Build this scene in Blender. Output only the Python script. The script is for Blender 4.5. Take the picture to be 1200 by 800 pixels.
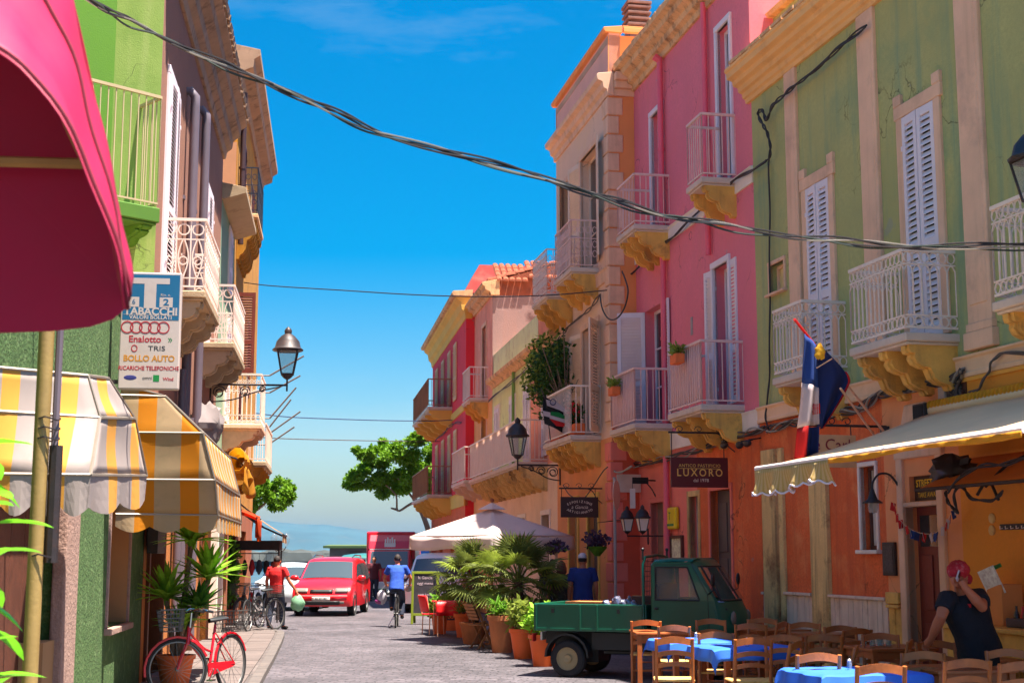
import bpy, bmesh, math, random
from mathutils import Vector, Matrix, Euler
R = math.radians
random.seed(7)
for o in list(bpy.data.objects): bpy.data.objects.remove(o)
SC = bpy.context.scene
COL = SC.collection
# ---------------------------------------------------------------- camera, sky, sun, exposure
FPX = 1667.0; PIT = math.atan(250 / FPX); EYE = 1.75
cam = bpy.data.cameras.new('camera'); cam.sensor_width = 36; cam.lens = FPX / 1200 * 36
cam.clip_start = 0.05; cam.clip_end = 40000
cam.dof.use_dof = True; cam.dof.focus_distance = 24; cam.dof.aperture_fstop = 6.3
camo = bpy.data.objects.new('camera', cam); COL.objects.link(camo)
camo.location = (0, 0, EYE); camo.rotation_euler = (R(90) + PIT, 0, 0)
SC.camera = camo
SUN_EL, SUN_AZ = R(74), (0.88, -0.47)          # horizontal direction towards the sun
world = bpy.data.worlds.new('World'); SC.world = world; world.use_nodes = True
wn = world.node_tree; wn.nodes.clear()
sky = wn.nodes.new('ShaderNodeTexSky'); sky.sky_type = 'NISHITA'; sky.sun_disc = False
sky.sun_elevation = SUN_EL; sky.sun_rotation = math.atan2(SUN_AZ[0], SUN_AZ[1])
sky.air_density = 1.0; sky.dust_density = 1.8; sky.ozone_density = 1.6; sky.altitude = 0
hs = wn.nodes.new('ShaderNodeHueSaturation'); hs.inputs['Hue'].default_value = 0.493; hs.inputs['Saturation'].default_value = 1.9
bg = wn.nodes.new('ShaderNodeBackground'); bg.inputs[1].default_value = 0.053
wo = wn.nodes.new('ShaderNodeOutputWorld')
tcw = wn.nodes.new('ShaderNodeTexCoord'); mpw = wn.nodes.new('ShaderNodeMapping'); mpw.inputs['Scale'].default_value = (1.6, 3.2, 7.0); mpw.inputs['Rotation'].default_value = (0, 0, .5)
nzw = wn.nodes.new('ShaderNodeTexNoise'); nzw.inputs['Scale'].default_value = 1.7; nzw.inputs['Detail'].default_value = 9; nzw.inputs['Roughness'].default_value = .62      # thin cirrus all round the sky
rgw = wn.nodes.new('ShaderNodeMapRange'); rgw.inputs[1].default_value = .52; rgw.inputs[2].default_value = .8; rgw.inputs[4].default_value = .3; mxw = wn.nodes.new('ShaderNodeMix'); mxw.data_type = 'RGBA'; mxw.inputs[7].default_value = (3.6, 4.2, 4.6, 1)
wn.links.new(tcw.outputs['Generated'], mpw.inputs[0]); wn.links.new(mpw.outputs[0], nzw.inputs['Vector']); wn.links.new(nzw.outputs['Fac'], rgw.inputs[0]); wn.links.new(rgw.outputs[0], mxw.inputs[0]); wn.links.new(hs.outputs[0], mxw.inputs[6])
wn.links.new(sky.outputs[0], hs.inputs['Color']); wn.links.new(mxw.outputs[2], bg.inputs[0]); wn.links.new(bg.outputs[0], wo.inputs[0])
sl = bpy.data.lights.new('sun', 'SUN'); sl.energy = 4.8; sl.angle = R(0.55); sl.color = (1.0, 0.93, 0.82)
so = bpy.data.objects.new('sun', sl); COL.objects.link(so); so.location = (20, 10, 40)
sv = Vector((SUN_AZ[0] * math.cos(SUN_EL), SUN_AZ[1] * math.cos(SUN_EL), math.sin(SUN_EL)))
so.rotation_euler = sv.to_track_quat('Z', 'Y').to_euler()
vs = SC.view_settings; vs.view_transform = 'Standard'; vs.look = 'None'; vs.exposure = 1.9; vs.gamma = 1.0; vs.use_curve_mapping = False
SC.render.engine = 'CYCLES'
# ---------------------------------------------------------------- pixel (1200x800) -> place
CP, SP = math.cos(PIT), math.sin(PIT)
def ray(px, py):
    x = (px - 600) / FPX; y = (400 - py) / FPX
    return Vector((x, CP - y * SP, SP + y * CP))
def G(px, py, z=0.0):
    r = ray(px, py); t = (z - EYE) / r.z
    return Vector((r.x * t, r.y * t, z))
def AT(px, py, Y):
    r = ray(px, py); t = Y / r.y
    return Vector((r.x * t, Y, EYE + r.z * t))
class Fac:
    """A vertical facade plane: local x along the wall, y out to the street, z up."""
    def __init__(s, P0, vp, side):
        d = Vector(((vp - 600) / FPX * CP, 1, 0)).normalized(); s.P0 = Vector((P0[0], P0[1], 0)); s.side = side
        if side == 'R': s.X = d; s.N = Vector((-d.y, d.x, 0))
        else: s.X = -d; s.N = Vector((d.y, -d.x, 0))
        s.M = Matrix(((s.X.x, s.N.x, 0, P0[0]), (s.X.y, s.N.y, 0, P0[1]), (0, 0, 1, 0), (0, 0, 0, 1)))
    def uz(s, px, py, o=0.0):
        r = ray(px, py); q = s.P0 + s.N * o
        t = q.dot(s.N) / r.dot(s.N); p = r * t
        return (p - s.P0).dot(s.X), p.z + EYE
    def u(s, px, py, o=0.0): return s.uz(px, py, o)[0]
    def z(s, px, py, o=0.0): return s.uz(px, py, o)[1]
    def rect(s, a, b, yt, yb, o=0.0):
        ym = (yt + yb) / 2; xm = (a + b) / 2
        u0, u1 = sorted((s.u(a, ym, o), s.u(b, ym, o)))
        return u0, u1, s.z(xm, yb, o), s.z(xm, yt, o)
    def w(s, x, y, z): return s.M @ Vector((x, y, z))
    def p(s, px, py, o=0.0):
        u, z = s.uz(px, py, o); return s.w(u, o, z)
# ---------------------------------------------------------------- materials
def S(r, g, b):
    f = lambda c: (c / 255 / 12.92) if c <= 10 else ((c / 255 + 0.055) / 1.055) ** 2.4
    return (f(r), f(g), f(b))
MATS = {}
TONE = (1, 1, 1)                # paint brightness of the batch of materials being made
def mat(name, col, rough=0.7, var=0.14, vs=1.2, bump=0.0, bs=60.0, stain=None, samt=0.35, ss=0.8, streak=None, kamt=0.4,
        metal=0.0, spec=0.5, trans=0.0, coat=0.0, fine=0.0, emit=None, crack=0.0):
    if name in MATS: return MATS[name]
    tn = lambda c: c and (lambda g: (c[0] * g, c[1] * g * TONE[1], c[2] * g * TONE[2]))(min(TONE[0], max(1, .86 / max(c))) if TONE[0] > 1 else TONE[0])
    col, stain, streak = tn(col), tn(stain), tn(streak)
    m = bpy.data.materials.new(name); m.use_nodes = True; nt = m.node_tree; N = nt.nodes; L = nt.links
    b = N['Principled BSDF']; b.inputs['Roughness'].default_value = rough; b.inputs['Metallic'].default_value = metal
    b.inputs['Specular IOR Level'].default_value = spec
    if coat: b.inputs['Coat Weight'].default_value = coat; b.inputs['Coat Roughness'].default_value = 0.06
    if emit: b.inputs['Emission Color'].default_value = (*emit[:3], 1); b.inputs['Emission Strength'].default_value = emit[3]
    geo = N.new('ShaderNodeNewGeometry')
    def noise(scale, detail=5, mp=None, rgh=0.6):
        n = N.new('ShaderNodeTexNoise'); n.inputs['Scale'].default_value = scale; n.inputs['Detail'].default_value = detail; n.inputs['Roughness'].default_value = rgh
        if mp:
            k = N.new('ShaderNodeMapping'); k.inputs['Scale'].default_value = mp; L.new(geo.outputs['Position'], k.inputs[0]); L.new(k.outputs[0], n.inputs['Vector'])
        else: L.new(geo.outputs['Position'], n.inputs['Vector'])
        return n.outputs['Fac']
    def ramp(f, a, c):
        n = N.new('ShaderNodeMapRange'); n.inputs[1].default_value = a; n.inputs[2].default_value = c; L.new(f, n.inputs[0]); return n.outputs[0]
    def mixc(f, A, B):
        n = N.new('ShaderNodeMix'); n.data_type = 'RGBA'; L.new(f, n.inputs[0])
        for q, k in ((A, 6), (B, 7)):
            if isinstance(q, tuple): n.inputs[k].default_value = (*q[:3], 1)
            else: L.new(q, n.inputs[k])
        return n.outputs[2]
    lo = tuple(c * (1 - var) for c in col); hi = tuple(min(c * (1 + var * 0.9), 0.95) for c in col)
    c = mixc(ramp(noise(vs), 0.32, 0.68), lo, hi)
    if fine:
        c = mixc(ramp(noise(vs * 22, 3), 0.35, 0.72), c, tuple(q * (1 - fine) for q in col))
    if stain:
        mm = N.new('ShaderNodeMath'); mm.operation = 'MULTIPLY'; mm.inputs[1].default_value = samt * 1.6
        L.new(ramp(noise(ss, 9, None, 0.68), 0.52, 0.72), mm.inputs[0]); c = mixc(mm.outputs[0], c, stain)
    if streak:
        mm = N.new('ShaderNodeMath'); mm.operation = 'MULTIPLY'; mm.inputs[1].default_value = kamt * 1.6
        L.new(ramp(noise(1.0, 6, (5.0, 5.0, 0.35)), 0.5, 0.78), mm.inputs[0]); c = mixc(mm.outputs[0], c, streak)
    if crack:                                     # hairline cracks and flaked paint
        nd = N.new('ShaderNodeTexNoise'); nd.inputs['Scale'].default_value = 1.6; nd.inputs['Detail'].default_value = 6; L.new(geo.outputs['Position'], nd.inputs['Vector'])
        am = N.new('ShaderNodeMix'); am.data_type = 'RGBA'; am.blend_type = 'LINEAR_LIGHT'; am.inputs[0].default_value = .7; L.new(geo.outputs['Position'], am.inputs[6]); L.new(nd.outputs['Color'], am.inputs[7])
        vo = N.new('ShaderNodeTexVoronoi'); vo.feature = 'DISTANCE_TO_EDGE'; vo.inputs['Scale'].default_value = .55; L.new(am.outputs[2], vo.inputs['Vector'])
        a1 = ramp(vo.outputs['Distance'], .009, .002); a2 = ramp(noise(.9, 3), .5, .62); a3 = ramp(noise(1.3, 10, None, .7), .655, .675)
        m1 = N.new('ShaderNodeMath'); m1.operation = 'MULTIPLY'; L.new(a1, m1.inputs[0]); L.new(a2, m1.inputs[1]); m2_ = N.new('ShaderNodeMath'); m2_.operation = 'MULTIPLY'; m2_.inputs[1].default_value = crack; L.new(m1.outputs[0], m2_.inputs[0])
        c = mixc(m2_.outputs[0], c, tuple(q * .25 for q in col)); m3 = N.new('ShaderNodeMath'); m3.operation = 'MULTIPLY'; m3.inputs[1].default_value = crack * .8; L.new(a3, m3.inputs[0]); g_ = sum(col) / 3; c = mixc(m3.outputs[0], c, tuple(.35 * q + .5 * g_ for q in col))
    L.new(c, b.inputs['Base Color'])
    if bump:
        bp = N.new('ShaderNodeBump'); bp.inputs['Strength'].default_value = bump; bp.inputs['Distance'].default_value = 0.02
        L.new(noise(bs, 4), bp.inputs['Height']); L.new(bp.outputs[0], b.inputs['Normal'])
    rr = N.new('ShaderNodeMapRange'); rr.inputs[3].default_value = max(rough - 0.08, 0.02); rr.inputs[4].default_value = min(rough + 0.1, 1)
    L.new(noise(vs * 4, 3), rr.inputs[0]); L.new(rr.outputs[0], b.inputs['Roughness'])
    if trans:
        t = N.new('ShaderNodeBsdfTranslucent'); L.new(c, t.inputs[0]); mx = N.new('ShaderNodeMixShader'); mx.inputs[0].default_value = trans
        L.new(b.outputs[0], mx.inputs[1]); L.new(t.outputs[0], mx.inputs[2]); L.new(mx.outputs[0], N['Material Output'].inputs[0])
    MATS[name] = m; return m
def glassy(name, col, rough=0.06, alpha=0.0):
    """Thin pane: dark reflective, or partly see-through when alpha > 0."""
    if name in MATS: return MATS[name]
    m = bpy.data.materials.new(name); m.use_nodes = True; nt = m.node_tree; b = nt.nodes['Principled BSDF']
    b.inputs['Base Color'].default_value = (*col, 1); b.inputs['Roughness'].default_value = rough; b.inputs['Specular IOR Level'].default_value = 0.8
    if alpha:
        t = nt.nodes.new('ShaderNodeBsdfTransparent'); t.inputs[0].default_value = (0.95, 0.97, 0.96, 1)
        mx = nt.nodes.new('ShaderNodeMixShader'); mx.inputs[0].default_value = alpha
        nt.links.new(b.outputs[0], mx.inputs[1]); nt.links.new(t.outputs[0], mx.inputs[2]); nt.links.new(mx.outputs[0], nt.nodes['Material Output'].inputs[0])
    MATS[name] = m; return m
# ---------------------------------------------------------------- mesh helpers
class MB:
    def __init__(s, M=None): s.v = []; s.f = []; s.M = M
    def add(s, vs, fs):
        k = len(s.v)
        s.v += [tuple(s.M @ Vector(q)) if s.M else tuple(q) for q in vs]
        s.f += [tuple(i + k for i in f) for f in fs]
        return s
    def box(s, x0, x1, y0, y1, z0, z1):
        if x0 > x1: x0, x1 = x1, x0
        if y0 > y1: y0, y1 = y1, y0
        if z0 > z1: z0, z1 = z1, z0
        return s.add([(x0,y0,z0),(x1,y0,z0),(x1,y1,z0),(x0,y1,z0),(x0,y0,z1),(x1,y0,z1),(x1,y1,z1),(x0,y1,z1)],
                     [(0,3,2,1),(4,5,6,7),(0,1,5,4),(1,2,6,5),(2,3,7,6),(3,0,4,7)])
    def obox(s, c, sx, sy, sz, rot=(0, 0, 0)):
        E = Matrix.Translation(c) @ Euler(rot).to_matrix().to_4x4()
        q = [E @ Vector((a * sx / 2, b * sy / 2, d * sz / 2)) for d in (-1, 1) for a, b in ((-1,-1),(1,-1),(1,1),(-1,1))]
        return s.add(q, [(0,3,2,1),(4,5,6,7),(0,1,5,4),(1,2,6,5),(2,3,7,6),(3,0,4,7)])
    def face(s, pts): return s.add(pts, [tuple(range(len(pts)))])
    def prism(s, prof, a0, a1, axis='x'):
        """Extrude a closed 2D profile; axis x: profile is (y,z); y: (x,z); z: (x,y)."""
        n = len(prof)
        mk = {'x': lambda a, p: (a, p[0], p[1]), 'y': lambda a, p: (p[0], a, p[1]), 'z': lambda a, p: (p[0], p[1], a)}[axis]
        vs = [mk(a0, p) for p in prof] + [mk(a1, p) for p in prof]
        fs = [(i, (i + 1) % n, n + (i + 1) % n, n + i) for i in range(n)] + [tuple(range(n))[::-1], tuple(range(n, 2 * n))]
        return s.add(vs, fs)
    def tube(s, pts, r, n=6, cap=True, closed=False):
        pts = [Vector(p) for p in pts]; m = len(pts); vs = []; fs = []; up0 = None
        rad = r if isinstance(r, (list, tuple)) else [r] * m
        for i, p in enumerate(pts):
            if closed: t = pts[(i + 1) % m] - pts[i - 1]
            else: t = pts[min(i + 1, m - 1)] - pts[max(i - 1, 0)]
            t = t.normalized() if t.length > 1e-9 else Vector((0, 0, 1))
            if up0 is None: up0 = Vector((0, 0, 1)) if abs(t.z) < 0.9 else Vector((1, 0, 0))
            a = t.cross(up0)
            if a.length < 1e-5: a = t.orthogonal()
            a.normalize(); b2 = a.cross(t).normalized(); up0 = b2
            for k in range(n):
                w = 2 * math.pi * (k + 0.5) / n; vs.append(p + (a * math.cos(w) + b2 * math.sin(w)) * rad[i])
        for i in range(m if closed else m - 1):
            j = (i + 1) % m
            for k in range(n): fs.append((i * n + k, i * n + (k + 1) % n, j * n + (k + 1) % n, j * n + k))
        if cap and not closed: fs += [tuple(range(n))[::-1], tuple(range((m - 1) * n, m * n))]
        return s.add(vs, fs)
    def lathe(s, prof, n=16, c=(0, 0, 0), axis='z', ang=2 * math.pi, cap=True):
        vs = []; fs = []; m = len(prof); c = Vector(c)
        for r, h in prof:
            for k in range(n):
                w = ang * k / n
                q = {'z': (r * math.cos(w), r * math.sin(w), h), 'y': (r * math.cos(w), h, r * math.sin(w)), 'x': (h, r * math.cos(w), r * math.sin(w))}[axis]
                vs.append(c + Vector(q))
        for i in range(m - 1):
            for k in range(n):
                q = (i * n + k, i * n + (k + 1) % n, (i + 1) * n + (k + 1) % n, (i + 1) * n + k)
                fs.append(q if axis != 'y' else q[::-1])
        if not cap: return s.add(vs, fs)
        fs.append(tuple(range(n)) if axis == 'y' else tuple(range(n))[::-1]); fs.append(tuple(range((m - 1) * n, m * n)) if axis != 'y' else tuple(range((m - 1) * n, m * n))[::-1])
        return s.add(vs, fs)
    def grid(s, fn, nu, nv):
        vs = [fn(i / nu, j / nv) for j in range(nv + 1) for i in range(nu + 1)]
        return s.add(vs, [(j*(nu+1)+i, j*(nu+1)+i+1, (j+1)*(nu+1)+i+1, (j+1)*(nu+1)+i) for j in range(nv) for i in range(nu)])
    def blob(s, c, r, n=10, m=7, fn=None):
        c = Vector(c); vs = []
        r = r if isinstance(r, (tuple, list)) else (r, r, r)
        for j in range(m + 1):
            t = math.pi * j / m
            for k in range(n):
                w = 2 * math.pi * k / n; d = Vector((math.sin(t) * math.cos(w), math.sin(t) * math.sin(w), math.cos(t)))
                q = fn(d) if fn else 1.0
                vs.append(c + Vector((d.x * r[0], d.y * r[1], d.z * r[2])) * q)
        return s.add(vs, [(j*n+k, (j+1)*n+k, (j+1)*n+(k+1)%n, j*n+(k+1)%n) for j in range(m) for k in range(n)])
    def mesh(s, name):
        me = bpy.data.meshes.new(name); me.from_pydata(s.v, [], s.f); me.validate(); me.update(); return me
    def build(s, name, m, parent=None, smooth=False, bevel=0.0, seg=2, solid=0.0, fix=False, sub=0):
        me = s.mesh(name)
        if fix or sub:
            bm = bmesh.new(); bm.from_mesh(me); bmesh.ops.remove_doubles(bm, verts=bm.verts, dist=1e-5); bmesh.ops.recalc_face_normals(bm, faces=bm.faces); bm.to_mesh(me); bm.free()
        return link(name, me, m, parent, smooth, bevel, seg, solid, sub)
def link(name, me, m, parent=None, smooth=False, bevel=0.0, seg=2, solid=0.0, sub=0):
    if m is not None and not me.materials: me.materials.append(m)
    if smooth:
        me.polygons.foreach_set('use_smooth', [True] * len(me.polygons))
        try: me.set_sharp_from_angle(angle=R(38))
        except Exception: pass
    o = bpy.data.objects.new(name, me); COL.objects.link(o)
    if parent: o.parent = parent
    if sub: k = o.modifiers.new('subdivision', 'SUBSURF'); k.levels = k.render_levels = sub
    if solid: k = o.modifiers.new('solidify', 'SOLIDIFY'); k.thickness = solid; k.offset = 0
    if bevel: k = o.modifiers.new('bevel', 'BEVEL'); k.width = bevel; k.segments = seg; k.limit_method = 'ANGLE'; k.angle_limit = R(35)
    return o
def tag(o, label=None, cat=None, group=None, kind=None):
    if label: o['label'] = label
    if cat: o['category'] = cat
    if group: o['group'] = group
    if kind: o['kind'] = kind
    return o
def thing(name, label, cat, loc=(0, 0, 0), rz=0.0, group=None, M=None):
    o = bpy.data.objects.new(name, None); COL.objects.link(o); o.empty_display_size = 0.2
    if M is not None: o.matrix_world = M
    else: o.location = loc; o.rotation_euler = (0, 0, rz)
    return tag(o, label, cat, group)
def put(name, me, m, parent, M):
    o = link(name, me, m, parent); o.matrix_local = M; return o
def kids(o): return [q for q in bpy.data.objects if q.parent == o]
def dup(root, loc, rz, label=None, group=None, tree=None):
    """Copy a thing with its parts and sub-parts. tree: cached [(part, [subparts])]."""
    tree = tree or [(k, kids(k)) for k in kids(root)]
    r = root.copy(); COL.objects.link(r); r.location = loc; r.rotation_euler = (0, 0, rz)
    tag(r, label, None, group)
    for k, subs in tree:
        c = k.copy(); COL.objects.link(c); c.parent = r
        for q in subs:
            d = q.copy(); COL.objects.link(d); d.parent = c
    return r
def text(body, size, m, parent, M, name='lettering', depth=0.0006, sx=1.0, bold=0.0, align='CENTER', space=1.0, shear=0.0):
    cu = bpy.data.curves.new('t', 'FONT'); cu.body = body; cu.size = size; cu.align_x = align; cu.align_y = 'CENTER'; cu.extrude = depth; cu.offset = bold * size; cu.space_character = space; cu.shear = shear
    cu.resolution_u = 3
    o = bpy.data.objects.new('t', cu); COL.objects.link(o)
    bpy.context.view_layer.update()
    me = bpy.data.meshes.new_from_object(o.evaluated_get(bpy.context.evaluated_depsgraph_get()))
    bpy.data.objects.remove(o); bpy.data.curves.remove(cu)
    for q in me.vertices: q.co.x *= sx
    me.name = name; me.materials.clear()
    r = link(name, me, m, parent); r.matrix_local = M; return r
def smooth_path(pts, k=6):
    pts = [Vector(p) for p in pts]; out = []
    for i in range(len(pts) - 1):
        p0, p1, p2, p3 = pts[max(i-1,0)], pts[i], pts[i+1], pts[min(i+2,len(pts)-1)]
        for j in range(k):
            t = j / k
            out.append(0.5 * ((2*p1) + (p2-p0)*t + (2*p0-5*p1+4*p2-p3)*t*t + (3*p1-p0-3*p2+p3)*t**3))
    return out + [pts[-1]]
def proj(p):
    x, y, z = p[0], p[1], p[2] - EYE
    yy = y * CP + z * SP; zz = -y * SP + z * CP
    return 600 + FPX * x / yy, 400 - FPX * zz / yy
def jog(W, vp, px, py=300, side='R'):
    """Facade of direction vp standing proud of point W so that its near corner shows at px."""
    lo, hi = -3.0, 3.0
    for _ in range(40):
        o = (lo + hi) / 2; f = Fac((W[0], W[1]), vp, side); q = f.w(0, o, EYE + (650 - py) * W[1] / FPX)
        if proj(q)[0] > px: lo = o
        else: hi = o
    q = f.w(0, o, 0); return Fac((q.x, q.y), vp, side), o
FR0 = Fac((3.77, 21.6), 200, 'R')
FR1 = Fac((3.77, 21.6), 265, 'R')
U1 = FR1.u(745, 300); W1 = FR1.w(U1, 0, 0)
FR2, J2 = jog(W1, 285, 715)
U2 = FR2.u(652, 250); W2 = FR2.w(U2, 0, 0)
FR3 = Fac((W2.x, W2.y), 322, 'R')
U3 = FR3.u(577, 500); W3 = FR3.w(U3, 0, 0)
FR4 = Fac((W3.x, W3.y), 330, 'R')
U4 = FR4.u(556, 430); W4 = FR4.w(U4, 0, 0)
FR5, J5 = jog(W4, 357, 546, 430)
U5 = FR5.u(507, 450); W5 = FR5.w(U5, 0, 0)
FL = Fac((-4.6, 17.0), 390, 'L')
# ---------------------------------------------------------------- ground, pavement, sea, hills
def paving(name, c1, c2, mort, bw, bh, ang, bump=.5):
    m = bpy.data.materials.new(name); m.use_nodes = True; nt = m.node_tree; N = nt.nodes; L = nt.links; b = N['Principled BSDF']
    geo = N.new('ShaderNodeNewGeometry'); mp = N.new('ShaderNodeMapping'); mp.inputs['Rotation'].default_value = (0, 0, ang); L.new(geo.outputs['Position'], mp.inputs[0])
    ns = N.new('ShaderNodeTexNoise'); ns.inputs['Scale'].default_value = 2.2; ns.inputs['Detail'].default_value = 3; L.new(geo.outputs['Position'], ns.inputs['Vector'])
    ad = N.new('ShaderNodeMix'); ad.data_type = 'RGBA'; ad.blend_type = 'LINEAR_LIGHT'; ad.inputs[0].default_value = .16; L.new(mp.outputs[0], ad.inputs[6]); L.new(ns.outputs['Color'], ad.inputs[7])
    br = N.new('ShaderNodeTexBrick'); br.inputs['Scale'].default_value = 1; br.inputs['Brick Width'].default_value = bw; br.inputs['Row Height'].default_value = bh; br.inputs['Mortar Size'].default_value = .012; br.inputs['Mortar Smooth'].default_value = .3; br.inputs['Bias'].default_value = 0
    br.inputs['Color1'].default_value = (*c1, 1); br.inputs['Color2'].default_value = (*c2, 1); br.inputs['Mortar'].default_value = (*mort, 1); L.new(ad.outputs[2], br.inputs['Vector'])
    n2 = N.new('ShaderNodeTexNoise'); n2.inputs['Scale'].default_value = .45; n2.inputs['Detail'].default_value = 8; L.new(geo.outputs['Position'], n2.inputs['Vector'])
    n3 = N.new('ShaderNodeTexNoise'); n3.inputs['Scale'].default_value = 9; n3.inputs['Detail'].default_value = 6; L.new(geo.outputs['Position'], n3.inputs['Vector'])
    r1_ = N.new('ShaderNodeMapRange'); r1_.inputs[1].default_value = .3; r1_.inputs[2].default_value = .7; r1_.inputs[3].default_value = .62; r1_.inputs[4].default_value = 1.25; L.new(n2.outputs['Fac'], r1_.inputs[0])
    r3_ = N.new('ShaderNodeMapRange'); r3_.inputs[1].default_value = .3; r3_.inputs[2].default_value = .7; r3_.inputs[3].default_value = .72; r3_.inputs[4].default_value = 1.22; L.new(n3.outputs['Fac'], r3_.inputs[0])
    pr = N.new('ShaderNodeMath'); pr.operation = 'MULTIPLY'; L.new(r1_.outputs[0], pr.inputs[0]); L.new(r3_.outputs[0], pr.inputs[1])
    vm = N.new('ShaderNodeVectorMath'); vm.operation = 'SCALE'; L.new(br.outputs['Color'], vm.inputs[0]); L.new(pr.outputs[0], vm.inputs['Scale']); L.new(vm.outputs[0], b.inputs['Base Color'])
    b.inputs['Roughness'].default_value = .75
    bp = N.new('ShaderNodeBump'); bp.inputs['Strength'].default_value = bump; bp.inputs['Distance'].default_value = .02
    sb_ = N.new('ShaderNodeMath'); sb_.operation = 'MULTIPLY_ADD'; sb_.inputs[1].default_value = -1; L.new(br.outputs['Fac'], sb_.inputs[0]); L.new(n3.outputs['Fac'], sb_.inputs[2]); L.new(sb_.outputs[0], bp.inputs['Height']); L.new(bp.outputs[0], b.inputs['Normal'])
    return m
STREETM = paving('street_setts', S(98, 90, 95), S(74, 68, 73), S(58, 54, 57), .23, .15, R(8), .8)
b = MB(); b.add([(-400, -60, 0), (400, -60, 0), (400, 80, 0), (-400, 80, 0), (-400, 80, -2.5), (400, 80, -2.5)], [(0, 1, 2, 3), (3, 2, 5, 4)])
tag(b.build('street', STREETM), 'grey stone sett street running down to the quay', kind='structure')
PAVM = paving('pavement_slabs', S(104, 94, 90), S(92, 82, 79), S(70, 63, 61), .5, .5, R(8), .3)
KERB = [(-1.3, 2), (-1.9, 8), (-2.65, 13.4), (-3.44, 19.4), (-4.15, 25), (-4.9, 30.6), (-5.2, 32.2), (-5.75, 33.4), (-6.5, 36), (-8.2, 50)]
kp = smooth_path([(x, y, 0) for x, y in KERB], 4)
b = MB(); WX = lambda y: -4.6 - .1246 * (y - 17) - .35
vs_ = [(p.x, p.y, .085) for p in kp] + [(WX(p.y), p.y, .085) for p in kp]; n = len(kp)
b.add(vs_ + [(p.x, p.y, -.05) for p in kp], [(i, i + 1, n + i + 1, n + i) for i in range(n - 1)] + [(2*n + i, 2*n + i + 1, i + 1, i) for i in range(n - 1)])
pav = tag(b.build('pavement', PAVM), 'low stone pavement along the left hand houses', kind='structure')
KST = mat('kerb_stone', S(94, 86, 83), .85, .14, 2.0, .3, 50, S(130, 116, 106), .3, 3.0)
tot = 0
for i in range(4, n - 5):
    a, c = kp[i], kp[i+1]; d = c - a; ln = d.length; k = max(1, round(ln / .8)); ang = math.atan2(d.y, d.x)
    for j in range(k):
        q = a + d * ((j + .5) / k)
        MB(Matrix.Translation((q.x - .0, q.y, 0)) @ Matrix.Rotation(ang, 4, 'Z')).box(-ln / k / 2 + .006, ln / k / 2 - .006, -.09, .07, -.02, .094 + .004 * ((i + j) % 3)).build('kerb_stone', KST, pav, bevel=.012)
SLABM = mat('pavement_stone', S(102, 90, 86), .85, .16, 1.0, .3, 40, S(128, 112, 104), .3, 1.5)
sm_ = MB().box(-.222, .222, -.222, .222, 0, .02).mesh('paving_slab'); rng = random.Random(2)
for r_ in range(34):
    y = 18.2 + r_ * .46; xk = None
    for i in range(n - 1):
        if kp[i].y <= y <= kp[i+1].y: xk = kp[i].x + (kp[i+1].x - kp[i].x) * (y - kp[i].y) / (kp[i+1].y - kp[i].y)
    x = xk - .34
    while x > WX(y) + .5:
        put('paving_slab', sm_, SLABM, pav, Matrix.Translation((x, y, .082 + rng.uniform(0, .005))) @ Matrix.Rotation(R(7), 4, 'Z')); x -= .455
SEA = mat('sea_water', S(20, 70, 100), .12, .1, .02, .4, 2.0, spec=.6)
tag(MB().add([(-9000, 80, -1.2), (9000, 80, -1.2), (9000, 9000, -1.2), (-9000, 9000, -1.2)], [(0, 1, 2, 3)]).build('sea', SEA), 'blue sea beyond the quay', kind='structure')
HILLM = mat('haze_blue_scrub_hill', S(46, 72, 76), .95, .25, .004, .0, 1, S(80, 84, 76), .3, .006)  # scrub colour with the blue of distant haze mixed in
prof = [(-900, 608), (-500, 606), (-100, 604), (150, 604), (250, 606), (300, 608), (340, 613), (372, 614), (400, 617), (430, 621), (470, 625), (520, 630), (600, 637), (700, 642), (900, 645), (1300, 646), (2000, 644)]
pp = smooth_path([AT(a, c, 6500) for a, c in prof], 4); rng = random.Random(9)
b = MB(); m = len(pp)
rows = [(5600, 0.0), (5800, .35), (6100, .7), (6500, 1.0), (7200, .8), (8200, 0.0)]
vs_ = []
for yy, f in rows:
    for p in pp: vs_.append((p.x * (yy / 6500), yy, -1.3 + (p.z + 1.3) * f * (1 + (rng.uniform(-.06, .06) if 0 < f < 1 else rng.uniform(-.015, .015)))))
b.add(vs_, [(r_*m+i, r_*m+i+1, (r_+1)*m+i+1, (r_+1)*m+i) for r_ in range(len(rows) - 1) for i in range(m - 1)])
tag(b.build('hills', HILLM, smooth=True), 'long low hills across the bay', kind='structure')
# far breakwater with scrub under the hills
b = MB(); rng = random.Random(6)
for i in range(120):
    x = -420 + i * 4.2; b.blob((x, 320 + rng.uniform(-6, 6), .4), (4 + rng.uniform(0, 3), 3, 1.6 + rng.uniform(0, 1.4)), 6, 4)
tag(b.build('breakwater', mat('dark_rock', S(60, 64, 62), .9, .3, .3)), 'dark rocky breakwater across the harbour', kind='stuff')
TONE = (2.0, .9, .84)
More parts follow.
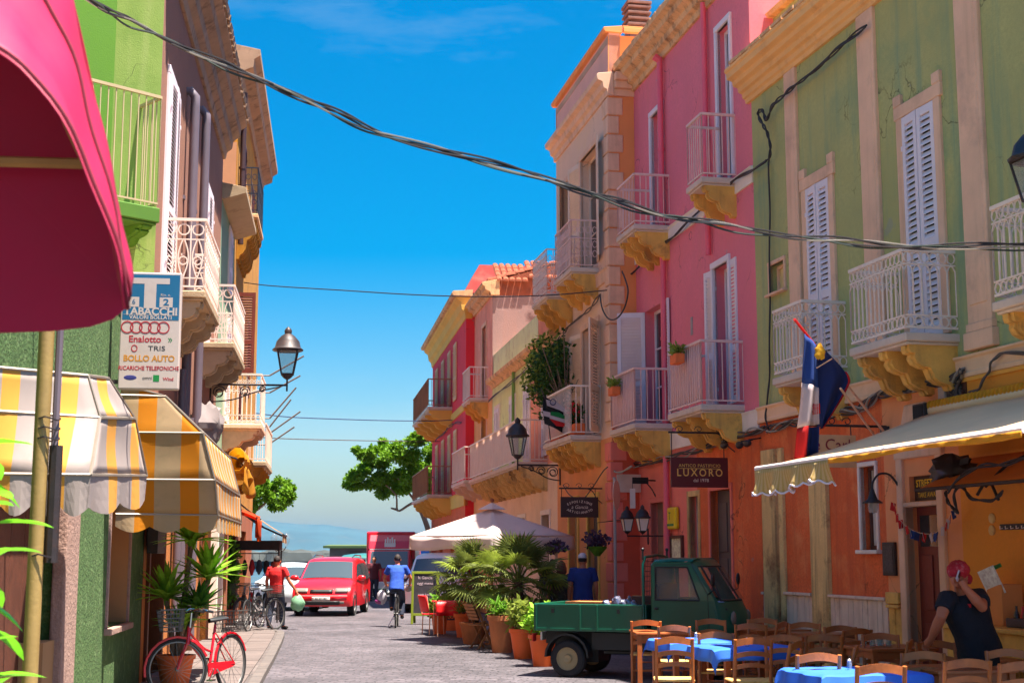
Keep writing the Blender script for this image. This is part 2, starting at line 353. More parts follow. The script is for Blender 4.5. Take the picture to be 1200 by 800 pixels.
# ---------------------------------------------------------------- palette
CREAM = mat('cream_paint', S(214, 176, 148), 0.8, 0.1, 1.5, 0.25, 90, S(120, 95, 84), 0.3, 1.3, S(120, 92, 66), 0.22)
CORB = mat('ochre_stone', S(206, 158, 78), 0.88, 0.2, 2.0, 0.5, 40, S(112, 84, 48), 0.6, 2.4, S(96, 74, 50), .4)
WHITEP = mat('white_plaster', S(208, 200, 192), 0.8, 0.08, 1.5, 0.2, 90, S(150, 130, 110), 0.25, 1.2)
SHUT = mat('white_lavender_paint', S(212, 206, 216), 0.55, 0.06, 2.0, 0.05, 40, S(150, 140, 130), 0.15, 4.0)
RAILW = mat('white_enamel_rail', S(226, 214, 206), 0.5, 0.08, 3.0, 0, 40, S(150, 95, 60), 0.25, 6.0)
IRON = mat('black_wrought_iron', S(38, 34, 36), 0.5, 0.2, 8.0, 0.1, 80, S(80, 48, 30), 0.2, 9.0, metal=0.3)
STONE = mat('weathered_stone', S(176, 142, 104), 0.9, 0.2, 2.5, 0.6, 30, S(84, 60, 44), 0.6, 3.0, S(90, 64, 44), 0.35, fine=0.2)
CONC = mat('concrete', S(158, 146, 136), 0.9, 0.15, 2.0, 0.3, 60, S(90, 80, 70), 0.3, 2.0)
GLASS = glassy('window_glass', S(36, 40, 48), 0.08)
DARK = mat('dark_interior', S(24, 20, 20), 0.9, 0.2)
WOODD = mat('dark_wood', S(70, 38, 26), 0.6, 0.25, 6.0, 0.2, 40)
TILE = mat('terracotta_tile', S(108, 54, 32), 0.85, 0.25, 5.0, 0.3, 50, S(110, 70, 50), 0.3, 6.0)
ROOFM = mat('flat_roof', S(140, 120, 105), 0.95, 0.2)
GREYP = mat('grey_paint', S(118, 112, 112), 0.7, 0.12, 3.0)
# ---------------------------------------------------------------- building kit (local x along wall, y out, z up)
def wall(root, name, m, x0, x1, z0, z1, ops=(), t=0.24, y=0.0):
    b = MB(); xs = sorted({x0, x1} | {min(max(v, x0), x1) for o in ops for v in o[:2]}); zs = sorted({z0, z1} | {min(max(v, z0), z1) for o in ops for v in o[2:4]})
    for i in range(len(xs) - 1):
        for j in range(len(zs) - 1):
            cx, cz = (xs[i] + xs[i+1]) / 2, (zs[j] + zs[j+1]) / 2
            if any(o[0] < cx < o[1] and o[2] < cz < o[3] for o in ops): continue
            b.face([(xs[i], y, zs[j]), (xs[i], y, zs[j+1]), (xs[i+1], y, zs[j+1]), (xs[i+1], y, zs[j])])
    for a, c, d, e in [o[:4] for o in ops]:
        a, c, d, e = max(a, x0), min(c, x1), max(d, z0), min(e, z1)
        if a >= c or d >= e: continue
        for q in (((a,d),(a,e)), ((c,e),(c,d)), ((a,e),(c,e)), ((c,d),(a,d))):
            (p, r), (s_, u) = q; b.face([(p, y, r), (s_, y, u), (s_, y - t, u), (p, y - t, r)])
    return b.build(name, m, root, fix=True)
def shell(root, m, x0, x1, depth, ztop, name='side_wall', roof=True, front_lip=0.0):
    b = MB()
    b.face([(x0, 0, 0), (x0, -depth, 0), (x0, -depth, ztop), (x0, 0, ztop)])
    b.face([(x1, 0, 0), (x1, 0, ztop), (x1, -depth, ztop), (x1, -depth, 0)])
    b.face([(x0, -depth, 0), (x1, -depth, 0), (x1, -depth, ztop), (x0, -depth, ztop)])
    o = b.build(name, m, root)
    if roof: MB().box(x0 + .004, x1 - .004, -depth + .004, -0.01, ztop - 0.15, ztop - 0.02).build('roof', ROOFM, root)
    return o
_sh = {}
def shutter_mesh(w, h, side, slat=0.06, mid=0.62):
    k = (round(w, 2), round(h, 2), side, slat, mid)
    if k in _sh: return _sh[k]
    b = MB(); sg = 1 if side == 'l' else -1; st = min(0.075, w * 0.2); t = 0.036
    def bx(a, c, y0, y1, z0, z1): b.box(a * sg, c * sg, y0, y1, z0, z1)
    bx(0, st, 0, t, 0, h); bx(w - st, w, 0, t, 0, h)
    zz = [0, 0.12, h * (1 - mid) - 0.05, h * (1 - mid) + 0.05, h - 0.1, h]
    for a, c in ((0, 1), (2, 3), (4, 5)): bx(st, w - st, 0.003, t - 0.003, zz[a], zz[c])
    for a, c in ((1, 2), (3, 4)):
        n = max(1, int((zz[c] - zz[a]) / slat)); d = (zz[c] - zz[a]) / n
        for i in range(n):
            z = zz[a] + (i + 0.5) * d
            b.add([((x) * sg, yy, z + q) for x in (st - .004, w - st + .004) for yy, q in ((t * .95, -d * .5), (t * .95, -d * .36), (t * .1, d * .42), (t * .1, d * .28))],
                  [(0,1,5,4),(1,2,6,5),(2,3,7,6),(3,0,4,7),(0,3,2,1),(4,5,6,7)])
    # hinge straps
    bx(-0.015, 0.02, t, t + 0.012, h * .12, h * .12 + .06); bx(-0.015, 0.02, t, t + 0.012, h * .85, h * .85 + .06)
    _sh[k] = b.mesh('shutter'); return _sh[k]
def window(root, r, fm=None, sm=None, depth=0.17, opn=None, pm=None, grid=(2, 3), name='window', slat=0.06, sy=0.012, mid=.62):
    x0, x1, z0, z1 = r; fm = fm or SHUT; b = MB(); w = x1 - x0; h = z1 - z0; y = -depth; f = min(0.06, w * .1)
    for a, c, d, e in ((x0, x0 + f, z0, z1), (x1 - f, x1, z0, z1), (x0 + f, x1 - f, z0, z0 + f * 1.4), (x0 + f, x1 - f, z1 - f, z1)): b.box(a, c, y - .05, y + .02, d, e)
    n, k = grid
    for i in range(1, n): b.box(x0 + w * i / n - f * .6, x0 + w * i / n + f * .6, y - .045, y + .012, z0 + f * 1.4, z1 - f)
    for j in range(1, k):
        zz = z0 + h * j / k
        for i in range(n):
            xa, xb = x0 + w * i / n + f * .6, x0 + w * (i + 1) / n - f * .6
            b.box(max(xa, x0 + f), min(xb, x1 - f), y - .04, y + .006, zz - f * .3, zz + f * .3)
    o = b.build(name, fm, root, bevel=0.006, seg=1)
    for i in range(n):
        MB().box(x0 + w * i / n + .02, x0 + w * (i + 1) / n - .02, y - .022, y - .012, z0 + .02, z1 - .02).build('pane', pm or GLASS, o)
    if sm:
        opn = opn if opn is not None else (0, 0)
        for side, hx, a in (('l', x0 + .004, opn[0]), ('r', x1 - .004, -opn[1])):
            q = link('shutter', shutter_mesh(w / 2 - .008, h - .02, side, slat, mid), sm, o)
            q.matrix_local = Matrix.Translation((hx, sy, z0 + .01)) @ Matrix.Rotation(R(a), 4, 'Z')
    return o
def surround(root, r, m, w=0.13, p=0.035, ears=False, sill=0.0, head=0.0, name='window_surround'):
    x0, x1, z0, z1 = r; b = MB()
    b.box(x0 - w, x0, -.05, p, z0 - (sill and .0), z1); b.box(x1, x1 + w, -.05, p, z0, z1); b.box(x0 - w - (.04 if ears else 0), x1 + w + (.04 if ears else 0), -.05, p + .004, z1, z1 + w * 1.2)
    if ears:
        for xx in (x0 - w - .04, x1 + .0): b.box(xx, xx + w + .04, -.05, p + .008, z1 + w * 1.2, z1 + w * 1.2 + .14)
    if sill: b.box(x0 - w - .03, x1 + w + .03, -.05, p + .05, z0 - sill, z0)
    if head: b.box(x0 - w - .06, x1 + w + .06, -.05, p + .08, z1 + w * 1.2, z1 + w * 1.2 + head)
    return b.build(name, m, root, bevel=0.008, seg=1)
_cb = {}
def corbel_mesh(p, h, w):
    k = (round(p, 2), round(h, 2), round(w, 2))
    if k not in _cb:
        pr = [(0, 0), (p, 0), (p, -.1*h), (.97*p, -.18*h), (.88*p, -.2*h), (.9*p, -.3*h), (.84*p, -.42*h), (.7*p, -.5*h), (.58*p, -.52*h), (.55*p, -.6*h), (.5*p, -.75*h), (.36*p, -.86*h), (.2*p, -.9*h), (.16*p, -h), (0, -h)]
        b = MB(); b.prism(pr, -w / 2, w / 2, 'x'); b.prism([(q[0] * 1.03 + (.012 if q[0] else 0), q[1] - .012) for q in pr[1:]], -w * .22, w * .22, 'x')
        _cb[k] = b.mesh('corbel')
    return _cb[k]
def rail_run(b, segs, z, h, style):
    for (ax, ay), (bx_, by) in segs:
        A = Vector((ax, ay, z)); B = Vector((bx_, by, z)); d = B - A; Ln = d.length; t = d.normalized(); up = Vector((0, 0, 1))
        P = lambda s, q: A + t * s + up * q
        wd = .028 if style != 'iron' else .02
        b.tube([P(0, h), P(Ln, h)], wd, 4)
        b.tube([P(0, .06), P(Ln, .06)], wd * .6, 4)
        if style == 'ornate':
            for q in (.2, h - .16): b.tube([P(0, q), P(Ln, q)], .012, 4)
            n = max(2, round(Ln / .1)); dx = Ln / n
            for i in range(n + 1): b.tube([P(i * dx, .2), P(i * dx, h - .24)], .011, 4, False)
            for i in range(n):
                c = (i + .5) * dx
                for zc, rr in ((.13, .058), (h - .08, .062)):
                    b.tube([P(c + min(rr, dx * .48) * math.cos(w), zc + rr * math.sin(w)) for w in [k * math.pi / 4 for k in range(8)]], .0085, 4, closed=True)
                b.tube([P(i * dx, h - .24), P(i * dx + dx * .25, h - .185), P(i * dx + dx * .5, h - .165), P(i * dx + dx * .75, h - .185), P((i + 1) * dx, h - .24)], .009, 4, False)
        elif style == 'scroll':
            for q in (.18, h * .72): b.tube([P(0, q), P(Ln, q)], .012, 4)
            n = max(1, round(Ln / .2)); dx = Ln / n
            for i in range(n + 1): b.tube([P(i * dx, .06), P(i * dx, h)], .013, 4, False)
            for i in range(n):
                c = (i + .5) * dx
                b.tube([P(c + dx * .4 * math.cos(w), h * .86 + dx * .4 * math.sin(w)) for w in [k * math.pi / 5 for k in range(10)]], .013, 4, closed=True)
                b.tube([P(c + dx * .36 * math.sin(w * 3), .18 + (h * .72 - .18) * w) for w in [k / 14 for k in range(15)]], .012, 4, False)
                b.tube([P(c - dx * .36 * math.sin(w * 3), .18 + (h * .72 - .18) * w) for w in [k / 14 for k in range(15)]], .012, 4, False)
                b.tube([P(c + dx * .3 * math.cos(w), .42 * h + dx * .3 * math.sin(w)) for w in [k * math.pi / 4 for k in range(8)]], .012, 4, closed=True)
        elif style == 'iron':
            b.tube([P(0, h * .62), P(Ln, h * .62)], .012, 4)
            n = max(1, round(Ln / .14)); dx = Ln / n
            for i in range(n + 1): b.tube([P(i * dx, .06), P(i * dx, h)], .011, 4, False)
            for i in range(n):
                c = (i + .5) * dx
                for zc in (.3, .5, h * .8): b.tube([P(c + dx * .34 * math.cos(w), zc + .07 * math.sin(w)) for w in [k * math.pi / 4 for k in range(8)]], .009, 4, closed=True)
        else:
            n = max(2, round(Ln / .11)); dx = Ln / n
            for i in range(n + 1): b.tube([P(i * dx, .06), P(i * dx, h)], .0095, 4, False)
def balcony(root, x0, x1, z, p, h, style, ms, mr, mc, nc=3, ch=0.42, cw=0.15, slab=0.1, sheet=None, ends=(1, 1), inset=0.0):
    x0, x1 = sorted((x0, x1)); b = MB()
    b.box(x0, x1, -.02, p, z - slab, z - .002); b.box(x0 + .03, x1 - .03, -.02, p - .03, z - slab - .035, z - slab + .001)
    o = b.build('balcony', ms, root, bevel=0.012, seg=1)
    for i in range(nc):
        c = x0 + cw * .8 + (x1 - x0 - cw * 1.6) * (i / (nc - 1) if nc > 1 else .5)
        put('corbel', corbel_mesh(p * .9, ch, cw), mc, o, Matrix.Translation((c, -.01, z - slab - .03)))
    e = .03; segs = [((x0 + e, p - e), (x1 - e, p - e))]
    if ends[0]: segs.append(((x0 + e, 0), (x0 + e, p - e)))
    if ends[1]: segs.append(((x1 - e, p - e), (x1 - e, 0)))
    k = MB(); rail_run(k, segs, z, h, style); k.build('railing', mr, o)
    if sheet:
        k = MB(); k.grid(lambda u, v: (x0 + e + .03 + (x1 - x0 - 2*e - .06) * u, p - e - .018 - .006 * math.sin(u * 40), z + .07 + (h - .1) * v), 24, 3)
        k.build('privacy_sheet', sheet, o, smooth=True, solid=0.004)
    return o
def cornice(root, m, x0, x1, prof, name='cornice'):
    return MB().prism(prof, x0, x1, 'x').build(name, m, root, fix=True, bevel=0.006, seg=1)
def pipe(root, m, pts, r=0.05, name='downpipe', clips=True):
    b = MB(); b.tube(pts, r, 10)
    if clips and len(pts) >= 2:
        a, c = Vector(pts[0]), Vector(pts[-1]); n = max(2, int((a - c).length / 1.6))
        for i in range(1, n):
            q = a + (c - a) * i / n; b.tube([q + Vector((0, 0, -.03)), q + Vector((0, 0, .03))], r * 1.18, 10)
    return b.build(name, m, root, smooth=True)
def cab(pts, r, m, root=None, name='cable', n=5, k=6):
    return MB().tube(smooth_path(pts, k), r, n).build(name, m, root, smooth=True)
CABLE = mat('grey_black_cable', S(62, 54, 52), 0.7, 0.3, 4.0)
CABLK = mat('black_cable', S(34, 30, 32), 0.6, 0.2, 4.0)
# ---------------------------------------------------------------- R0: green over terracotta, nearest on the right
GREENW = mat('olive_green_stucco', S(132, 134, 86), 0.9, 0.14, 0.9, 0.35, 60, S(96, 116, 84), 0.5, 0.6, S(82, 112, 92), 0.5, fine=.1, crack=.8)
TERRA = mat('terracotta_stucco', S(196, 92, 46), 0.9, 0.2, 1.4, 0.6, 35, S(214, 130, 76), 0.6, 1.8, S(140, 58, 34), 0.5, fine=.2, crack=.8)
YELLOW = mat('orange_yellow_stucco', S(228, 150, 50), 0.9, 0.08, 1.0, 0.25, 60, S(206, 120, 50), 0.3, 1.0, fine=.06, crack=.8)
SALMON = mat('salmon_stucco', S(226, 150, 100), 0.9, 0.08, 1.2, 0.25, 60, crack=.8)
BAREP = mat('peeling_cream_stone', S(184, 156, 104), 0.9, 0.2, 2.0, 0.7, 25, S(96, 66, 40), 0.75, 1.6, S(76, 50, 30), 0.7, fine=.15)
WBOARD = mat('whitewashed_board', S(200, 182, 166), 0.8, 0.14, 2.0, 0.3, 40, S(120, 92, 74), 0.4, 2.0, S(110, 84, 66), .4)
YBOARD = mat('varnished_pine_board', S(190, 146, 74), 0.6, 0.25, 3.0, 0.3, 40, S(120, 80, 36), 0.5, 4.0)
r0 = thing('green_house', 'olive green house with cream pilasters above a terracotta and yellow ground floor', 'house', M=FR0.M)
XN = -10.5
door_r = FR0.rect(1066, 1106, 592, 800); door_r = (door_r[0], door_r[1], 0.02, 2.32)
sgn_r = FR0.rect(1066, 1110, 556, 586)
win_r = FR0.rect(1010, 1028, 546, 644)
sm_r = FR0.rect(903, 920, 308, 342)
w1 = FR0.rect(947, 974, 212, 300); w1 = (w1[0], w1[1], 4.22, 6.9)
w2 = FR0.rect(1061, 1099, 128, 250); w2 = (w2[0], w2[1], 4.28, 7.1)
w3 = (-8.75, -7.95, 4.3, 7.1)
ZB = 3.72
wall(r0, 'ground_floor_wall', TERRA, -3.86, 0, 0, ZB, [win_r])
wall(r0, 'ground_floor_wall', SALMON, -5.62, -3.86, 0, ZB, [door_r, sgn_r], y=0.004)
wall(r0, 'ground_floor_wall', YELLOW, XN, -5.62, 0, ZB, [], y=0.006)
wall(r0, 'upper_wall', GREENW, XN, 0, ZB + .24, 8.9, [sm_r, w1, w2, w3])
shell(r0, GREENW, XN, 0, 9, 8.9)
MB().box(XN, -.02, -.6, -.4, 8.85, 10.2).build('attic_wall', GREENW, r0)
MB().prism([(-.62, 10.2), (-.3, 10.2), (-.26, 10.26), (-.62, 10.3)], XN, -.02, 'x').build('attic_coping', STONE, r0)
MB().box(XN, -.02, -2.2, -1.9, 9.9, 11.6).build('attic_stone_wall', STONE, r0)
BAND = mat('cream_band', S(220, 184, 150), 0.8, 0.08, 1.5, 0.2, 80, S(150, 118, 84), .25, 1.4)
cornice(r0, BAND, XN, 0, [(-.1, ZB + .002), (.045, ZB + .002), (.05, ZB + .05), (.035, ZB + .06), (.04, ZB + .2), (.07, ZB + .22), (.07, ZB + .245), (-.1, ZB + .27)], 'string_course')
cornice(r0, mat('yellow_band', S(222, 164, 70), .8, .1), XN, -3.9, [(-.1, ZB - .045), (.03, ZB - .045), (.036, ZB), (-.1, ZB)], 'string_course_edge')
EAVE = mat('ochre_cornice', S(216, 172, 112), 0.85, 0.1, 1.5, 0.3, 60, S(140, 98, 60), 0.35, 2.0)
ep = [(-.3, 8.8), (.05, 8.8), (.06, 8.86), (.1, 8.88), (.11, 8.95), (.17, 8.97), (.18, 9.04), (.26, 9.07), (.27, 9.14), (.36, 9.17), (.37, 9.26), (.4, 9.28), (.4, 9.33), (-.3, 9.37)]
cornice(r0, EAVE, XN, 0.12, ep)
rng = random.Random(3)
for i in range(26):                       # broken edge of the cornice top
    x = XN + .2 + i * .4; MB().obox((x, .36, 9.35 + rng.uniform(0, .02)), .38, .1, .05, (0, 0, rng.uniform(-.04, .04))).build('cornice_tile', STONE, r0)
for a, c, yy in ((925, 938, 220), (1011, 1031, 160), (1129, 1157, 180)):
    u0, u1 = sorted((FR0.u(a, yy), FR0.u(c, yy)))
    b = MB(); b.box(u0, u1, -.05, .05, 4.2, 8.8); b.box(u0 + .06, u1 - .06, -.05, .062, 4.5, 8.6); b.box(u0 - .05, u1 + .05, -.05, .09, 4.0, 4.2); b.box(u0 - .02, u1 + .02, -.05, .07, 4.2, 4.3)
    b.build('pilaster', CREAM, r0, bevel=0.01, seg=1)
for w in (w1, w2, w3):
    surround(r0, w, CREAM, 0.14, 0.04, ears=True); window(r0, w, SHUT, SHUT, opn=(2, 3), depth=.2, sy=.0, slat=.075, mid=.6)
surround(r0, sm_r, CREAM, 0.05, 0.03, sill=.04); window(r0, sm_r, CREAM, None, grid=(1, 1), depth=.12, pm=mat('curtain', S(190, 170, 120), .9))
balcony(r0, -1.98, -2.98, 4.16, .65, .92, 'ornate', CONC, RAILW, CORB, 2, .5, .17)
balcony(r0, -4.36, -5.75, 4.24, .68, .95, 'ornate', CONC, RAILW, CORB, 3, .5, .2)
balcony(r0, -7.5, -9.2, 4.27, .68, .96, 'ornate', CONC, RAILW, CORB, 3, .5, .2)
surround(r0, win_r, WHITEP, 0.05, 0.03, sill=.05); window(r0, win_r, WOODD, None, grid=(2, 1), depth=.12, pm=mat('pale_blind', S(150, 140, 130), .9))
# door with pediment and board sign
DOORM = mat('maroon_door', S(92, 34, 26), 0.5, 0.2, 3.0, 0.1, 40, S(60, 24, 20), .3, 3.0)
x0, x1, z0, z1 = door_r
d = MB().box(x0, x1, -.2, -.14, z0, z1).build('door', DOORM, r0)
for za, zb in ((.2, .95), (1.1, 1.75)):
    for xa, xb in ((x0 + .1, (x0+x1)/2 - .05), ((x0+x1)/2 + .05, x1 - .1)): MB().box(xa, xb, -.142, -.12, za, zb).build('door_panel', DOORM, d, bevel=.015)
MB().box(x0 + .08, x1 - .08, -.142, -.13, 1.85, z1 - .1).build('door_glass', GLASS, d)
b = MB(); b.box(x0 - .14, x0, -.1, .05, 0, 2.92); b.box(x1, x1 + .14, -.1, .05, 0, 2.92); b.box(x0, x1, -.1, .045, z1, sgn_r[2] - .01); b.box(x0 - .16, x1 + .16, -.1, .06, 2.9, 3.02)
b.build('door_frame', CREAM, r0, bevel=.01, seg=1)
MB().prism([(x0 - .1, 3.02), (x1 + .1, 3.02), (x1 - .12, 3.55), (x0 + .2, 3.55)], -.05, .05, 'y').build('door_pediment', CREAM, r0, bevel=.02)
MB().lathe([(.0, .05), (.05, .055), (.07, .06), (.05, .075)], 16, ((x0 + x1) / 2, 0, 3.28), 'y').build('door_pediment_oval', STONE, r0, smooth=True)
sb = thing('street_food_sign', 'dark brown board with yellow street food lettering above the maroon door', 'sign', M=FR0.M)
MB().box(sgn_r[0] + .01, sgn_r[1] - .01, -.1, -.06, sgn_r[2], sgn_r[3]).build('board', mat('dark_brown_board', S(48, 24, 14), .5, .2), sb)
YEL = mat('yellow_lettering', S(226, 178, 40), .6, .1)
FX = Matrix(((-1, 0, 0, 0), (0, 0, 1, 0), (0, 1, 0, 0), (0, 0, 0, 1)))      # text facing +y
def ontext(root, body, size, m, x, y, z, **k): return text(body, size, m, root, Matrix.Translation((x, y, z)) @ FX, **k)
sx = (sgn_r[0] + sgn_r[1]) / 2; sz = (sgn_r[2] + sgn_r[3]) / 2
ontext(sb, 'STREET FOOD', .12, YEL, sx, -.056, sz + .06, sx=.98, bold=.02); ontext(sb, 'TAKE AWAY - BAR', .085, YEL, sx, -.056, sz - .08, sx=.95)
# stone pilasters and board wainscot on the terracotta floor
for a, c, sp in ((899, 914, .07), (917, 922, .05), (954, 974, .06)):
    u0, u1 = sorted((FR0.u(a, 650), FR0.u(c, 650)))
    MB().box(u0, u1, -.05, sp, 0, 3.3).build('stone_jamb', BAREP, r0, bevel=.012)
def boards(x0, x1, z1, m, w=.13, y=.03, cap=True):
    n = max(1, round((x1 - x0) / w)); me = None
    for i in range(n):
        if me is None: me = MB().box(0, (x1 - x0) / n - .008, 0, .022, 0, z1).mesh('board')
        o = put('board', me, m, r0, Matrix.Translation((x0 + i * (x1 - x0) / n, y - .03 + .004 * (i % 3), .01)))
        if not o.modifiers: k = o.modifiers.new('bevel', 'BEVEL'); k.width = .004; k.segments = 1
    if cap: MB().box(x0, x1, -.02, y + .035, z1 + .012, z1 + .05).build('board_cap', m, r0, bevel=.006)
boards(-2.62, -1.66, 1.16, WBOARD) if False else None
ja, jb = sorted((FR0.u(954, 690), FR0.u(974, 690))); jc, jd = sorted((FR0.u(899, 690), FR0.u(922, 690)))
boards(-3.84, ja - .01, 1.18, WBOARD); boards(jb + .01, jc - .01, 1.18, WBOARD); boards(jd + .01, -.02, 1.16, WBOARD)
boards(-4.2, -3.88, 1.1, YBOARD, y=.035)
boards(-9.8, -5.66, .55, YBOARD, y=.035, cap=False)
MB().box(-4.2, -3.88, .0, .07, 1.16, 1.3).build('board_rail', YBOARD, r0, bevel=.01)
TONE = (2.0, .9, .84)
# ---------------------------------------------------------------- R1: pink house
PINK = mat('pink_stucco', S(216, 116, 132), 0.9, 0.08, 0.8, 0.3, 70, S(186, 96, 104), 0.5, 0.9, S(168, 96, 100), 0.35, fine=.08, crack=.8)
PINKT = mat('salmon_pink_stucco', S(220, 120, 106), 0.9, 0.1, 1.0, 0.3, 60, S(200, 96, 80), 0.4, 1.3, crack=.8)
PPIPE = mat('magenta_pipe', S(184, 78, 96), 0.5, 0.1)
IRONP = mat('weathered_pale_iron', S(176, 150, 146), 0.6, 0.15, 6.0, 0, 40, S(120, 80, 70), .3, 6.0)
SHEET = mat('pale_balcony_sheet', S(206, 176, 176), 0.7, 0.06, 2.0, trans=.25)
r1 = thing('pink_house', 'tall pink house with white framed french windows and stone cornice', 'house', M=FR1.M)
wa = FR1.rect(842, 857, 24, 180); wa = (wa[0], wa[1], 7.85, 10.5)
wb = FR1.rect(764, 777, 124, 235); wb = (wb[0], wb[1], 7.85, 10.2)
wc = FR1.rect(757, 777, 358, 500); wc = (wc[0], wc[1], 4.2, 6.45)
wd = FR1.rect(838, 856, 308, 470); wd = (wd[0], wd[1], 4.15, 6.5)
da = FR1.rect(809, 820, 575, 690); da = (da[0], da[1], .05, 2.75)
db = FR1.rect(834, 858, 565, 690); db = (db[0], db[1], .05, 2.8)
dc = FR1.rect(764, 779, 575, 690); dc = (dc[0], dc[1], .05, 2.72)
XS = FR1.u(818, 600)
wall(r1, 'upper_wall', PINK, -.0, U1, 3.95, 11.25, [wa, wb, wc, wd])
wall(r1, 'ground_floor_wall', PINKT, XS, U1, 0, 3.66, [da, dc])
wall(r1, 'ground_floor_wall', TERRA, 0, XS, 0, 3.66, [db], y=.004)
shell(r1, PINK, 0, U1, 9, 11.25)
cornice(r1, WHITEP, 0, U1, [(-.1, 3.64), (.03, 3.64), (.035, 3.9), (.05, 3.95), (-.1, 3.98)], 'string_course')
cornice(r1, WHITEP, 0, U1, [(-.1, 7.5), (.03, 7.5), (.03, 7.72), (.06, 7.76), (-.1, 7.8)], 'string_course')
cornice(r1, STONE, -.02, U1 + .12, [(-.3, 11.1), (.05, 11.1), (.07, 11.2), (.16, 11.24), (.18, 11.34), (.3, 11.4), (.32, 11.5), (.42, 11.54), (.44, 11.62), (.4, 11.66), (-.3, 11.8)])
rng = random.Random(5)
for i in range(20): MB().obox((.2 + i * .325, .33, 11.655 + rng.uniform(-.01, .02)), .3, .2, .04, (R(-14), 0, rng.uniform(-.05, .05))).build('cornice_tile', STONE, r1)
for w in (wa, wb, wd): surround(r1, w, SHUT, .085, .04)
GREENG = glassy('greenish_glass', S(48, 62, 58), .1)
window(r1, wa, SHUT, None, grid=(2, 1), depth=.14); window(r1, wb, SHUT, None, grid=(2, 1), depth=.14, pm=GREENG)
window(r1, wc, SHUT, SHUT, opn=(174, 112), depth=.2); window(r1, wd, SHUT, SHUT, opn=(178, 172), depth=.2)
balcony(r1, .72, 1.52, 7.76, .6, 1.05, 'plain', CONC, IRONP, CORB, 2, .5, .14)
balcony(r1, 4.28, 5.5, 7.8, .7, .95, 'plain', CONC, IRONP, CORB, 3, .5, .14)
balcony(r1, 4.35, 6.05, 4.12, .72, 1.0, 'plain', CONC, IRONP, CORB, 3, .5, .14, sheet=SHEET)
balcony(r1, .62, 2.35, 4.08, .72, 1.0, 'plain', CONC, IRONP, CORB, 3, .5, .14, sheet=SHEET)
for dd, mm in ((da, GREYP), (db, mat('charcoal_door', S(62, 52, 54), .6, .2)), (dc, mat('brown_grey_door', S(104, 78, 66), .7, .2))):
    q = MB().box(dd[0], dd[1], -.2, -.12, dd[2], dd[3]).build('door', mm, r1)
    xm = (dd[0] + dd[1]) / 2
    for xa, xb in ((dd[0] + .05, xm - .03), (xm + .03, dd[1] - .05)):
        for za, zb in ((.2, .9), (1.0, 1.7), (1.8, 2.6)): MB().box(xa, xb, -.122, -.1, za, zb).build('door_panel', mm, q, bevel=.012)
    b = MB(); b.box(dd[0] - .08, dd[0], -.1, .03, 0, dd[3] + .1); b.box(dd[1], dd[1] + .08, -.1, .03, 0, dd[3] + .1); b.box(dd[0], dd[1], -.1, .03, dd[3], dd[3] + .1); b.build('door_frame', BAREP if dd is da else PINKT, r1, bevel=.01)
ua, ub = FR1.u(782, 300), FR1.u(831, 100)
pipe(r1, PPIPE, [(ua, .09, 11.1), (ua, .09, .3)], .055); pipe(r1, PPIPE, [(ub, .08, 11.2), (ub, .08, 6.75)], .05)
b = MB(); b.tube([(ua, .09, 11.05), (ua, .2, 11.12)], .07, 10); b.build('downpipe_hopper', PPIPE, r1)
# vent slits
for px, py in ((811, 382), (830, 160)):
    u, z = FR1.uz(px, py); MB().box(u - .05, u + .05, -.01, .012, z - .16, z + .16).build('vent', GREYP, r1)
# ---------------------------------------------------------------- R2: peach house
PEACH = mat('peach_stucco', S(222, 190, 166), 0.9, 0.07, 0.8, 0.25, 70, S(220, 190, 130), 0.4, 0.6, fine=.05, crack=.8)
ORANGEW = mat('orange_side_stucco', S(240, 158, 96), 0.9, 0.06, 0.9, 0.25, 70, S(224, 140, 84), .3, 1.0)
BRICKR = mat('red_brown_stucco', S(158, 66, 44), 0.9, 0.12, 2.0, 0.3, 60)
ORLOW = mat('apricot_stucco', S(224, 150, 92), 0.9, 0.1, 1.2, 0.3, 60, S(200, 120, 70), .3, 1.5, crack=.8)
r2 = thing('peach_house', 'tall peach house with quoined corner, flat parapet and brick chimney', 'house', M=FR2.M)
va = FR2.rect(681, 700, 172, 300); va = (va[0], va[1], 7.75, 10.3)
vb = FR2.rect(661, 671, 205, 320); vb = (3.55, 4.35, 7.75, 10.2)
vc = FR2.rect(683, 702, 380, 490); vc = (vc[0], vc[1], 4.2, 6.5)
vd = (3.3, 4.2, 4.2, 6.4)
dd1 = FR2.rect(690, 702, 620, 690); dd1 = (dd1[0], dd1[1], .05, 2.9)
dd2 = FR2.rect(668, 678, 620, 690); dd2 = (dd2[0], dd2[1], .05, 2.9)
wall(r2, 'upper_wall', PEACH, 0, U2, 4.05, 11.3, [va, vb, vc, vd])
wall(r2, 'ground_floor_wall', ORLOW, 0, U2, 0, 4.05, [dd1, dd2], y=.004)
shell(r2, ORANGEW, 0, U2, 9, 12.3)
MB().box(0.0, .02, -1.2, -.02, .6, 4.3).build('side_dado', BRICKR, r2).location = (-.022, 0, 0)
MB().box(0, U2, -.25, -.02, 11.3, 12.35).build('parapet', mat('mauve_peach_stucco', S(214, 164, 150), .9, .08, 1.0, .2), r2)
cornice(r2, ORANGEW, -.05, U2 + .1, [(-.3, 12.35), (.06, 12.35), (.1, 12.4), (.1, 12.45), (-.3, 12.5)], 'parapet_coping')
cornice(r2, CREAM, -.06, U2 + .1, [(-.1, 11.0), (.04, 11.0), (.05, 11.12), (.12, 11.16), (.14, 11.28), (.24, 11.32), (.26, 11.42), (.22, 11.46), (-.1, 11.5)])
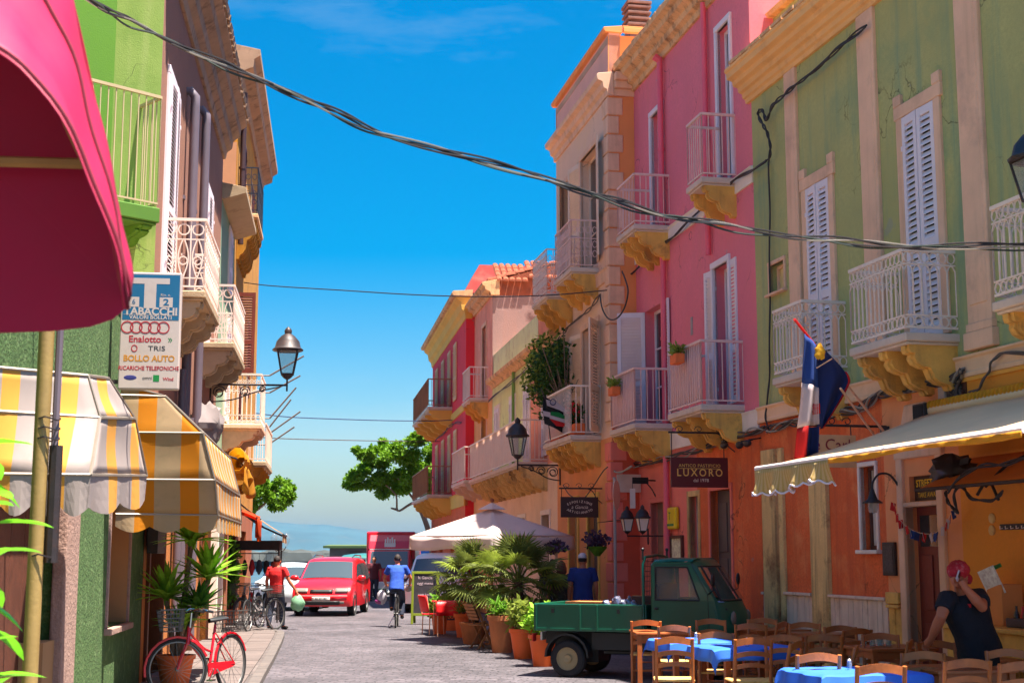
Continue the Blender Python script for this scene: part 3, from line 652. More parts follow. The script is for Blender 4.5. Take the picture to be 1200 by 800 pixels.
b = MB(); b.box(-.1, -.004, -4, -.31, 12.35, 12.45); b.box(-.06, -.004, -4, -.31, 12.452, 12.5); b.build('parapet_coping', ORANGEW, r2, bevel=.01); b = MB(); b.box(-.05, -.004, -4, -.105, 11.0, 11.15); b.box(-.13, -.004, -4, -.105, 11.152, 11.3); b.box(-.22, -.004, -4, -.105, 11.302, 11.46); b.build('cornice', CREAM, r2, bevel=.012)
cornice(r2, CREAM, 0, U2, [(-.1, 7.2), (.05, 7.2), (.06, 7.42), (.09, 7.46), (-.1, 7.5)], 'string_course')
qm = {}
for i in range(27):                                     # quoins up the street corner
    z = .45 + i * .39; wq = .42 if i % 2 == 0 else .3; low = z < 4.0
    if 3.9 < z < 4.2: continue
    if wq not in qm: qm[wq] = MB().box(-.03, wq, -wq * .7, .045, .01, .375).mesh('quoin')
    o = put('quoin', qm[wq], None, r2, Matrix.Translation((0, 0, z)))
    if not qm[wq].materials: qm[wq].materials.append(CREAM)
    k = o.modifiers.new('bevel', 'BEVEL'); k.width = .015; k.segments = 1
    if low: o.material_slots[0].link = 'OBJECT'; o.material_slots[0].material = PINKT
for w in (va, vb, vc, vd): surround(r2, w, CREAM, .1, .03)
LSH = mat('sand_shutter', S(206, 184, 164), .6, .08, 2.0)
window(r2, va, LSH, LSH, opn=(166, 170), depth=.2); window(r2, vb, LSH, LSH, opn=(165, 20), depth=.2); window(r2, vc, LSH, LSH, opn=(150, 170), depth=.2); window(r2, vd, LSH, LSH, depth=.2)
balcony(r2, .95, 2.55, 7.62, .6, 1.0, 'iron', CONC, IRONP, CORB, 3, .5, .13)
balcony(r2, 3.3, 4.9, 7.5, .62, 1.0, 'iron', CONC, RAILW, CORB, 3, .5, .13)
balcony(r2, .85, 3.5, 4.15, .65, 1.0, 'plain', CONC, RAILW, CORB, 5, .5, .14)
for dd, mm in ((dd1, mat('charcoal_door', S(62, 52, 54), .6, .2)), (dd2, mat('olive_door', S(110, 92, 60), .7, .2))):
    q = MB().box(dd[0], dd[1], -.2, -.12, dd[2], dd[3]).build('door', mm, r2)
    for za, zb in ((.2, .9), (1.0, 1.7), (1.8, 2.6)): MB().box(dd[0] + .06, dd[1] - .06, -.122, -.1, za, zb).build('door_panel', mm, q, bevel=.012)
    surround(r2, dd, mat('mustard_trim', S(196, 160, 74), .8, .1), .1, .035, name='door_frame')
BRK = mat('chimney_brick', S(96, 70, 64), .9, .2, 6.0, .3, 60)
ch = AT(746, 30, 31.5); cl = FR2.M.inverted() @ ch
b = MB(); b.box(cl.x - .23, cl.x + .23, cl.y - .23, cl.y + .23, 12.2, 13.75)
for i in range(4): b.box(cl.x - .28, cl.x + .28, cl.y - .28, cl.y + .28, 13.78 + i * .14, 13.84 + i * .14)
b.box(cl.x - .2, cl.x + .2, cl.y - .2, cl.y + .2, 13.75, 14.3); b.box(cl.x - .29, cl.x + .29, cl.y - .29, cl.y + .29, 14.3, 14.37)
b.build('chimney', BRK, r2, bevel=.012)
# ---------------------------------------------------------------- R3: low pale green house
LGREEN = mat('pale_green_stucco', S(172, 184, 132), 0.9, 0.1, 0.8, 0.3, 60, S(150, 150, 110), .35, 1.0, S(140, 134, 100), .3, crack=.8)
GREIGE = mat('greige_stucco', S(196, 172, 150), 0.9, 0.1, 0.8, 0.3, 60, S(150, 120, 96), .35, 1.0)
r3 = thing('pale_green_house', 'low pale green house with terrace parapet and long bracketed balcony', 'house', M=FR3.M)
ops = []
for px in (583, 601, 618, 640): 
    c = FR3.u(px, 520); ops.append((c - .42, c + .42, 4.1, 6.0))
gops = [(FR3.u(px, 640) - .5, FR3.u(px, 640) + .5, .05, 2.7) for px in (590, 612, 640)]
XG = FR3.u(622, 520)
wall(r3, 'upper_wall', LGREEN, XG, U3, 3.9, 6.75, ops[:3]); wall(r3, 'upper_wall', mat('salmon_panel_stucco', S(226, 150, 124), .9, .1), 0, XG, 3.9, 6.75, ops[3:], y=.003)
wall(r3, 'ground_floor_wall', GREIGE, 0, U3, 0, 3.9, gops)
shell(r3, LGREEN, 0, U3, 8, 6.75)
cornice(r3, STONE, 0, U3, [(-.2, 6.7), (.05, 6.7), (.08, 6.8), (.2, 6.86), (.22, 6.96), (-.2, 7.0)])
MB().box(2.6, U3, -.2, -.03, 7.0, 7.75).build('parapet', mat('pale_green_parapet', S(176, 190, 150), .9, .1, 1.5, .2, 60, S(120, 100, 80), .4, 2.0), r3)
MB().box(0, 2.58, -.2, -.03, 7.0, 8.1).build('parapet', mat('brick_pink_parapet', S(190, 120, 96), .9, .14, 2.0, .3), r3)
for w in ops: surround(r3, w, WHITEP, .1, .03); window(r3, w, SHUT, SHUT, depth=.18, opn=(2, 2))
for w in gops: q = MB().box(w[0], w[1], -.2, -.14, w[2], w[3]).build('door', WOODD, r3); surround(r3, w, WHITEP, .1, .03, name='door_frame')
balcony(r3, 1.2, 9.8, 3.95, .75, 1.0, 'plain', CONC, RAILW, BAREP, 12, .55, .13, sheet=mat('greige_sheet', S(198, 180, 168), .8, .08))
u = FR3.u(604, 470); pipe(r3, mat('green_pipe', S(84, 116, 50), .6), [(u, .06, 6.7), (u, .06, 4.0)], .045)
# ---------------------------------------------------------------- R4: faded pink house with tiled roof
FADED = mat('faded_rose_stucco', S(206, 138, 118), 0.9, 0.14, 1.0, 0.35, 50, S(180, 150, 130), .5, 1.0, S(130, 96, 84), .3, crack=.8)
BAREW = mat('blotched_grey_pink_render', S(116, 96, 94), 0.95, 0.16, 1.2, 0.5, 40, S(66, 46, 46), .8, 1.3, S(120, 92, 84), .4, fine=.12)
r4 = thing('faded_rose_house', 'narrow faded rose house with blotched bare side wall and tiled roof', 'house', M=FR4.M)
o4 = [(1.3, 2.2, 6.65, 8.9), (1.2, 2.3, 4.1, 6.0)]
wall(r4, 'upper_wall', FADED, 0, U4, 6.4, 9.7, o4[:1]); wall(r4, 'middle_wall', mat('apricot_house_stucco', S(222, 166, 104), .9, .12, 1.0, .3), 0, U4, 0, 6.4, o4[1:], y=.004)
shell(r4, BAREW, 0, U4, 9, 9.6, roof=False)
cornice(r4, STONE, -.1, U4 + .1, [(-.2, 9.6), (.06, 9.6), (.1, 9.7), (.24, 9.76), (.26, 9.86), (.34, 9.9), (.34, 9.98), (-.2, 10.1)])
for w in o4: surround(r4, w, CREAM, .1, .03); window(r4, w, WOODD, None, depth=.18)
b = MB(); b.add([(0, .1, 10.0), (U4, .1, 10.0), (U4, -3.6, 11.1), (0, -3.6, 11.1), (U4, -8, 9.6), (0, -8, 9.6)], [(0, 1, 2, 3), (3, 2, 4, 5)]); b.add([(0, .1, 9.6), (0, .1, 10.0), (0, -3.6, 11.1), (0, -8, 9.6)], [(0, 1, 2, 3)])
b.build('roof', TILE, r4)
# barrel tiles on the slope that faces the street (too small to pick apart: one mesh)
b = MB(); nx, ny = int(U4 / .2), 13
for i in range(nx):
    for j in range(ny):
        xc = (i + .5) * U4 / nx; t0 = j / ny; y0 = .15 - 3.7 * t0; z0 = 10.03 + 1.1 * t0; dy = -3.9 / ny; dz = 1.15 / ny
        arc = [(xc + .085 * math.cos(w), .085 * math.sin(w)) for w in [math.pi * k / 4 for k in range(5)]]
        b.add([(a, y0, z0 + c + .03) for a, c in arc] + [(a, y0 + dy, z0 + dz + c) for a, c in arc], [(k, k + 1, k + 6, k + 5) for k in range(4)] + [(0, 1, 2, 3, 4)])
tag(b.build('roof_tiles', TILE, r4, solid=.012), kind='stuff')
# gable-side tiles seen above the bare wall
b = MB()
for j in range(40):
    y0 = -.2 - j * .2
    for i in range(4):
        zr = 10.12 + .17 * i + (.12 if -6 < y0 < -1 else 0)
        arc = [(y0 + .085 * math.cos(w), .07 * math.sin(w)) for w in [math.pi * k / 4 for k in range(5)]]
        b.add([(-.14 + i * .24, a, zr + c - .09) for a, c in arc] + [(.14 + i * .24, a, zr + c + .08) for a, c in arc], [(k, k + 1, k + 6, k + 5) for k in range(4)] + [(0, 1, 2, 3, 4)])
tag(b.build('gable_tiles', TILE, r4, solid=.012), kind='stuff')
balcony(r4, .9, 2.7, 6.55, .6, .95, 'plain', CONC, RAILW, CORB, 3, .5, .15)
balcony(r4, .5, 3.8, 4.0, .8, 1.0, 'plain', CONC, RAILW, CONC, 3, .4, .15)
# ---------------------------------------------------------------- R5: red house
REDW = mat('carmine_stucco', S(182, 38, 50), 0.85, 0.1, 1.0, 0.25, 60, S(150, 30, 36), .3, 1.0, crack=.8)
YCORN = mat('yellow_cornice', S(222, 178, 84), .85, .08, 1.0, .2)
BROWNP = mat('brown_panel', S(128, 86, 56), .7, .15)
r5 = thing('red_house', 'carmine red house with yellow cornice and cream shutters at the street end', 'house', M=FR5.M)
o5 = []
for px in (534, 527, 519.5, 512.5):
    for py, za, zb in ((440, 7.15, 9.2), (545, 4.0, 6.1)):
        c = FR5.u(px, py); o5.append((c - .5, c + .5, za, zb))
g5 = [(FR5.u(px, 650) - .6, FR5.u(px, 650) + .6, .05, 2.6) for px in (530, 517)]
wall(r5, 'wall', REDW, 0, U5, 3.4, 9.8, o5); wall(r5, 'ground_floor_wall', mat('orange_red_stucco', S(206, 92, 46), .9, .1), 0, U5, 0, 3.4, g5, y=.004)
shell(r5, REDW, 0, U5, 9, 9.8)
cornice(r5, YCORN, -.1, U5 + .2, [(-.2, 9.55), (.03, 9.55), (.06, 9.75), (.16, 9.85), (.2, 10.1), (.34, 10.2), (.36, 10.3), (-.2, 10.4)])
cornice(r5, STONE, -.15, U5 + .3, [(-.2, 10.3), (.45, 10.3), (.5, 10.4), (.45, 10.46), (-.2, 10.5)], 'eaves')
b = MB(); b.add([(.1, .05, 10.45), (3.6, .05, 10.45), (3.6, -6, 10.45), (.1, -6, 10.45), (.5, -.5, 11.5), (3.0, -.5, 11.5), (3.0, -5.5, 11.5), (.5, -5.5, 11.5)], [(0,1,5,4),(1,2,6,5),(2,3,7,6),(3,0,4,7),(4,5,6,7)]); b.build('roof_storey', mat('red_roof_render', S(112, 34, 32), .9, .2, 1.5, .3, 40, S(120, 80, 70), .4, 1.5), r5)
cornice(r5, YCORN, 0, U5, [(-.1, 3.35), (.04, 3.35), (.06, 3.75), (.1, 3.8), (-.1, 3.85)], 'string_course'); cornice(r5, YCORN, 0, U5, [(-.1, 6.5), (.04, 6.5), (.05, 6.75), (-.1, 6.8)], 'string_course')
CSH = mat('cream_shutter', S(222, 186, 140), .7, .08)
for w in o5: window(r5, w, CSH, CSH, depth=.16, slat=.1)
for w in g5: MB().box(w[0], w[1], -.2, -.12, w[2], w[3]).build('door', WOODD, r5)
for zz in (7.05, 3.9):
    balcony(r5, FR5.u(530, 480), FR5.u(509, 480), zz, .9, 1.0, 'plain', CONC, BROWNP, YCORN, 5, .6, .2, sheet=BROWNP)
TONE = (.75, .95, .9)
# ---------------------------------------------------------------- left side
BGREEN = mat('bright_green_paint', S(92, 148, 30), 0.85, 0.08, 1.0, 0.2, 60)
LIMEW = mat('lime_washed_green', S(158, 190, 94), 0.9, 0.1, 0.6, 0.25, 60, S(132, 170, 76), .5, 1.2, S(190, 206, 130), .45, crack=.8)
RGREEN = mat('rough_green_render', S(84, 124, 60), 0.95, 0.14, 3.0, 1.0, 28, S(140, 172, 112), .5, 9.0, S(70, 96, 56), .3, fine=.25)  # green darkened in the colour itself to stand in for awning shade
ROSE = mat('dusty_rose_stucco', S(176, 120, 96), 0.9, 0.1, 0.8, 0.3, 60, S(150, 100, 84), .35, 1.0, fine=.08, crack=.8)
MINT = mat('mint_stucco', S(158, 190, 156), 0.9, 0.08, 1.0, 0.25, 60)
OCHW = mat('ochre_stucco', S(206, 142, 34), 0.9, 0.16, 1.0, 0.4, 40, S(160, 96, 30), .5, 1.6, crack=.8)
PINKB = mat('pink_speckled_render', S(196, 160, 148), 0.95, 0.12, 4.0, .8, 30, S(130, 96, 84), .4, 6.0, fine=.2)
GPIPE = mat('grey_lavender_pipe', S(120, 108, 122), .45, .1)
SANDT = mat('sand_stone_trim', S(206, 180, 146), .9, .12, 2.0, .35, 50, S(120, 92, 66), .4, 2.0)
l1 = thing('lime_green_house', 'lime and bright green house above striped shop awnings', 'house', M=FL.M)
XA = FL.u(138, 100); XB = FL.u(192, 20)
wr = FL.rect(126, 150, 600, 735); wr = (wr[0], wr[1], .95, 2.35)
dr = (FL.u(68, 700), FL.u(-40, 700), .05, 2.6)
ZT = 4.75
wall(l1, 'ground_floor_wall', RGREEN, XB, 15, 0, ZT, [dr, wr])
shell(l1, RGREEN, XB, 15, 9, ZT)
E_ = FL.w(XB, -.62, 0); FD = Fac((E_.x, E_.y), 2300, 'L'); TD = FL.M.inverted() @ FD.M      # upper floors turn away at an angle above the shop
eb = TD @ Vector((6.2, 0, 0)); b = MB(); b.prism([(XB + .01, -.62), (eb.x, eb.y), (eb.x, -9.5), (XB + .01, -9.5)], ZT - .05, 10.2, 'z'); b.build('upper_wall', BGREEN, l1)
MB().box(XB + .004, XB + .02, -.64, -.0, 3.3, 10.1).build('side_wall_panel', LIMEW, l1)
MB().prism([(XB - .0, -.3), (eb.x + .3, eb.y + .3), (eb.x + .2, -9.5), (XB, -9.5)], 10.2, 10.4, 'z').build('eaves', SANDT, l1)
cornice(l1, SANDT, XB + .03, 15, [(-.2, ZT - .02), (.03, ZT - .02), (.06, ZT + .06), (.1, ZT + .1), (.1, ZT + .16), (-.2, ZT + .18)])
surround(l1, wr, PINKB, .05, .03, sill=.07); window(l1, wr, WOODD, None, grid=(1, 1), depth=.34, pm=mat('apricot_board', S(206, 150, 98), .8, .1))
MB().box(wr[0] + .001, wr[0] + .014, -.24, -.003, wr[2] + .002, wr[3] - .002).build('window_lining', mat('apricot_board', S(206, 150, 98), .8, .1), l1)
q = MB().box(dr[0], dr[1], -.3, -.22, .05, 2.6).build('door', WOODD, l1)
for i in range(6):
    xa = dr[0] + .04 + i * (dr[1] - dr[0] - .08) / 6; MB().box(xa, xa + (dr[1] - dr[0] - .08) / 6 - .02, -.222, -.2, .1, 2.55).build('door_board', WOODD, q, bevel=.006)
pa, pb = sorted((FL.u(66, 700), FL.u(82, 700))); MB().box(pa, pb, -.05, .07, 0, 2.9).build('door_jamb', PINKB, l1, bevel=.02)
pa, pb = pb, pb + .5; MB().box(pa, pb, -.25, .0, 0, 1.0).build('door_dado', mat('sand_panel', S(190, 146, 100), .8, .1), l1)
GRAIL = mat('sand_painted_rail', S(206, 190, 150), .6, .1)
bal = balcony(l1, -.3, 3.2, 6.3, .8, 1.52, 'plain', mat('dark_green_slab', S(84, 136, 34), .8, .1), GRAIL, BGREEN, 2, .25, .2, slab=.2)
bal.matrix_local = TD
# L2 dusty rose house
l2 = thing('dusty_rose_house', 'dusty rose house with two grey downpipes and crumbling eaves', 'house', M=FL.M)
X2 = -12.4
def lw(px0, px1, yt, yb, o=0): return FL.rect(px0, px1, yt, yb, o)
s1 = (-3.5, -2.45, 6.6, 8.55); s2 = (-8.6, -7.7, 6.5, 8.5); s3 = (-3.6, -2.6, 5.42, 6.6)
o2 = [(-4.0, -2.3, 5.45, 8.6), (-9.0, -7.6, 5.6, 8.5)]
o2 = [(-3.75, -2.6, 5.45, 8.55), (-9.9, -8.9, 5.6, 8.5)]
g2 = [(-3.9, -2.3, .05, 2.6), (-8.4, -6.2, .05, 2.6), (-11.6, -9.8, .05, 2.6)]
wall(l2, 'upper_wall', ROSE, X2, XB, 3.1, 10.2, o2)
wall(l2, 'ground_floor_wall', mat('orange_shop_stucco', S(208, 124, 44), .9, .12, 1.0, .3), X2, XB, 0, 3.1, g2, y=.004)
shell(l2, ROSE, X2, XB, 9, 10.2)
ce = [(-.3, 10.05), (.05, 10.05), (.08, 10.2), (.18, 10.28), (.2, 10.45), (.34, 10.55), (.36, 10.7), (.48, 10.78), (.48, 10.88), (-.3, 11.1)]
EAVL = mat('eroded_eaves_plaster', S(186, 154, 128), .95, .16, 2.0, .4, 40, S(92, 70, 56), .6, 2.5)
cornice(l2, EAVL, X2, XB + .02, ce, 'eaves')
rng = random.Random(11)
for i in range(33):
    x = X2 + .15 + i * .32; MB().obox((x, .44, 10.9 + rng.uniform(-.02, .02)), .27, .2, .09, (R(-18), 0, rng.uniform(-.08, .08))).build('eaves_tile', EAVL, l2)
for w in o2: surround(l2, w, SHUT, .1, .04); window(l2, w, SHUT, SHUT, depth=.18, opn=(3, 3), sy=.03)
balcony(l2, -2.6, -5.1, 5.42, .62, 1.02, 'scroll', SANDT, RAILW, SANDT, 3, .5, .3)
balcony(l2, -8.45, -11.6, 5.55, .62, 1.05, 'scroll', SANDT, RAILW, SANDT, 3, .5, .3)
for px, py, zt in ((228, 150, 9.0), (241, 170, 9.3)):
    u = FL.u(px, py, .14); pipe(l2, GPIPE, [(u, -.1, zt + .1), (u, .06, zt + .12), (u, .14, zt + .02), (u, .14, zt - .15), (u, .14, .4)], .075)
for px, py, zt in ((218, 330, 4.6), (232, 430, 4.4)): u = FL.u(px, py, .1); pipe(l2, GPIPE, [(u, .1, zt), (u, .1, .3)], .06)
BRD = mat('brown_shop_door', S(120, 66, 36), .6, .2)
for w in g2:
    q = MB().box(w[0], w[1], -.35, -.28, w[2], w[3]).build('shop_front', DARK, l2)
    MB().box(w[0] + .06, w[1] - .06, -.282, -.27, 1.0, 2.4).build('pane', GLASS, q)
    b = MB(); 
    for xa in (w[0] - .12, w[1]): b.box(xa, xa + .12, -.3, .05, 0, 2.7)
    b.box(w[0], w[1], -.3, .045, 2.58, 2.7); b.build('shop_frame', BRD, l2, bevel=.01)
for px in (253, 259): u = FL.u(px, 670, .12); MB().box(u - .09, u + .09, -.02, .16, 0, 2.6).build('white_pillar', WHITEP, l2, bevel=.01)
# L3 mint
l3 = thing('mint_house', 'mint green house with beige eaves between the rose and ochre houses', 'house', M=FL.M)
X3 = -16.4; o3 = [(-15.6, -14.6, 4.7, 7.0), (-15.4, -14.6, 7.6, 9.0)]
wall(l3, 'wall', MINT, X3, X2 - .01, 2.9, 9.3, o3); wall(l3, 'ground_floor_wall', mat('ochre_ground_stucco', S(196, 120, 50), .9, .12), X3, X2 - .01, 0, 2.9, [(-15.6, -13.2, .05, 2.5)], y=.004)
shell(l3, MINT, X3, X2 - .01, 9, 9.3)
cornice(l3, SANDT, X3, X2 - .01, [(-.2, 9.2), (.06, 9.2), (.5, 9.34), (.5, 9.46), (-.2, 9.6)], 'eaves')
for w in o3: surround(l3, w, WHITEP, .1, .03); window(l3, w, SHUT, SHUT, depth=.18)
MB().box(-15.6, -13.2, -.4, -.3, .05, 2.5).build('shop_front', DARK, l3)
balcony(l3, -14.25, -16.2, 4.6, .85, 1.1, 'ornate', CREAM, RAILW, CREAM, 2, .45, .3)
# L4 ochre
l4 = thing('ochre_house', 'tall ochre house with black iron balcony and brown louvred shutter', 'house', M=FL.M)
X4 = -27; o4b = [(-18.3, -17.35, 6.1, 8.1), (-19.2, -18.0, 10.1, 12.2), (-20.0, -18.8, 3.95, 6.0), (-23.0, -22.0, 6.1, 8.1), (-23.0, -22.0, 10.1, 12.0)]
wall(l4, 'wall', OCHW, X4, X3 - .02, 2.9, 13.3, o4b); wall(l4, 'ground_floor_wall', mat('brown_orange_stucco', S(170, 92, 50), .9, .12), X4, X3 - .02, 0, 2.9, [(-19.6, -17.2, .05, 2.4), (-24, -21.5, .05, 2.4)], y=.004)
shell(l4, OCHW, X4, X3 - .02, 9, 13.3)
MB().box(X3 - .02, X3, -8.9, -.02, 2.9, 11.6).build('side_render', mat('tan_pink_render', S(206, 150, 110), .9, .12, 1.0, .3), l4).location = (.01, 0, 0)
cornice(l4, EAVL, X4, X3 + .3, [(-.3, 13.15), (.06, 13.15), (.1, 13.3), (.34, 13.4), (.36, 13.6), (.5, 13.7), (.5, 13.85), (-.3, 14.0)], 'eaves')
BSH = mat('brown_louvre', S(128, 50, 32), .6, .15)
window(l4, o4b[0], BSH, BSH, opn=(178, 93), depth=.16); surround(l4, o4b[0], SANDT, .08, .03)
for w in o4b[1:]: window(l4, w, BSH, BSH, depth=.16); surround(l4, w, SANDT, .08, .03)
balcony(l4, -17.0, -19.6, 10.0, .5, 1.15, 'iron', STONE, mat('blue_black_iron', S(30, 36, 60), .5, .15), OCHW, 6, 1.0, .22)
balcony(l4, -16.9, -20.4, 3.95, .85, .9, 'plain', SANDT, RAILW, OCHW, 4, .5, .2)
MB().box(-19.6, -17.2, -.4, -.3, .05, 2.4).build('shop_front', DARK, l4); MB().box(-24, -21.5, -.4, -.3, .05, 2.4).build('shop_front', DARK, l4)
u = -16.9; pipe(l4, mat('brown_pipe', S(70, 40, 40), .5), [(u, .1, 13.0), (u, .1, 9.2)], .07)
# ---------------------------------------------------------------- awnings on the left
def stripe_mat(name, a, b, axis_vec, width, duty=0.5, trans=0.35, off=0.0):
    m = mat(name, a, 0.85, 0.05, 2.0, 0.1, 200, S(150, 130, 100), .2, 3.0, trans=trans); nt = m.node_tree; N = nt.nodes; L = nt.links
    geo = N.new('ShaderNodeNewGeometry'); d = N.new('ShaderNodeVectorMath'); d.operation = 'DOT_PRODUCT'; d.inputs[1].default_value = axis_vec; L.new(geo.outputs['Position'], d.inputs[0])
    md = N.new('ShaderNodeMath'); md.operation = 'MULTIPLY_ADD'; md.inputs[1].default_value = 1 / width; md.inputs[2].default_value = off + 100; L.new(d.outputs['Value'], md.inputs[0])
    fr = N.new('ShaderNodeMath'); fr.operation = 'FRACT'; L.new(md.outputs[0], fr.inputs[0])
    lt = N.new('ShaderNodeMath'); lt.operation = 'LESS_THAN'; lt.inputs[1].default_value = duty; L.new(fr.outputs[0], lt.inputs[0])
    mx = N.new('ShaderNodeMix'); mx.data_type = 'RGBA'; L.new(lt.outputs[0], mx.inputs[0])
    bs = N['Principled BSDF']; src = bs.inputs['Base Color'].links[0].from_socket; L.new(src, mx.inputs[6]); mx.inputs[7].default_value = (*b, 1)
    L.new(mx.outputs[2], bs.inputs['Base Color'])
    for q in N:
        if q.type == 'BSDF_TRANSLUCENT': L.new(mx.outputs[2], q.inputs[0])
    return m
CRM = S(204, 190, 188); ORG = S(236, 170, 70); YOR = S(226, 148, 16)
MA_end = stripe_mat('cream_orange_stripe_end', CRM, ORG, FL.N, .36, .3, .3, .45)
MA_frt = stripe_mat('cream_orange_stripe_front', CRM, ORG, FL.X, 1.25, .36, .3, .16)
MB_end = stripe_mat('cream_yellow_stripe_end', S(232, 206, 166), YOR, FL.N, .5, .42, .5, .52)
MB_frt = stripe_mat('cream_yellow_stripe_front', S(232, 214, 186), YOR, FL.X, .5, .42, .4, .1)
FRM = mat('awning_frame', S(170, 160, 150), .5, .1, metal=.4)
def scallop(b, A, B, h, n, depth=.07, k=6):
    """Hanging valance from line A-B with scalloped lower edge."""
    A, B = Vector(A), Vector(B); m = n * k; dn = Vector((0, 0, -1)); side = (B - A).normalized().cross(dn)
    def fn(u, v):
        ph = (u * n) % 1.0; low = h + depth * abs(math.sin(math.pi * u * n)) 
        return A + (B - A) * u + dn * low * v + side * (.015 * math.sin(u * n * 6.28 + 1) * v)
    b.grid(fn, m, 3)
def hood(name, label, near, far, me, mf, wall_near, wall_far, nsc, val=.22):
    """near/far: lists of local (x,y,z) corners from top to valance line; the wall ends close the sides."""
    t = thing(name, label, 'awning', M=FL.M, group='striped shop awnings')
    for j in range(len(near) - 1):
        a, c, d, e = near[j], far[j], far[j+1], near[j+1]
        def fn(u, v, a=a, c=c, d=d, e=e):
            p = Vector(a).lerp(Vector(c), u); q = Vector(e).lerp(Vector(d), u); r = p.lerp(q, v); r.y += -.02 * math.sin(math.pi * v) * math.sin(math.pi * u) + .006 * math.sin(u * 17) * v; return r
        MB().grid(fn, 12, 6).build('front_panel', mf, t, smooth=True, solid=.004)
    for pts, wx, nm in ((near, wall_near, 'end_panel'), (far, wall_far, 'far_end_panel')):
        b = MB()
        for j in range(len(pts) - 1):
            def fn(u, v, j=j, pts=pts, wx=wx):
                p = Vector(pts[j]).lerp(Vector(pts[j+1]), v); q = Vector((wx, .0, p.z)); r = p.lerp(q, u); r.x += -.015 * math.sin(math.pi * u) * math.sin(math.pi * v); return r
            b.grid(fn, 8, 4)
        b.build(nm, me, t, smooth=True, solid=.004, fix=True)
    b = MB(); scallop(b, near[-1], far[-1], val, nsc[1]); b.build('front_valance', mf, t, solid=.004)
    w = (wall_near, 0, near[-1][2]); b = MB(); scallop(b, w, near[-1], val, nsc[0]); b.build('end_valance', me, t, solid=.004)
    b = MB()
    for pts, wx in ((near, wall_near), (far, wall_far)):
        for p in pts: b.tube([p, (wx, .0, p[2])], .012, 5)
        b.tube(pts, .012, 5)
    for j in range(len(near)): b.tube([near[j], far[j]], .013, 5)
    b.build('frame', FRM, t)
    return t
def lp(px, py, o): u, z = FL.uz(px, py, o); return (u, o, z)
nr = [lp(103, 440, .66), lp(117, 489, .76), lp(106, 556, .78)]; fa = [lp(127, 443, .66), lp(158, 490, .76), lp(172, 557, .78)]
hood('striped_awning', 'cream and orange striped hood awning with lit white top behind a yellow pole', nr, fa, MA_end, MA_frt, nr[2][0] + .05, fa[2][0] - .1, (4, 2))
nr = [lp(168, 457, .25), lp(194, 464, .5), lp(238, 507, .95), lp(252, 562, 1.1), lp(255, 603, 1.12)]
dx = -4.4; fa = [(p[0] + dx, p[1], p[2]) for p in nr]
hood('striped_awning', 'backlit yellow and cream bowed awning under the tobacco shop sign', nr, fa, MB_end, MB_frt, nr[3][0], nr[3][0] + dx, (3, 8), .14)
# brown canopy on arms further on
t = thing('brown_awning', 'brown striped canopy sloping on arms above the clothes rack', 'awning', M=FL.M)
BAW = stripe_mat('brown_canvas', S(150, 96, 60), S(206, 168, 128), FL.X, .3, .4, .3)
b = MB(); b.grid(lambda u, v: (-17.3 - 2.6 * u, .02 + 1.25 * v, 3.12 - .88 * v - .05 * math.sin(math.pi * v)), 8, 6); b.build('canopy', BAW, t, smooth=True, solid=.006)
b = MB(); scallop(b, (-17.3, 1.27, 2.24), (-19.9, 1.27, 2.24), .16, 10, .04); b.build('valance', BAW, t, solid=.004)
b = MB(); 
for xx in (-17.35, -19.85): b.tube([(xx, 0, 2.95), (xx, .7, 2.45), (xx, 1.26, 2.2)], .02, 6)
b.tube([(-17.3, 1.27, 2.23), (-19.9, 1.27, 2.23)], .025, 6); b.build('arm', IRON, t)
t = thing('orange_awning', 'bright orange shop canvas hanging beside the clothes rack', 'awning', M=FL.M)
OC = mat('orange_canvas', S(232, 84, 24), .8, .08, trans=.5)
b = MB(); b.grid(lambda u, v: (-14.4 - 1.5 * u, .05 + .75 * v, 2.75 - .2 * v * v - .06 * math.sin(u * 9)), 10, 6); b.build('canopy', OC, t, smooth=True, solid=.005)
b = MB(); b.grid(lambda u, v: (-14.4 - 1.5 * u, .8 + .06 * math.sin(u * 12 + v), 2.55 - .45 * v + .05 * math.sin(u * 7)), 12, 4); b.build('valance', OC, t, smooth=True, solid=.005)
MB().tube([(-14.3, .8, 2.56), (-16.0, .8, 2.56)], .018, 6).build('bar', IRON, t)
t = thing('yellow_awning', 'rolled yellow awning bundled below the iron balconies', 'awning', M=FL.M)
rng = random.Random(4); YC = mat('yellow_canvas', S(232, 160, 24), .8, .1, 3.0, trans=.35)
b = MB(); b.grid(lambda u, v: (-12.6 - 3.2 * u, .45 + (.17 + .04 * math.sin(u * 23)) * math.cos(6.28 * v), 3.72 + (.2 + .05 * math.sin(u * 17 + 1)) * math.sin(6.28 * v)), 30, 10); b.build('roll', YC, t, smooth=True)
b = MB(); b.grid(lambda u, v: (-12.7 - 3 * u, .6 + .1 * v * math.sin(u * 14), 3.6 - (.4 + .2 * math.sin(u * 9)) * v), 24, 5); b.build('loose_flap', YC, t, smooth=True, solid=.004)
MB().tube([(-12.5, 0, 3.85), (-12.5, .45, 3.72), (-15.9, .45, 3.72), (-15.9, 0, 3.85)], .02, 6).build('frame', IRON, t)
t = thing('grey_tarpaulin', 'bunched grey tarpaulin hung on the wall above the yellow awning', 'tarpaulin', M=FL.M)
b = MB(); pc = FL.uz(247, 497, .35)
b.blob((pc[0], .3, pc[1]), (.35, .26, .34), 16, 12, lambda d: 1 + .16 * math.sin(d.x * 9 + d.z * 5) + .1 * math.sin(d.y * 13)); b.build('cloth', mat('grey_canvas', S(150, 140, 142), .9, .15, 4.0), t, smooth=True)
MB().box(pc[0] - .04, pc[0] + .04, 0, .2, pc[1] + .1, pc[1] + .16).build('hook', IRON, t)
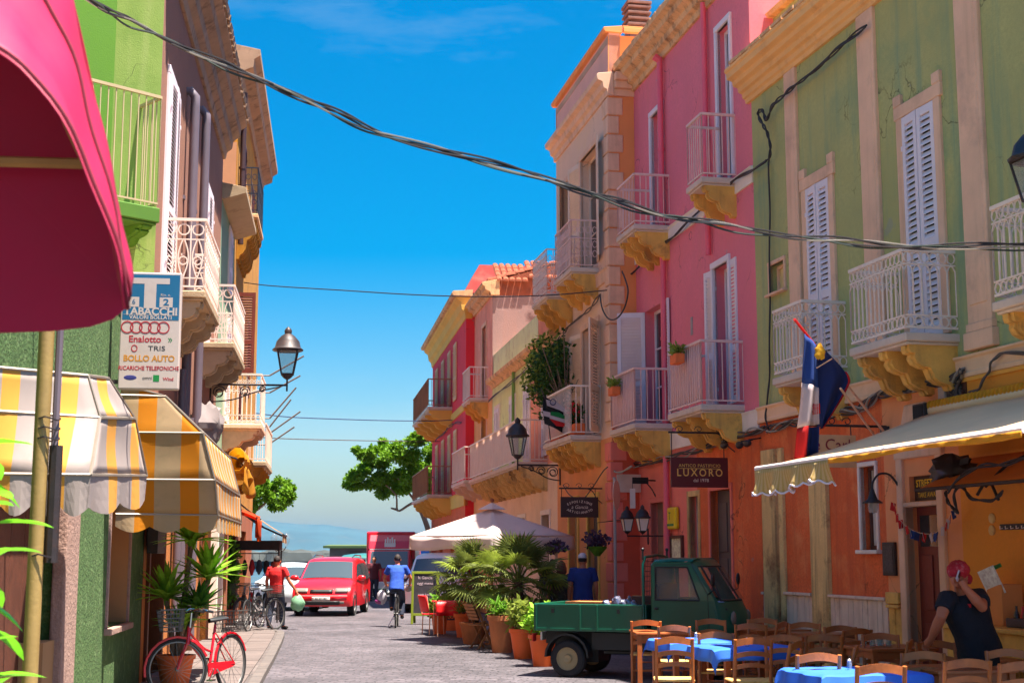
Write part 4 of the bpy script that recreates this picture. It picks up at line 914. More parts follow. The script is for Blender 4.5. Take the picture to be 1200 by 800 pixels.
# ---------------------------------------------------------------- magenta hood close to the camera
t = thing('magenta_awning', 'magenta canvas hood awning with a wooden inner frame, close by', 'awning', loc=(-2.9, 4, 2.3))
MAG = mat('magenta_canvas', S(216, 14, 86), .6, .08, 2.0, .05, 200, trans=.12)
A = [AT(-60, 0, 3.3), AT(-25, 45, 3.3), AT(25, 80, 3.3), AT(62, 118, 3.3), AT(88, 172, 3.3), AT(112, 225, 3.3), AT(132, 290, 3.3), AT(144, 335, 3.3), AT(143, 362, 3.35)]
Bc = [AT(30, -190, 4.3), AT(55, -110, 4.3), AT(76, -40, 4.3), AT(93, 28, 4.3), AT(111, 110, 4.3), AT(130, 195, 4.3), AT(145, 270, 4.3), AT(153, 325, 4.3), AT(150, 350, 4.3)]
A2, B2 = smooth_path(A, 3), smooth_path(Bc, 3); n = len(A2) - 1
iv = Matrix.Translation((2.9, -4, -2.3))
def fn(u, v):
    i = v * n; k = min(int(i), n - 1); f = i - k
    p = A2[k].lerp(A2[k+1], f).lerp(B2[k].lerp(B2[k+1], f), u); p = p.copy(); p.x -= .035 * math.sin(math.pi * u * 2) ** 2 * (1 - v) + .008 * math.sin(u * 19 + v * 5) * (1 - v * .6) + .005 * math.sin(v * 23 + u * 4); return iv @ p
MB().grid(fn, 16, n * 2).build('front_panel', MAG, t, smooth=True, solid=.004)
for uu in (.02, .52): MB().tube([fn(uu, k / 30) + Vector((.006, -.004, 0)) for k in range(31)], .007, 5).build('seam', mat('dark_magenta_seam', S(120, 6, 44), .8), t, smooth=True)
bot = [AT(150, 350, 4.3), AT(146, 362, 4.3), AT(132, 374, 4.3), AT(105, 383, 4.3), AT(60, 388, 4.3), AT(0, 390, 4.3), AT(-220, 392, 4.3)]
edge = B2[::-1]; far = [iv @ q for q in (bot + [AT(-220, -190, 4.3)] + B2)]
cen = iv @ AT(-60, 150, 4.3)
b = MB(); b.add([cen] + far, [(0, i + 1, i + 2) for i in range(len(far) - 1)] + [(0, len(far), 1)]); b.build('far_end_panel', MAG, t, solid=.004)
top = [iv @ q for q in (A2[0], B2[0], AT(-220, -190, 4.3), AT(-220, -60, 3.3))]; MB().face(top).build('top_panel', MAG, t, solid=.004)
WF = mat('pale_wood_frame', S(206, 158, 96), .6, .15, 6.0)
MB().tube([iv @ AT(-200, 184, 4.22), iv @ AT(108, 192, 4.22)], .017, 6).build('frame_bar', WF, t)
MB().tube([iv @ q for q in smooth_path([AT(62, 100, 4.2), AT(84, 150, 4.2), AT(104, 193, 4.2)], 3)], .02, 6).build('frame_rib', WF, t)
MB().tube([iv @ AT(-330, 184, 4.22), iv @ AT(-190, 184, 4.22)], .02, 6).build('frame_bracket', WF, t)
# ---------------------------------------------------------------- tobacco sign
ts = thing('tobacco_sign', 'blue and white tobacco shop sign with a big T on the green wall', 'sign', M=FL.M)
sx0 = FL.u(140, 400, .12); pA = FL.M.inverted() @ AT(137, 388, FL.w(sx0, 0, 0).y); pB = FL.M.inverted() @ AT(207, 388, FL.w(sx0, 0, 0).y)
Ys = FL.w(sx0, 0, 0).y; ya, yb = .12, .12 + 70 * Ys / FPX; zt = AT(170, 318, Ys).z; zb = AT(170, 455, Ys).z
WS = mat('sign_white', S(222, 206, 200), .5, .05, 2.0, 0, 40, S(150, 130, 110), .15, 4.0); BLU = mat('sign_blue', S(12, 112, 160), .5, .06); REDS = mat('sign_red', S(190, 30, 50), .5, .06); ORS = mat('sign_orange', S(222, 150, 40), .5, .06); GRS = mat('sign_green', S(20, 150, 70), .5); BLK = mat('sign_black', S(40, 36, 40), .5); NAV = mat('sign_navy', S(60, 60, 140), .5)
MB().box(sx0 - .12, sx0, ya, yb, zb, zt).build('sign_box', WS, ts, bevel=.012)
W_, H_ = yb - ya, zt - zb
def P2(fy, fz): return (sx0, ya + W_ * fy, zt - H_ * fz)
LX = Matrix(((0, 0, 1, 0), (1, 0, 0, 0), (0, 1, 0, 0), (0, 0, 0, 1)))       # text facing +x (towards the camera)
def lt(body, size, m, fy, fz, **k): p = P2(fy, fz); return text(body, size, m, ts, Matrix.Translation((p[0] + k.pop('lift', .0009 if fz > .42 else .0022), p[1], p[2])) @ LX, **k)
def plate(name, m, a, c, d, e, lift=.0015): MB().box(sx0 + .001, sx0 + lift, ya + W_ * a, ya + W_ * c, zt - H_ * e, zt - H_ * d).build(name, m, ts)
plate('blue_field', BLU, .03, .97, .02, .41)
plate('white_t_bar', WS, .14, .8, .05, .1, .0026); plate('white_t_stem', WS, .38, .58, .1, .31, .0026)
plate('white_patch', WS, .64, .86, .215, .3, .0026); plate('white_patch', WS, .12, .3, .215, .3, .0026)
lt('2', .1, BLU, .75, .258, lift=.0034, sx=1.3, bold=.02); lt('Riv. n.', .045, WS, .74, .195); lt('6', .08, BLU, .21, .258, lift=.0034)
lt('TABACCHI', .117, WS, .5, .34, bold=.03, sx=1.0); lt('VALORI BOLLATI', .057, WS, .5, .39, bold=.02, sx=1.05)
plate('white_rule', WS, .05, .95, .365, .368, .0026)
for i in range(5):
    c = P2(.12 + i * .15, .475); MB().tube([(c[0] - .004, c[1] + .062 * math.cos(w), c[2] + .062 * math.sin(w)) for w in [k * math.pi / 8 for k in range(16)]], .009, 4, closed=True).build('red_ring', REDS, ts)
lt('Enalotto', .1, REDS, .42, .578, bold=.02, sx=1.02); lt('»', .1, GRS, .84, .575)
c = P2(.25, .655); MB().tube([(c[0] - .003, c[1] + .03 * math.cos(w), c[2] + .035 * math.sin(w)) for w in [k * math.pi / 6 for k in range(12)]], .007, 4, closed=True).build('red_ring', REDS, ts)
lt('TRIS', .075, BLK, .62, .655, sx=1.3)
lt('BOLLO AUTO', .092, ORS, .5, .742, bold=.03, sx=.95); lt('RICARICHE TELEFONICHE', .063, REDS, .5, .825, sx=.88, bold=.02)
b = MB(); b.blob(P2(.2, .905), (.002, .07, .028), 12, 6); b.build('oval_mark', NAV, ts); plate('green_square', GRS, .58, .68, .88, .935, .0015); lt('omni', .05, BLK, .48, .907); lt('Wind', .05, REDS, .83, .915, bold=.02)
MB().box(sx0 - .09, sx0 - .03, -.01, ya + .02, zt - .1, zt - .06).build('bracket', IRON, ts); MB().box(sx0 - .09, sx0 - .03, -.01, ya + .02, zb + .06, zb + .1).build('bracket', IRON, ts)
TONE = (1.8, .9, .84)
# ---------------------------------------------------------------- awning, canopies and fittings on the near right house
AWC = mat('cream_awning_cloth', S(226, 200, 160), .85, .06, 2.0, .1, 200, S(170, 140, 100), .15, 3.0, trans=.08)
AWV = stripe_mat('cream_yellow_valance', S(238, 218, 160), S(224, 190, 110), FR0.X, .05, .4, .45)
AWY = mat('yellow_valance', S(236, 178, 40), .8, .06, trans=.4)
t = thing('cream_awning', 'wide cream folding awning with ruffled valance over the cafe tables', 'awning', M=FR0.M)
xf = FR0.u(1099, 485); zc = FR0.z(1099, 485); o_ = 2.35
bar = FR0.M.inverted() @ AT(888, 549, FR0.w(xf, o_, 0).y); zb_ = bar.z; ob = bar.y; xnr = -10.4
b = MB(); b.grid(lambda u, v: (xf + (xnr - xf) * u, .12 + (ob - .12) * v, zc + (zb_ - zc) * v - .05 * math.sin(math.pi * v)), 12, 8); b.build('canvas', AWC, t, smooth=True, solid=.006)
MB().tube([(xf + .02, ob, zb_), (xnr, ob, zb_)], .03, 8).build('front_bar', mat('white_awning_bar', S(226, 220, 222), .4, .05), t)
b = MB(); b.grid(lambda u, v: (xf + (-1.85) * u, ob + .03 + (.03 + .05 * v) * math.sin(u * 24) * v, zb_ - .02 - (.25 + .035 * abs(math.sin(u * 52)) - .1 * max(0, math.sin(u * 5 - 2.2)) * u) * v), 80, 5); b.build('valance', AWV, t, smooth=True, solid=.004)
b = MB(); b.tube([(xf - 1.85 * i / 80, ob + .03 + .08 * math.sin(i / 80 * 24), zb_ - .02 - (.25 + .035 * abs(math.sin(i / 80 * 52)) - .1 * max(0, math.sin(i / 80 * 5 - 2.2)) * i / 80)) for i in range(81)], .012, 5); b.build('valance_fringe', SHUT, t, smooth=True)
b = MB(); b.grid(lambda u, v: (xf - 1.87 + (xnr - xf + 1.87) * u, ob + .035 + .02 * math.sin(u * 60) * v, zb_ - .01 - (.045 + .015 * math.sin(u * 9)) * v), 60, 3); b.build('rolled_valance', AWY, t, smooth=True, solid=.01)
b = MB(); b.tube([(xf + .03, .09, zc + .03), (xnr, .09, zc + .03)], .07, 10)
b.build('cassette', AWC, t, smooth=True)
k = int((xf - xnr) / .075); b = MB()
for i in range(k): xx = xf - .05 - i * .075; b.blob((xx, .12, zc + .09), (.034, .05, .06), 6, 5)
tag(b.build('cassette_scallops', AWY, t, smooth=True), kind='stuff')
b = MB()
for xx in (xf - .3, xnr + 1.2): b.tube([(xx, .1, zc - .02), (xx - .7, ob * .5, (zc + zb_) / 2 - .1), (xx - .1, ob, zb_ - .02)], .022, 6)
b.build('folding_arm', FRM, t)
# small parasol-like canopy over the counter, black bundle, cables
t = thing('tan_canopy', 'small tan canopy on black arms over the pine counter', 'canopy', M=FR0.M)
TAN = mat('tan_canvas', S(186, 130, 60), .85, .08, 2.0, trans=.35)
ca = FR0.M.inverted() @ AT(1073, 574, 15.0); cb = FR0.M.inverted() @ AT(1166, 567, 14.2); cc = FR0.M.inverted() @ AT(1200, 534, 14.6)
o1 = 1.0
u1, z1_ = FR0.uz(1073, 574, o1); u2, z2_ = FR0.uz(1165, 567, o1); u3, z3_ = FR0.uz(1130, 537, .1); u4 = -8.6; 
b = MB(); b.grid(lambda u, v: Vector((u1, o1, z1_)).lerp(Vector((u4, o1, z1_)), u).lerp(Vector((u3, .06, z3_)).lerp(Vector((u4, .06, z3_)), u), v) + Vector((0, 0, -.03 * math.sin(math.pi * v))), 10, 6); b.build('canvas', TAN, t, smooth=True, solid=.006)
b = MB()
for q in (((1155, 570, .8), (1180, 545, .5), (1215, 528, .05)), ((1155, 568, .8), (1185, 556, .5), (1215, 560, .05)), ((1145, 580, .9), (1158, 563, .8), (1170, 585, .85))):
    b.tube(smooth_path([FR0.M.inverted() @ FR0.p(*s_) for s_ in q], 5), .016, 6)
b.tube([(u1, o1, z1_), (u4, o1, z1_)], .018, 6); b.build('arm', IRON, t)
t = thing('black_bundle', 'black bundled cover lying on the tan canopy by the door', 'bundle', M=FR0.M)
u, z = FR0.uz(1117, 553, .45); b = MB(); b.blob((u, .45, z + .02), (.33, .2, .17), 16, 10, lambda d: 1 + .14 * math.sin(d.x * 11 + d.z * 7) + .1 * math.sin(d.y * 9 + d.x * 5)); b.build('cover', mat('black_plastic', S(34, 28, 34), .45, .3, 6.0), t, smooth=True)
t = thing('counter', 'pine plank counter with shelf against the yellow wall', 'counter', M=FR0.M)
xa_, xb_ = -9.6, -6.05
MB().box(xa_, xb_, .02, .62, .98, 1.03).build('top', YBOARD, t, bevel=.01); MB().box(xa_ + .02, xb_ - .02, .05, .56, .82, .978).build('fascia', YBOARD, t, bevel=.01)
n_ = 26; me = MB().box(0, (xb_ - xa_ - .06) / n_ - .01, 0, .022, 0, .8).mesh('plank')
for i in range(n_): put('plank', me, YBOARD, t, Matrix.Translation((xa_ + .03 + i * (xb_ - xa_ - .06) / n_, .5 + .006 * (i % 3), .012)))
MB().box(xb_ - .05, xb_ - .02, .05, .5, .01, .82).build('end_board', YBOARD, t)
t = thing('condiment_tray', 'black tray of red and black sauce bottles on the counter', 'tray', loc=FR0.w(-7.3, .3, 1.032), rz=math.atan2(FR0.X.y, FR0.X.x))
MB().box(-.25, .25, -.12, .12, 0, .09).build('tray', mat('black_plastic', S(34, 28, 34), .45, .3, 6.0), t, bevel=.01)
for i in range(6):
    b = MB(); b.lathe([(.028, .0), (.03, .1), (.012, .15), (.012, .19), (0.001, .19)], 10, (-.2 + i * .08, .02 * (i % 2), .02)); b.build('bottle', [mat('ketchup_red', S(170, 26, 24), .3), mat('dark_bottle', S(40, 24, 30), .25)][i % 2], t, smooth=True)
t = thing('menu_holder', 'tilted paper menu with green edge leaning on a carton on the counter', 'menu', loc=FR0.w(-6.72, .22, 1.032), rz=math.atan2(FR0.X.y, FR0.X.x))
MB().box(-.16, .12, -.12, .12, 0, .42).build('carton', mat('brown_carton', S(170, 110, 60), .9, .1), t, bevel=.006)
b = MB(); b.obox((0, .13, .44), .3, .012, .3, (R(-18), R(14), 0)); b.build('menu', mat('menu_paper', S(206, 200, 196), .7, .3, 20.0), t); b = MB(); b.obox((.035, .085, .58), .3, .016, .04, (R(-18), R(14), 0)); b.build('green_edge', GRS, t)
# wall fittings
t = thing('gooseneck_lamp', 'black gooseneck wall lamp with glass bowl beside the cafe door', 'lamp', M=FR0.M)
u, z = FR0.uz(1056, 575); q = FR0.M.inverted() @ FR0.p(1038, 580, .35)
b = MB(); b.tube(smooth_path([(u, .0, z - .02), (u, .06, z + .1), (u, .16, z + .2), (u + .02, .28, z + .2), (u + .03, .36, z + .1), (u + .03, .37, z)], 4), .014, 6); b.box(u - .05, u + .05, 0, .03, z - .12, z + .1); b.build('arm', IRON, t, smooth=True)
b = MB(); b.lathe([(.02, .0), (.035, -.05), (.06, -.12), (.12, -.16), (.122, -.17), (.02, -.165)], 16, (u + .03, .37, z + .02)); b.build('shade', IRON, t, smooth=True)
b = MB(); b.lathe([(.06, 0), (.062, -.06), (.045, -.12), (.001, -.13)], 14, (u + .03, .37, z - .145)); b.build('bowl', glassy('lamp_glass', S(190, 180, 170), .15, .5), t, smooth=True)
t = thing('menu_board', 'narrow black menu board on the salmon pier', 'board', M=FR0.M)
rr = FR0.rect(1038, 1052, 635, 674); b = MB(); b.box(rr[0], rr[1], .005, .05, rr[2], rr[3]); b.build('frame', IRON, t, bevel=.01); MB().box(rr[0] + .03, rr[1] - .03, .05, .056, rr[2] + .04, rr[3] - .04).build('slate', mat('slate', S(52, 46, 48), .6, .4, 30.0), t)
t = thing('wall_speaker', 'black box loudspeaker mounted under the cable bundle', 'speaker', M=FR0.M)
rr = FR0.rect(1078, 1092, 473, 495, .1); MB().box(rr[0], rr[1], .03, .2, rr[2], rr[3]).build('cabinet', IRON, t, bevel=.012); MB().box(rr[0] + .02, rr[1] - .02, .2, .206, rr[2] + .02, rr[3] - .02).build('grille', DARK, t); MB().box((rr[0]+rr[1])/2 - .02, (rr[0]+rr[1])/2 + .02, 0, .04, rr[2] + .05, rr[3] - .05).build('bracket', IRON, t)
t = thing('junction_box', 'grey junction box in a tangle of cables on the orange wall', 'junction box', M=FR0.M)
rr = FR0.rect(1106, 1114, 453, 472); MB().box(rr[0], rr[1], .0, .08, rr[2], rr[3]).build('box', GREYP, t, bevel=.01)
rr = FR0.rect(1114, 1134, 437, 478); MB().box(rr[0], rr[1], -.01, .02, rr[2], rr[3]).build('back_board', WOODD, t)
rng = random.Random(8); b = MB()
for i in range(22):
    p = [((rr[0] + (rr[1] - rr[0]) * rng.random()), .03 + .05 * rng.random(), rr[2] + (rr[3] - rr[2]) * rng.random()) for _ in range(4)]; b.tube(smooth_path(p, 4), .008, 4)
tag(b.build('cable_tangle', CABLE, t), kind='stuff')
for i, (px, py) in enumerate(((850, 521), (868, 521), (877, 519))):
    t = thing('floodlight', 'small black floodlight on the terracotta wall, %s from the dark red hanging sign' % ('first', 'second', 'third')[i], 'lamp', M=FR1.M, group='floodlights under the cables')
    u, z = FR1.uz(px, py, .2); b = MB(); b.lathe([(.03, -.06), (.05, .0), (.06, .07), (.055, .08), (.0, .07)], 12, (u, .2, z), 'x'); b.build('head', IRON, t, smooth=True); MB().tube([(u, 0, z + .08), (u, .2, z + .05)], .012, 5).build('arm', IRON, t)
for px, py, lab in ((1164, 607, 'upper'), (1164, 621, 'lower')):
    t = thing('wall_plate', 'pale round wall plate, %s of the pair on the yellow wall' % lab, 'plate', M=FR0.M); u, z = FR0.uz(px, py); MB().lathe([(.055, .0), (.055, .02), (.03, .035), (.001, .035)], 12, (u, .006, z), 'y').build('disc', BAREP, t, smooth=True)
t = thing('coat_hook_rail', 'short black rail with hooks on the yellow wall', 'rail', M=FR0.M); u, z = FR0.uz(1184, 617); MB().box(-7.6, u + .15, .006, .03, z - .03, z + .03).build('rail', IRON, t)
for i in range(8): MB().tube([(u + .1 - i * .1, .02, z - .01), (u + .1 - i * .1, .06, z - .02), (u + .1 - i * .1, .06, z + .01)], .006, 4).build('hook', RAILW, t)
# ---------------------------------------------------------------- hanging signs
RX = Matrix(((0, 0, -1, 0), (-1, 0, 0, 0), (0, 1, 0, 0), (0, 0, 0, 1)))     # right side: text facing the camera
def hung_sign(name, label, fac, px0, px1, py0, py1, pxw, m, barpy, frame=None):
    """Board at right angles to the facade, facing down the street, hung from an iron bar."""
    t = thing(name, label, 'sign', M=fac.M); pm_ = (py0 + py1) / 2
    u = fac.u(pxw, pm_); Y = fac.w(u, .4, 0).y; inv = fac.M.inverted()
    def oo(px, py):
        lo, hi = -.5, 3.5
        for _ in range(40):
            o = (lo + hi) / 2
            if proj(fac.w(u, o, AT(px, py, Y).z))[0] > px: lo = o
            else: hi = o
        return o
    ya_, yb_ = sorted((oo(px0, pm_), oo(px1, pm_))); zt_ = AT(px0, py0, Y).z; zb2 = AT(px0, py1, Y).z
    MB().box(u - .015, u + .015, ya_, yb_, zb2, zt_).build('board', m, t, bevel=.006)
    zbar = AT(px0, barpy, Y).z; b = MB(); b.tube([(u, -.02, zbar), (u, yb_ + .03, zbar)], .016, 6)
    for y_ in (ya_ + .06, yb_ - .02): b.tube([(u, y_, zbar), (u, y_, zt_)], .008, 5)
    for s_ in range(3):
        c = ya_ + (yb_ - ya_) * (s_ + .5) / 3; b.tube([(u, c + .07 * math.cos(w) * (1 - w / 9), zbar + .05 + .06 * math.sin(w) * (1 - w / 9)) for w in [k * .6 for k in range(12)]], .007, 4)
    b.tube(smooth_path([(u, 0, zbar - .3), (u, .12, zbar - .2), (u, .2, zbar - .06), (u, .32, zbar)], 4), .01, 5)
    b.build('bracket', IRON, t)
    return t, u - .019, (ya_ + yb_) / 2, (zt_ + zb2) / 2, yb_ - ya_, zt_ - zb2
GOLD = mat('gold_lettering', S(226, 182, 92), .5, .1); PALE = mat('pale_lettering', S(196, 176, 160), .6, .1)
t, u, yc, zc2, w_, h_ = hung_sign('hanging_sign', 'dark red board with gold lettering hung from an iron bar above the pickup cab', FR1, 786, 853, 536, 571, 862, mat('oxblood_board', S(72, 16, 20), .45, .12), 507)
tx = lambda body, size, m, fy, fz, **k: text(body, size, m, t, Matrix.Translation((u, yc - w_ * fy, zc2 + h_ * fz)) @ RX, **k)
tx('LUXORO', .165, GOLD, 0, -.02, bold=.01, space=1.35, sx=.92); tx('ANTICO PASTIFICIO', .07, GOLD, 0, .22, space=1.1); tx('dal 1978', .075, PALE, .02, -.27)
MB().box(u - .002, u + .002, yc - w_ * .36, yc + w_ * .36, zc2 + h_ * .12, zc2 + h_ * .135).build('gold_rule', GOLD, t)
t, u, yc, zc2, w_, h_ = hung_sign('hanging_sign', 'dark brown board with pale arched lettering near the parasol', FR2, 657, 701, 582, 606, 706, mat('dark_brown_sign', S(46, 22, 20), .45, .12), 572)
for s_, rad, top in (('ESPOSIZIONE', .36, 1), ('ARTIGIANATO', .36, -1)):
    for i, ch_ in enumerate(s_):
        a_ = (i - (len(s_) - 1) / 2) * .09; rr_ = .55
        if top > 0: py_, pz_, rot = yc - rr_ * math.sin(a_), zc2 - .46 + rr_ * math.cos(a_) + .02, -a_
        else: py_, pz_, rot = yc - rr_ * math.sin(a_), zc2 + .44 - rr_ * math.cos(a_), a_
        text(ch_, .066, PALE, t, Matrix.Translation((u, py_, pz_)) @ RX @ Matrix.Rotation(rot, 4, 'Z'), bold=.015)
tx('a Gancia', .1, PALE, 0, .0, shear=.2)
t, u, yc, zc2, w_, h_ = hung_sign('hanging_sign', 'cream shop board with dark red lettering behind the flags', FR0, 947, 1003, 510, 548, 1040, mat('parchment_board', S(176, 136, 96), .7, .15, 3.0), 499)
tx('Re Carlo', .2, mat('dark_red_lettering', S(110, 20, 30), .6), -.02, .18, shear=.05)
# small projecting sign, yellow sign, framed menu, lantern signs on the pink wall
t = thing('yellow_wall_sign', 'glossy yellow rounded sign on the pink wall by the downpipe', 'sign', M=FR1.M)
YS_ = mat('glossy_yellow', S(224, 196, 20), .3, .08); rr = FR1.rect(785, 797, 594, 620)
MB().box(rr[0], rr[1], .01, .1, rr[2], rr[3]).build('box', YS_, t, bevel=.04, seg=4); ontext(t, 'T', .2, GRS, (rr[0]+rr[1])/2, .102, (rr[2]+rr[3])/2 + .03); MB().box(rr[0] + .08, rr[1] - .08, .1, .104, rr[2] + .06, rr[2] + .1).build('print', GRS, t)
t = thing('framed_menu', 'dark framed menu case under the yellow wall sign', 'frame', M=FR1.M)
rr = FR1.rect(788, 802, 627, 660); b = MB(); f_ = .05
for a, c, d, e in ((rr[0], rr[0]+f_, rr[2], rr[3]), (rr[1]-f_, rr[1], rr[2], rr[3]), (rr[0]+f_, rr[1]-f_, rr[2], rr[2]+f_), (rr[0]+f_, rr[1]-f_, rr[3]-f_, rr[3])): b.box(a, c, .005, .06, d, e)
b.build('frame', WOODD, t, bevel=.008); MB().box(rr[0] + f_, rr[1] - f_, .004, .03, rr[2] + f_, rr[3] - f_).build('paper', mat('menu_print', S(190, 176, 150), .6, .5, 14.0), t)
def lantern(t, m, c, s=1.0, panes=None, up=True):
    """Four sided tapering street lantern hanging/standing at c (its base); local axes of parent."""
    cx, cy, cz = c; b = MB(); w0, w1_, h = .075 * s, .13 * s, .31 * s
    B0 = [(cx + a * w0, cy + d * w0, cz) for a, d in ((-1,-1),(1,-1),(1,1),(-1,1))]; B1 = [(cx + a * w1_, cy + d * w1_, cz + h) for a, d in ((-1,-1),(1,-1),(1,1),(-1,1))]
    for i in range(4): b.tube([B0[i], B1[i]], .012 * s, 5); b.tube([B0[i], B0[(i+1)%4]], .011 * s, 4); b.tube([B1[i], B1[(i+1)%4]], .014 * s, 4)
    b.lathe([(.02 * s, -.07 * s), (.05 * s, -.05 * s), (.085 * s, -.01 * s), (.085 * s, .0)], 8, (cx, cy, cz)); b.build('lantern_frame', m, t)
    pm_ = panes or glassy('lantern_glass', S(170, 170, 180), .1, .85)
    for i in range(4): MB().face([B0[i], B0[(i+1)%4], B1[(i+1)%4], B1[i]]).build('pane', pm_, t, solid=.003)
    b = MB(); b.lathe([(.2 * s, 0), (.205 * s, .02 * s), (.17 * s, .05 * s), (.15 * s, .13 * s), (.09 * s, .2 * s), (.045 * s, .23 * s), (.05 * s, .27 * s), (.035 * s, .3 * s), (.001, .33 * s)], 12, (cx, cy, cz + h)); b.build('cap', m, t, smooth=True)
def scroll_bracket(t, m, L, z, drop=.35):
    b = MB(); b.tube([(0, -.02, z), (0, L, z)], .02, 6); b.box(-.03, .03, -.01, .03, z - drop - .1, z + .1)
    for k, (c, r) in enumerate(((.18, .14), (.45 * L, .11), (.68 * L, .07))):
        pts = [(0, c + r * math.cos(w) * (1 - w / 14), z - r - .02 + r * math.sin(w) * (1 - w / 14)) for w in [i * .55 for i in range(18)]]; b.tube(pts, .012, 5)
        b.tube([(0, c + r * .5 * math.cos(w), z - r - .02 + r * .5 * math.sin(w)) for w in [i * .7854 for i in range(8)]], .009, 4, closed=True)
    b.tube(smooth_path([(0, 0, z - drop), (0, L * .3, z - drop * .85), (0, L * .6, z - drop * .4), (0, L * .92, z - .03)], 5), .014, 5)
    b.build('bracket', m, t)
def arm_lantern(label, fac, pxw, pyw, L, s=1.0):
    u, z = fac.uz(pxw, pyw); M = fac.M @ Matrix.Translation((u, 0, 0)); t = thing('street_lantern', label, 'lantern', M=M)
    scroll_bracket(t, IRON, L, z); MB().tube([(0, L, z - .12), (0, L, z + .16)], .02, 6).build('stem', IRON, t); lantern(t, IRON, (0, L, z + .22), s); return t
arm_lantern('black scrolled wall lantern above the yellow awning', FL, 246, 450, 1.5, 1.5)
arm_lantern('black scrolled wall lantern above the white parasol', FR2, 657, 545, 1.0, 1.35)
for px, lab in ((752, 'black lantern shaped shop sign nearer the red brown pier'), (771, 'black lantern shaped shop sign nearer the pink downpipe')):
    t = thing('lantern_sign', lab, 'lantern', M=FR1.M); u = FR1.u(px + 8, 628) ; z = FR1.z(px, 628)
    b = MB(); b.tube([(u, 0, z), (u, .42, z), (u, .42, z + .08)], .014, 5); b.box(u - .02, u + .02, -.01, .02, z - .16, z + .14); b.build('arm', IRON, t); lantern(t, IRON, (u, .42, z + .09), .75, WHITEP)
t = thing('arrow_sign', 'small black projecting sign with pale hanging tag', 'sign', M=FR1.M); u, z = FR1.uz(768, 563); b = MB(); b.tube([(u, 0, z), (u, .45, z + .02)], .015, 5); b.tube(smooth_path([(u, 0, z - .3), (u, .08, z - .15), (u, .2, z - .02)], 4), .012, 5); b.build('bracket', IRON, t); MB().box(u - .012, u + .012, .14, .45, z - .06, z + .06).build('board', DARK, t); MB().box(u - .01, u + .01, .4, .5, z - .52, z - .15).build('tag', WHITEP, t); MB().tube([(u, .45, z - .15), (u, .45, z)], .006, 4).build('cord', IRON, t)
t = thing('wall_plaque', 'pale stone street name plaque on the red brown pier', 'plaque', M=FR1.M); b = MB(); u = U1 - .25; MB().box(u - .02, u, .03, .52, 2.95, 3.3).build('stone', CONC, t, bevel=.01)
# round traffic sign on pole
gp = Vector((1.93, 26.9, 0)); t = thing('round_traffic_sign', 'round traffic sign seen nearly edge on, on a grey pole', 'sign', loc=gp)
MB().tube([(0, 0, 0), (0, 0, 3.2)], .03, 8).build('pole', GREYP, t, smooth=True)
b = MB(Matrix.Rotation(R(72), 4, 'Z')); b.lathe([(.001, -.03), (.27, -.03), (.28, -.035), (.28, -.042), (.001, -.046)], 28, (0, 0, 2.87), 'y'); b.build('disc', mat('pale_sign_back', S(206, 184, 170), .6, .1), t)
# ---------------------------------------------------------------- parasol
t = thing('white_parasol', 'large square white parasol shading the pavement tables', 'parasol', loc=(-.42, 30.2, 0), rz=R(47))
PAR = mat('white_parasol_cloth', S(228, 216, 216), .85, .05, 2.0, .05, 200, trans=.3)
hw, za_, ze = 1.22, 2.72, 2.14
def slope(a, c):
    b = MB(); A0, A1 = Vector(a), Vector(c); ap = Vector((0, 0, za_))
    b.grid(lambda u, v: ap.lerp(A0.lerp(A1, u), v) + Vector((0, 0, -.07 * math.sin(math.pi * v) * math.sin(math.pi * u))), 10, 8); return b
cs = [(-hw, -hw, ze), (hw, -hw, ze), (hw, hw, ze), (-hw, hw, ze)]
for i in range(4):
    slope(cs[i], cs[(i+1) % 4]).build('canopy_panel', PAR, t, smooth=True, solid=.004)
    A0, A1 = Vector(cs[i]), Vector(cs[(i+1) % 4])
    b = MB(); b.grid(lambda u, v: A0.lerp(A1, u) * 1.0 + Vector((0, 0, -(.26 + .03 * math.sin(u * 9)) * v - .03 * math.sin(math.pi * u))) + Vector((A0.x + A1.x, A0.y + A1.y, 0)) * (.012 * math.sin(u * 14) * v), 24, 3); b.build('valance', PAR, t, smooth=True, solid=.004)
    MB().tube([(0, 0, za_ - .06), (cs[i][0] * .98, cs[i][1] * .98, ze - .03)], .014, 5).build('rib', WF, t)
    q = Vector(cs[i]) * .5; MB().tube([(0, 0, 1.75), (q.x, q.y, (za_ + ze) / 2 - .08)], .011, 5).build('strut', WF, t)
b = MB()
for i in range(4): 
    a, c = Vector(cs[i]) * .17, Vector(cs[(i+1)%4]) * .17; b.add([(0, 0, za_ + .13), (a.x, a.y, za_ - .02), (c.x, c.y, za_ - .02)], [(0, 1, 2)])
b.build('vent_cap', PAR, t, solid=.004)
MB().tube([(0, 0, 0), (0, 0, za_ + .12)], .028, 8).build('pole', WF, t, smooth=True); MB().blob((0, 0, za_ + .17), .045, 10, 7).build('finial', TILE, t, smooth=True); MB().box(-.3, .3, -.3, .3, 0, .09).build('base', CONC, t, bevel=.02)
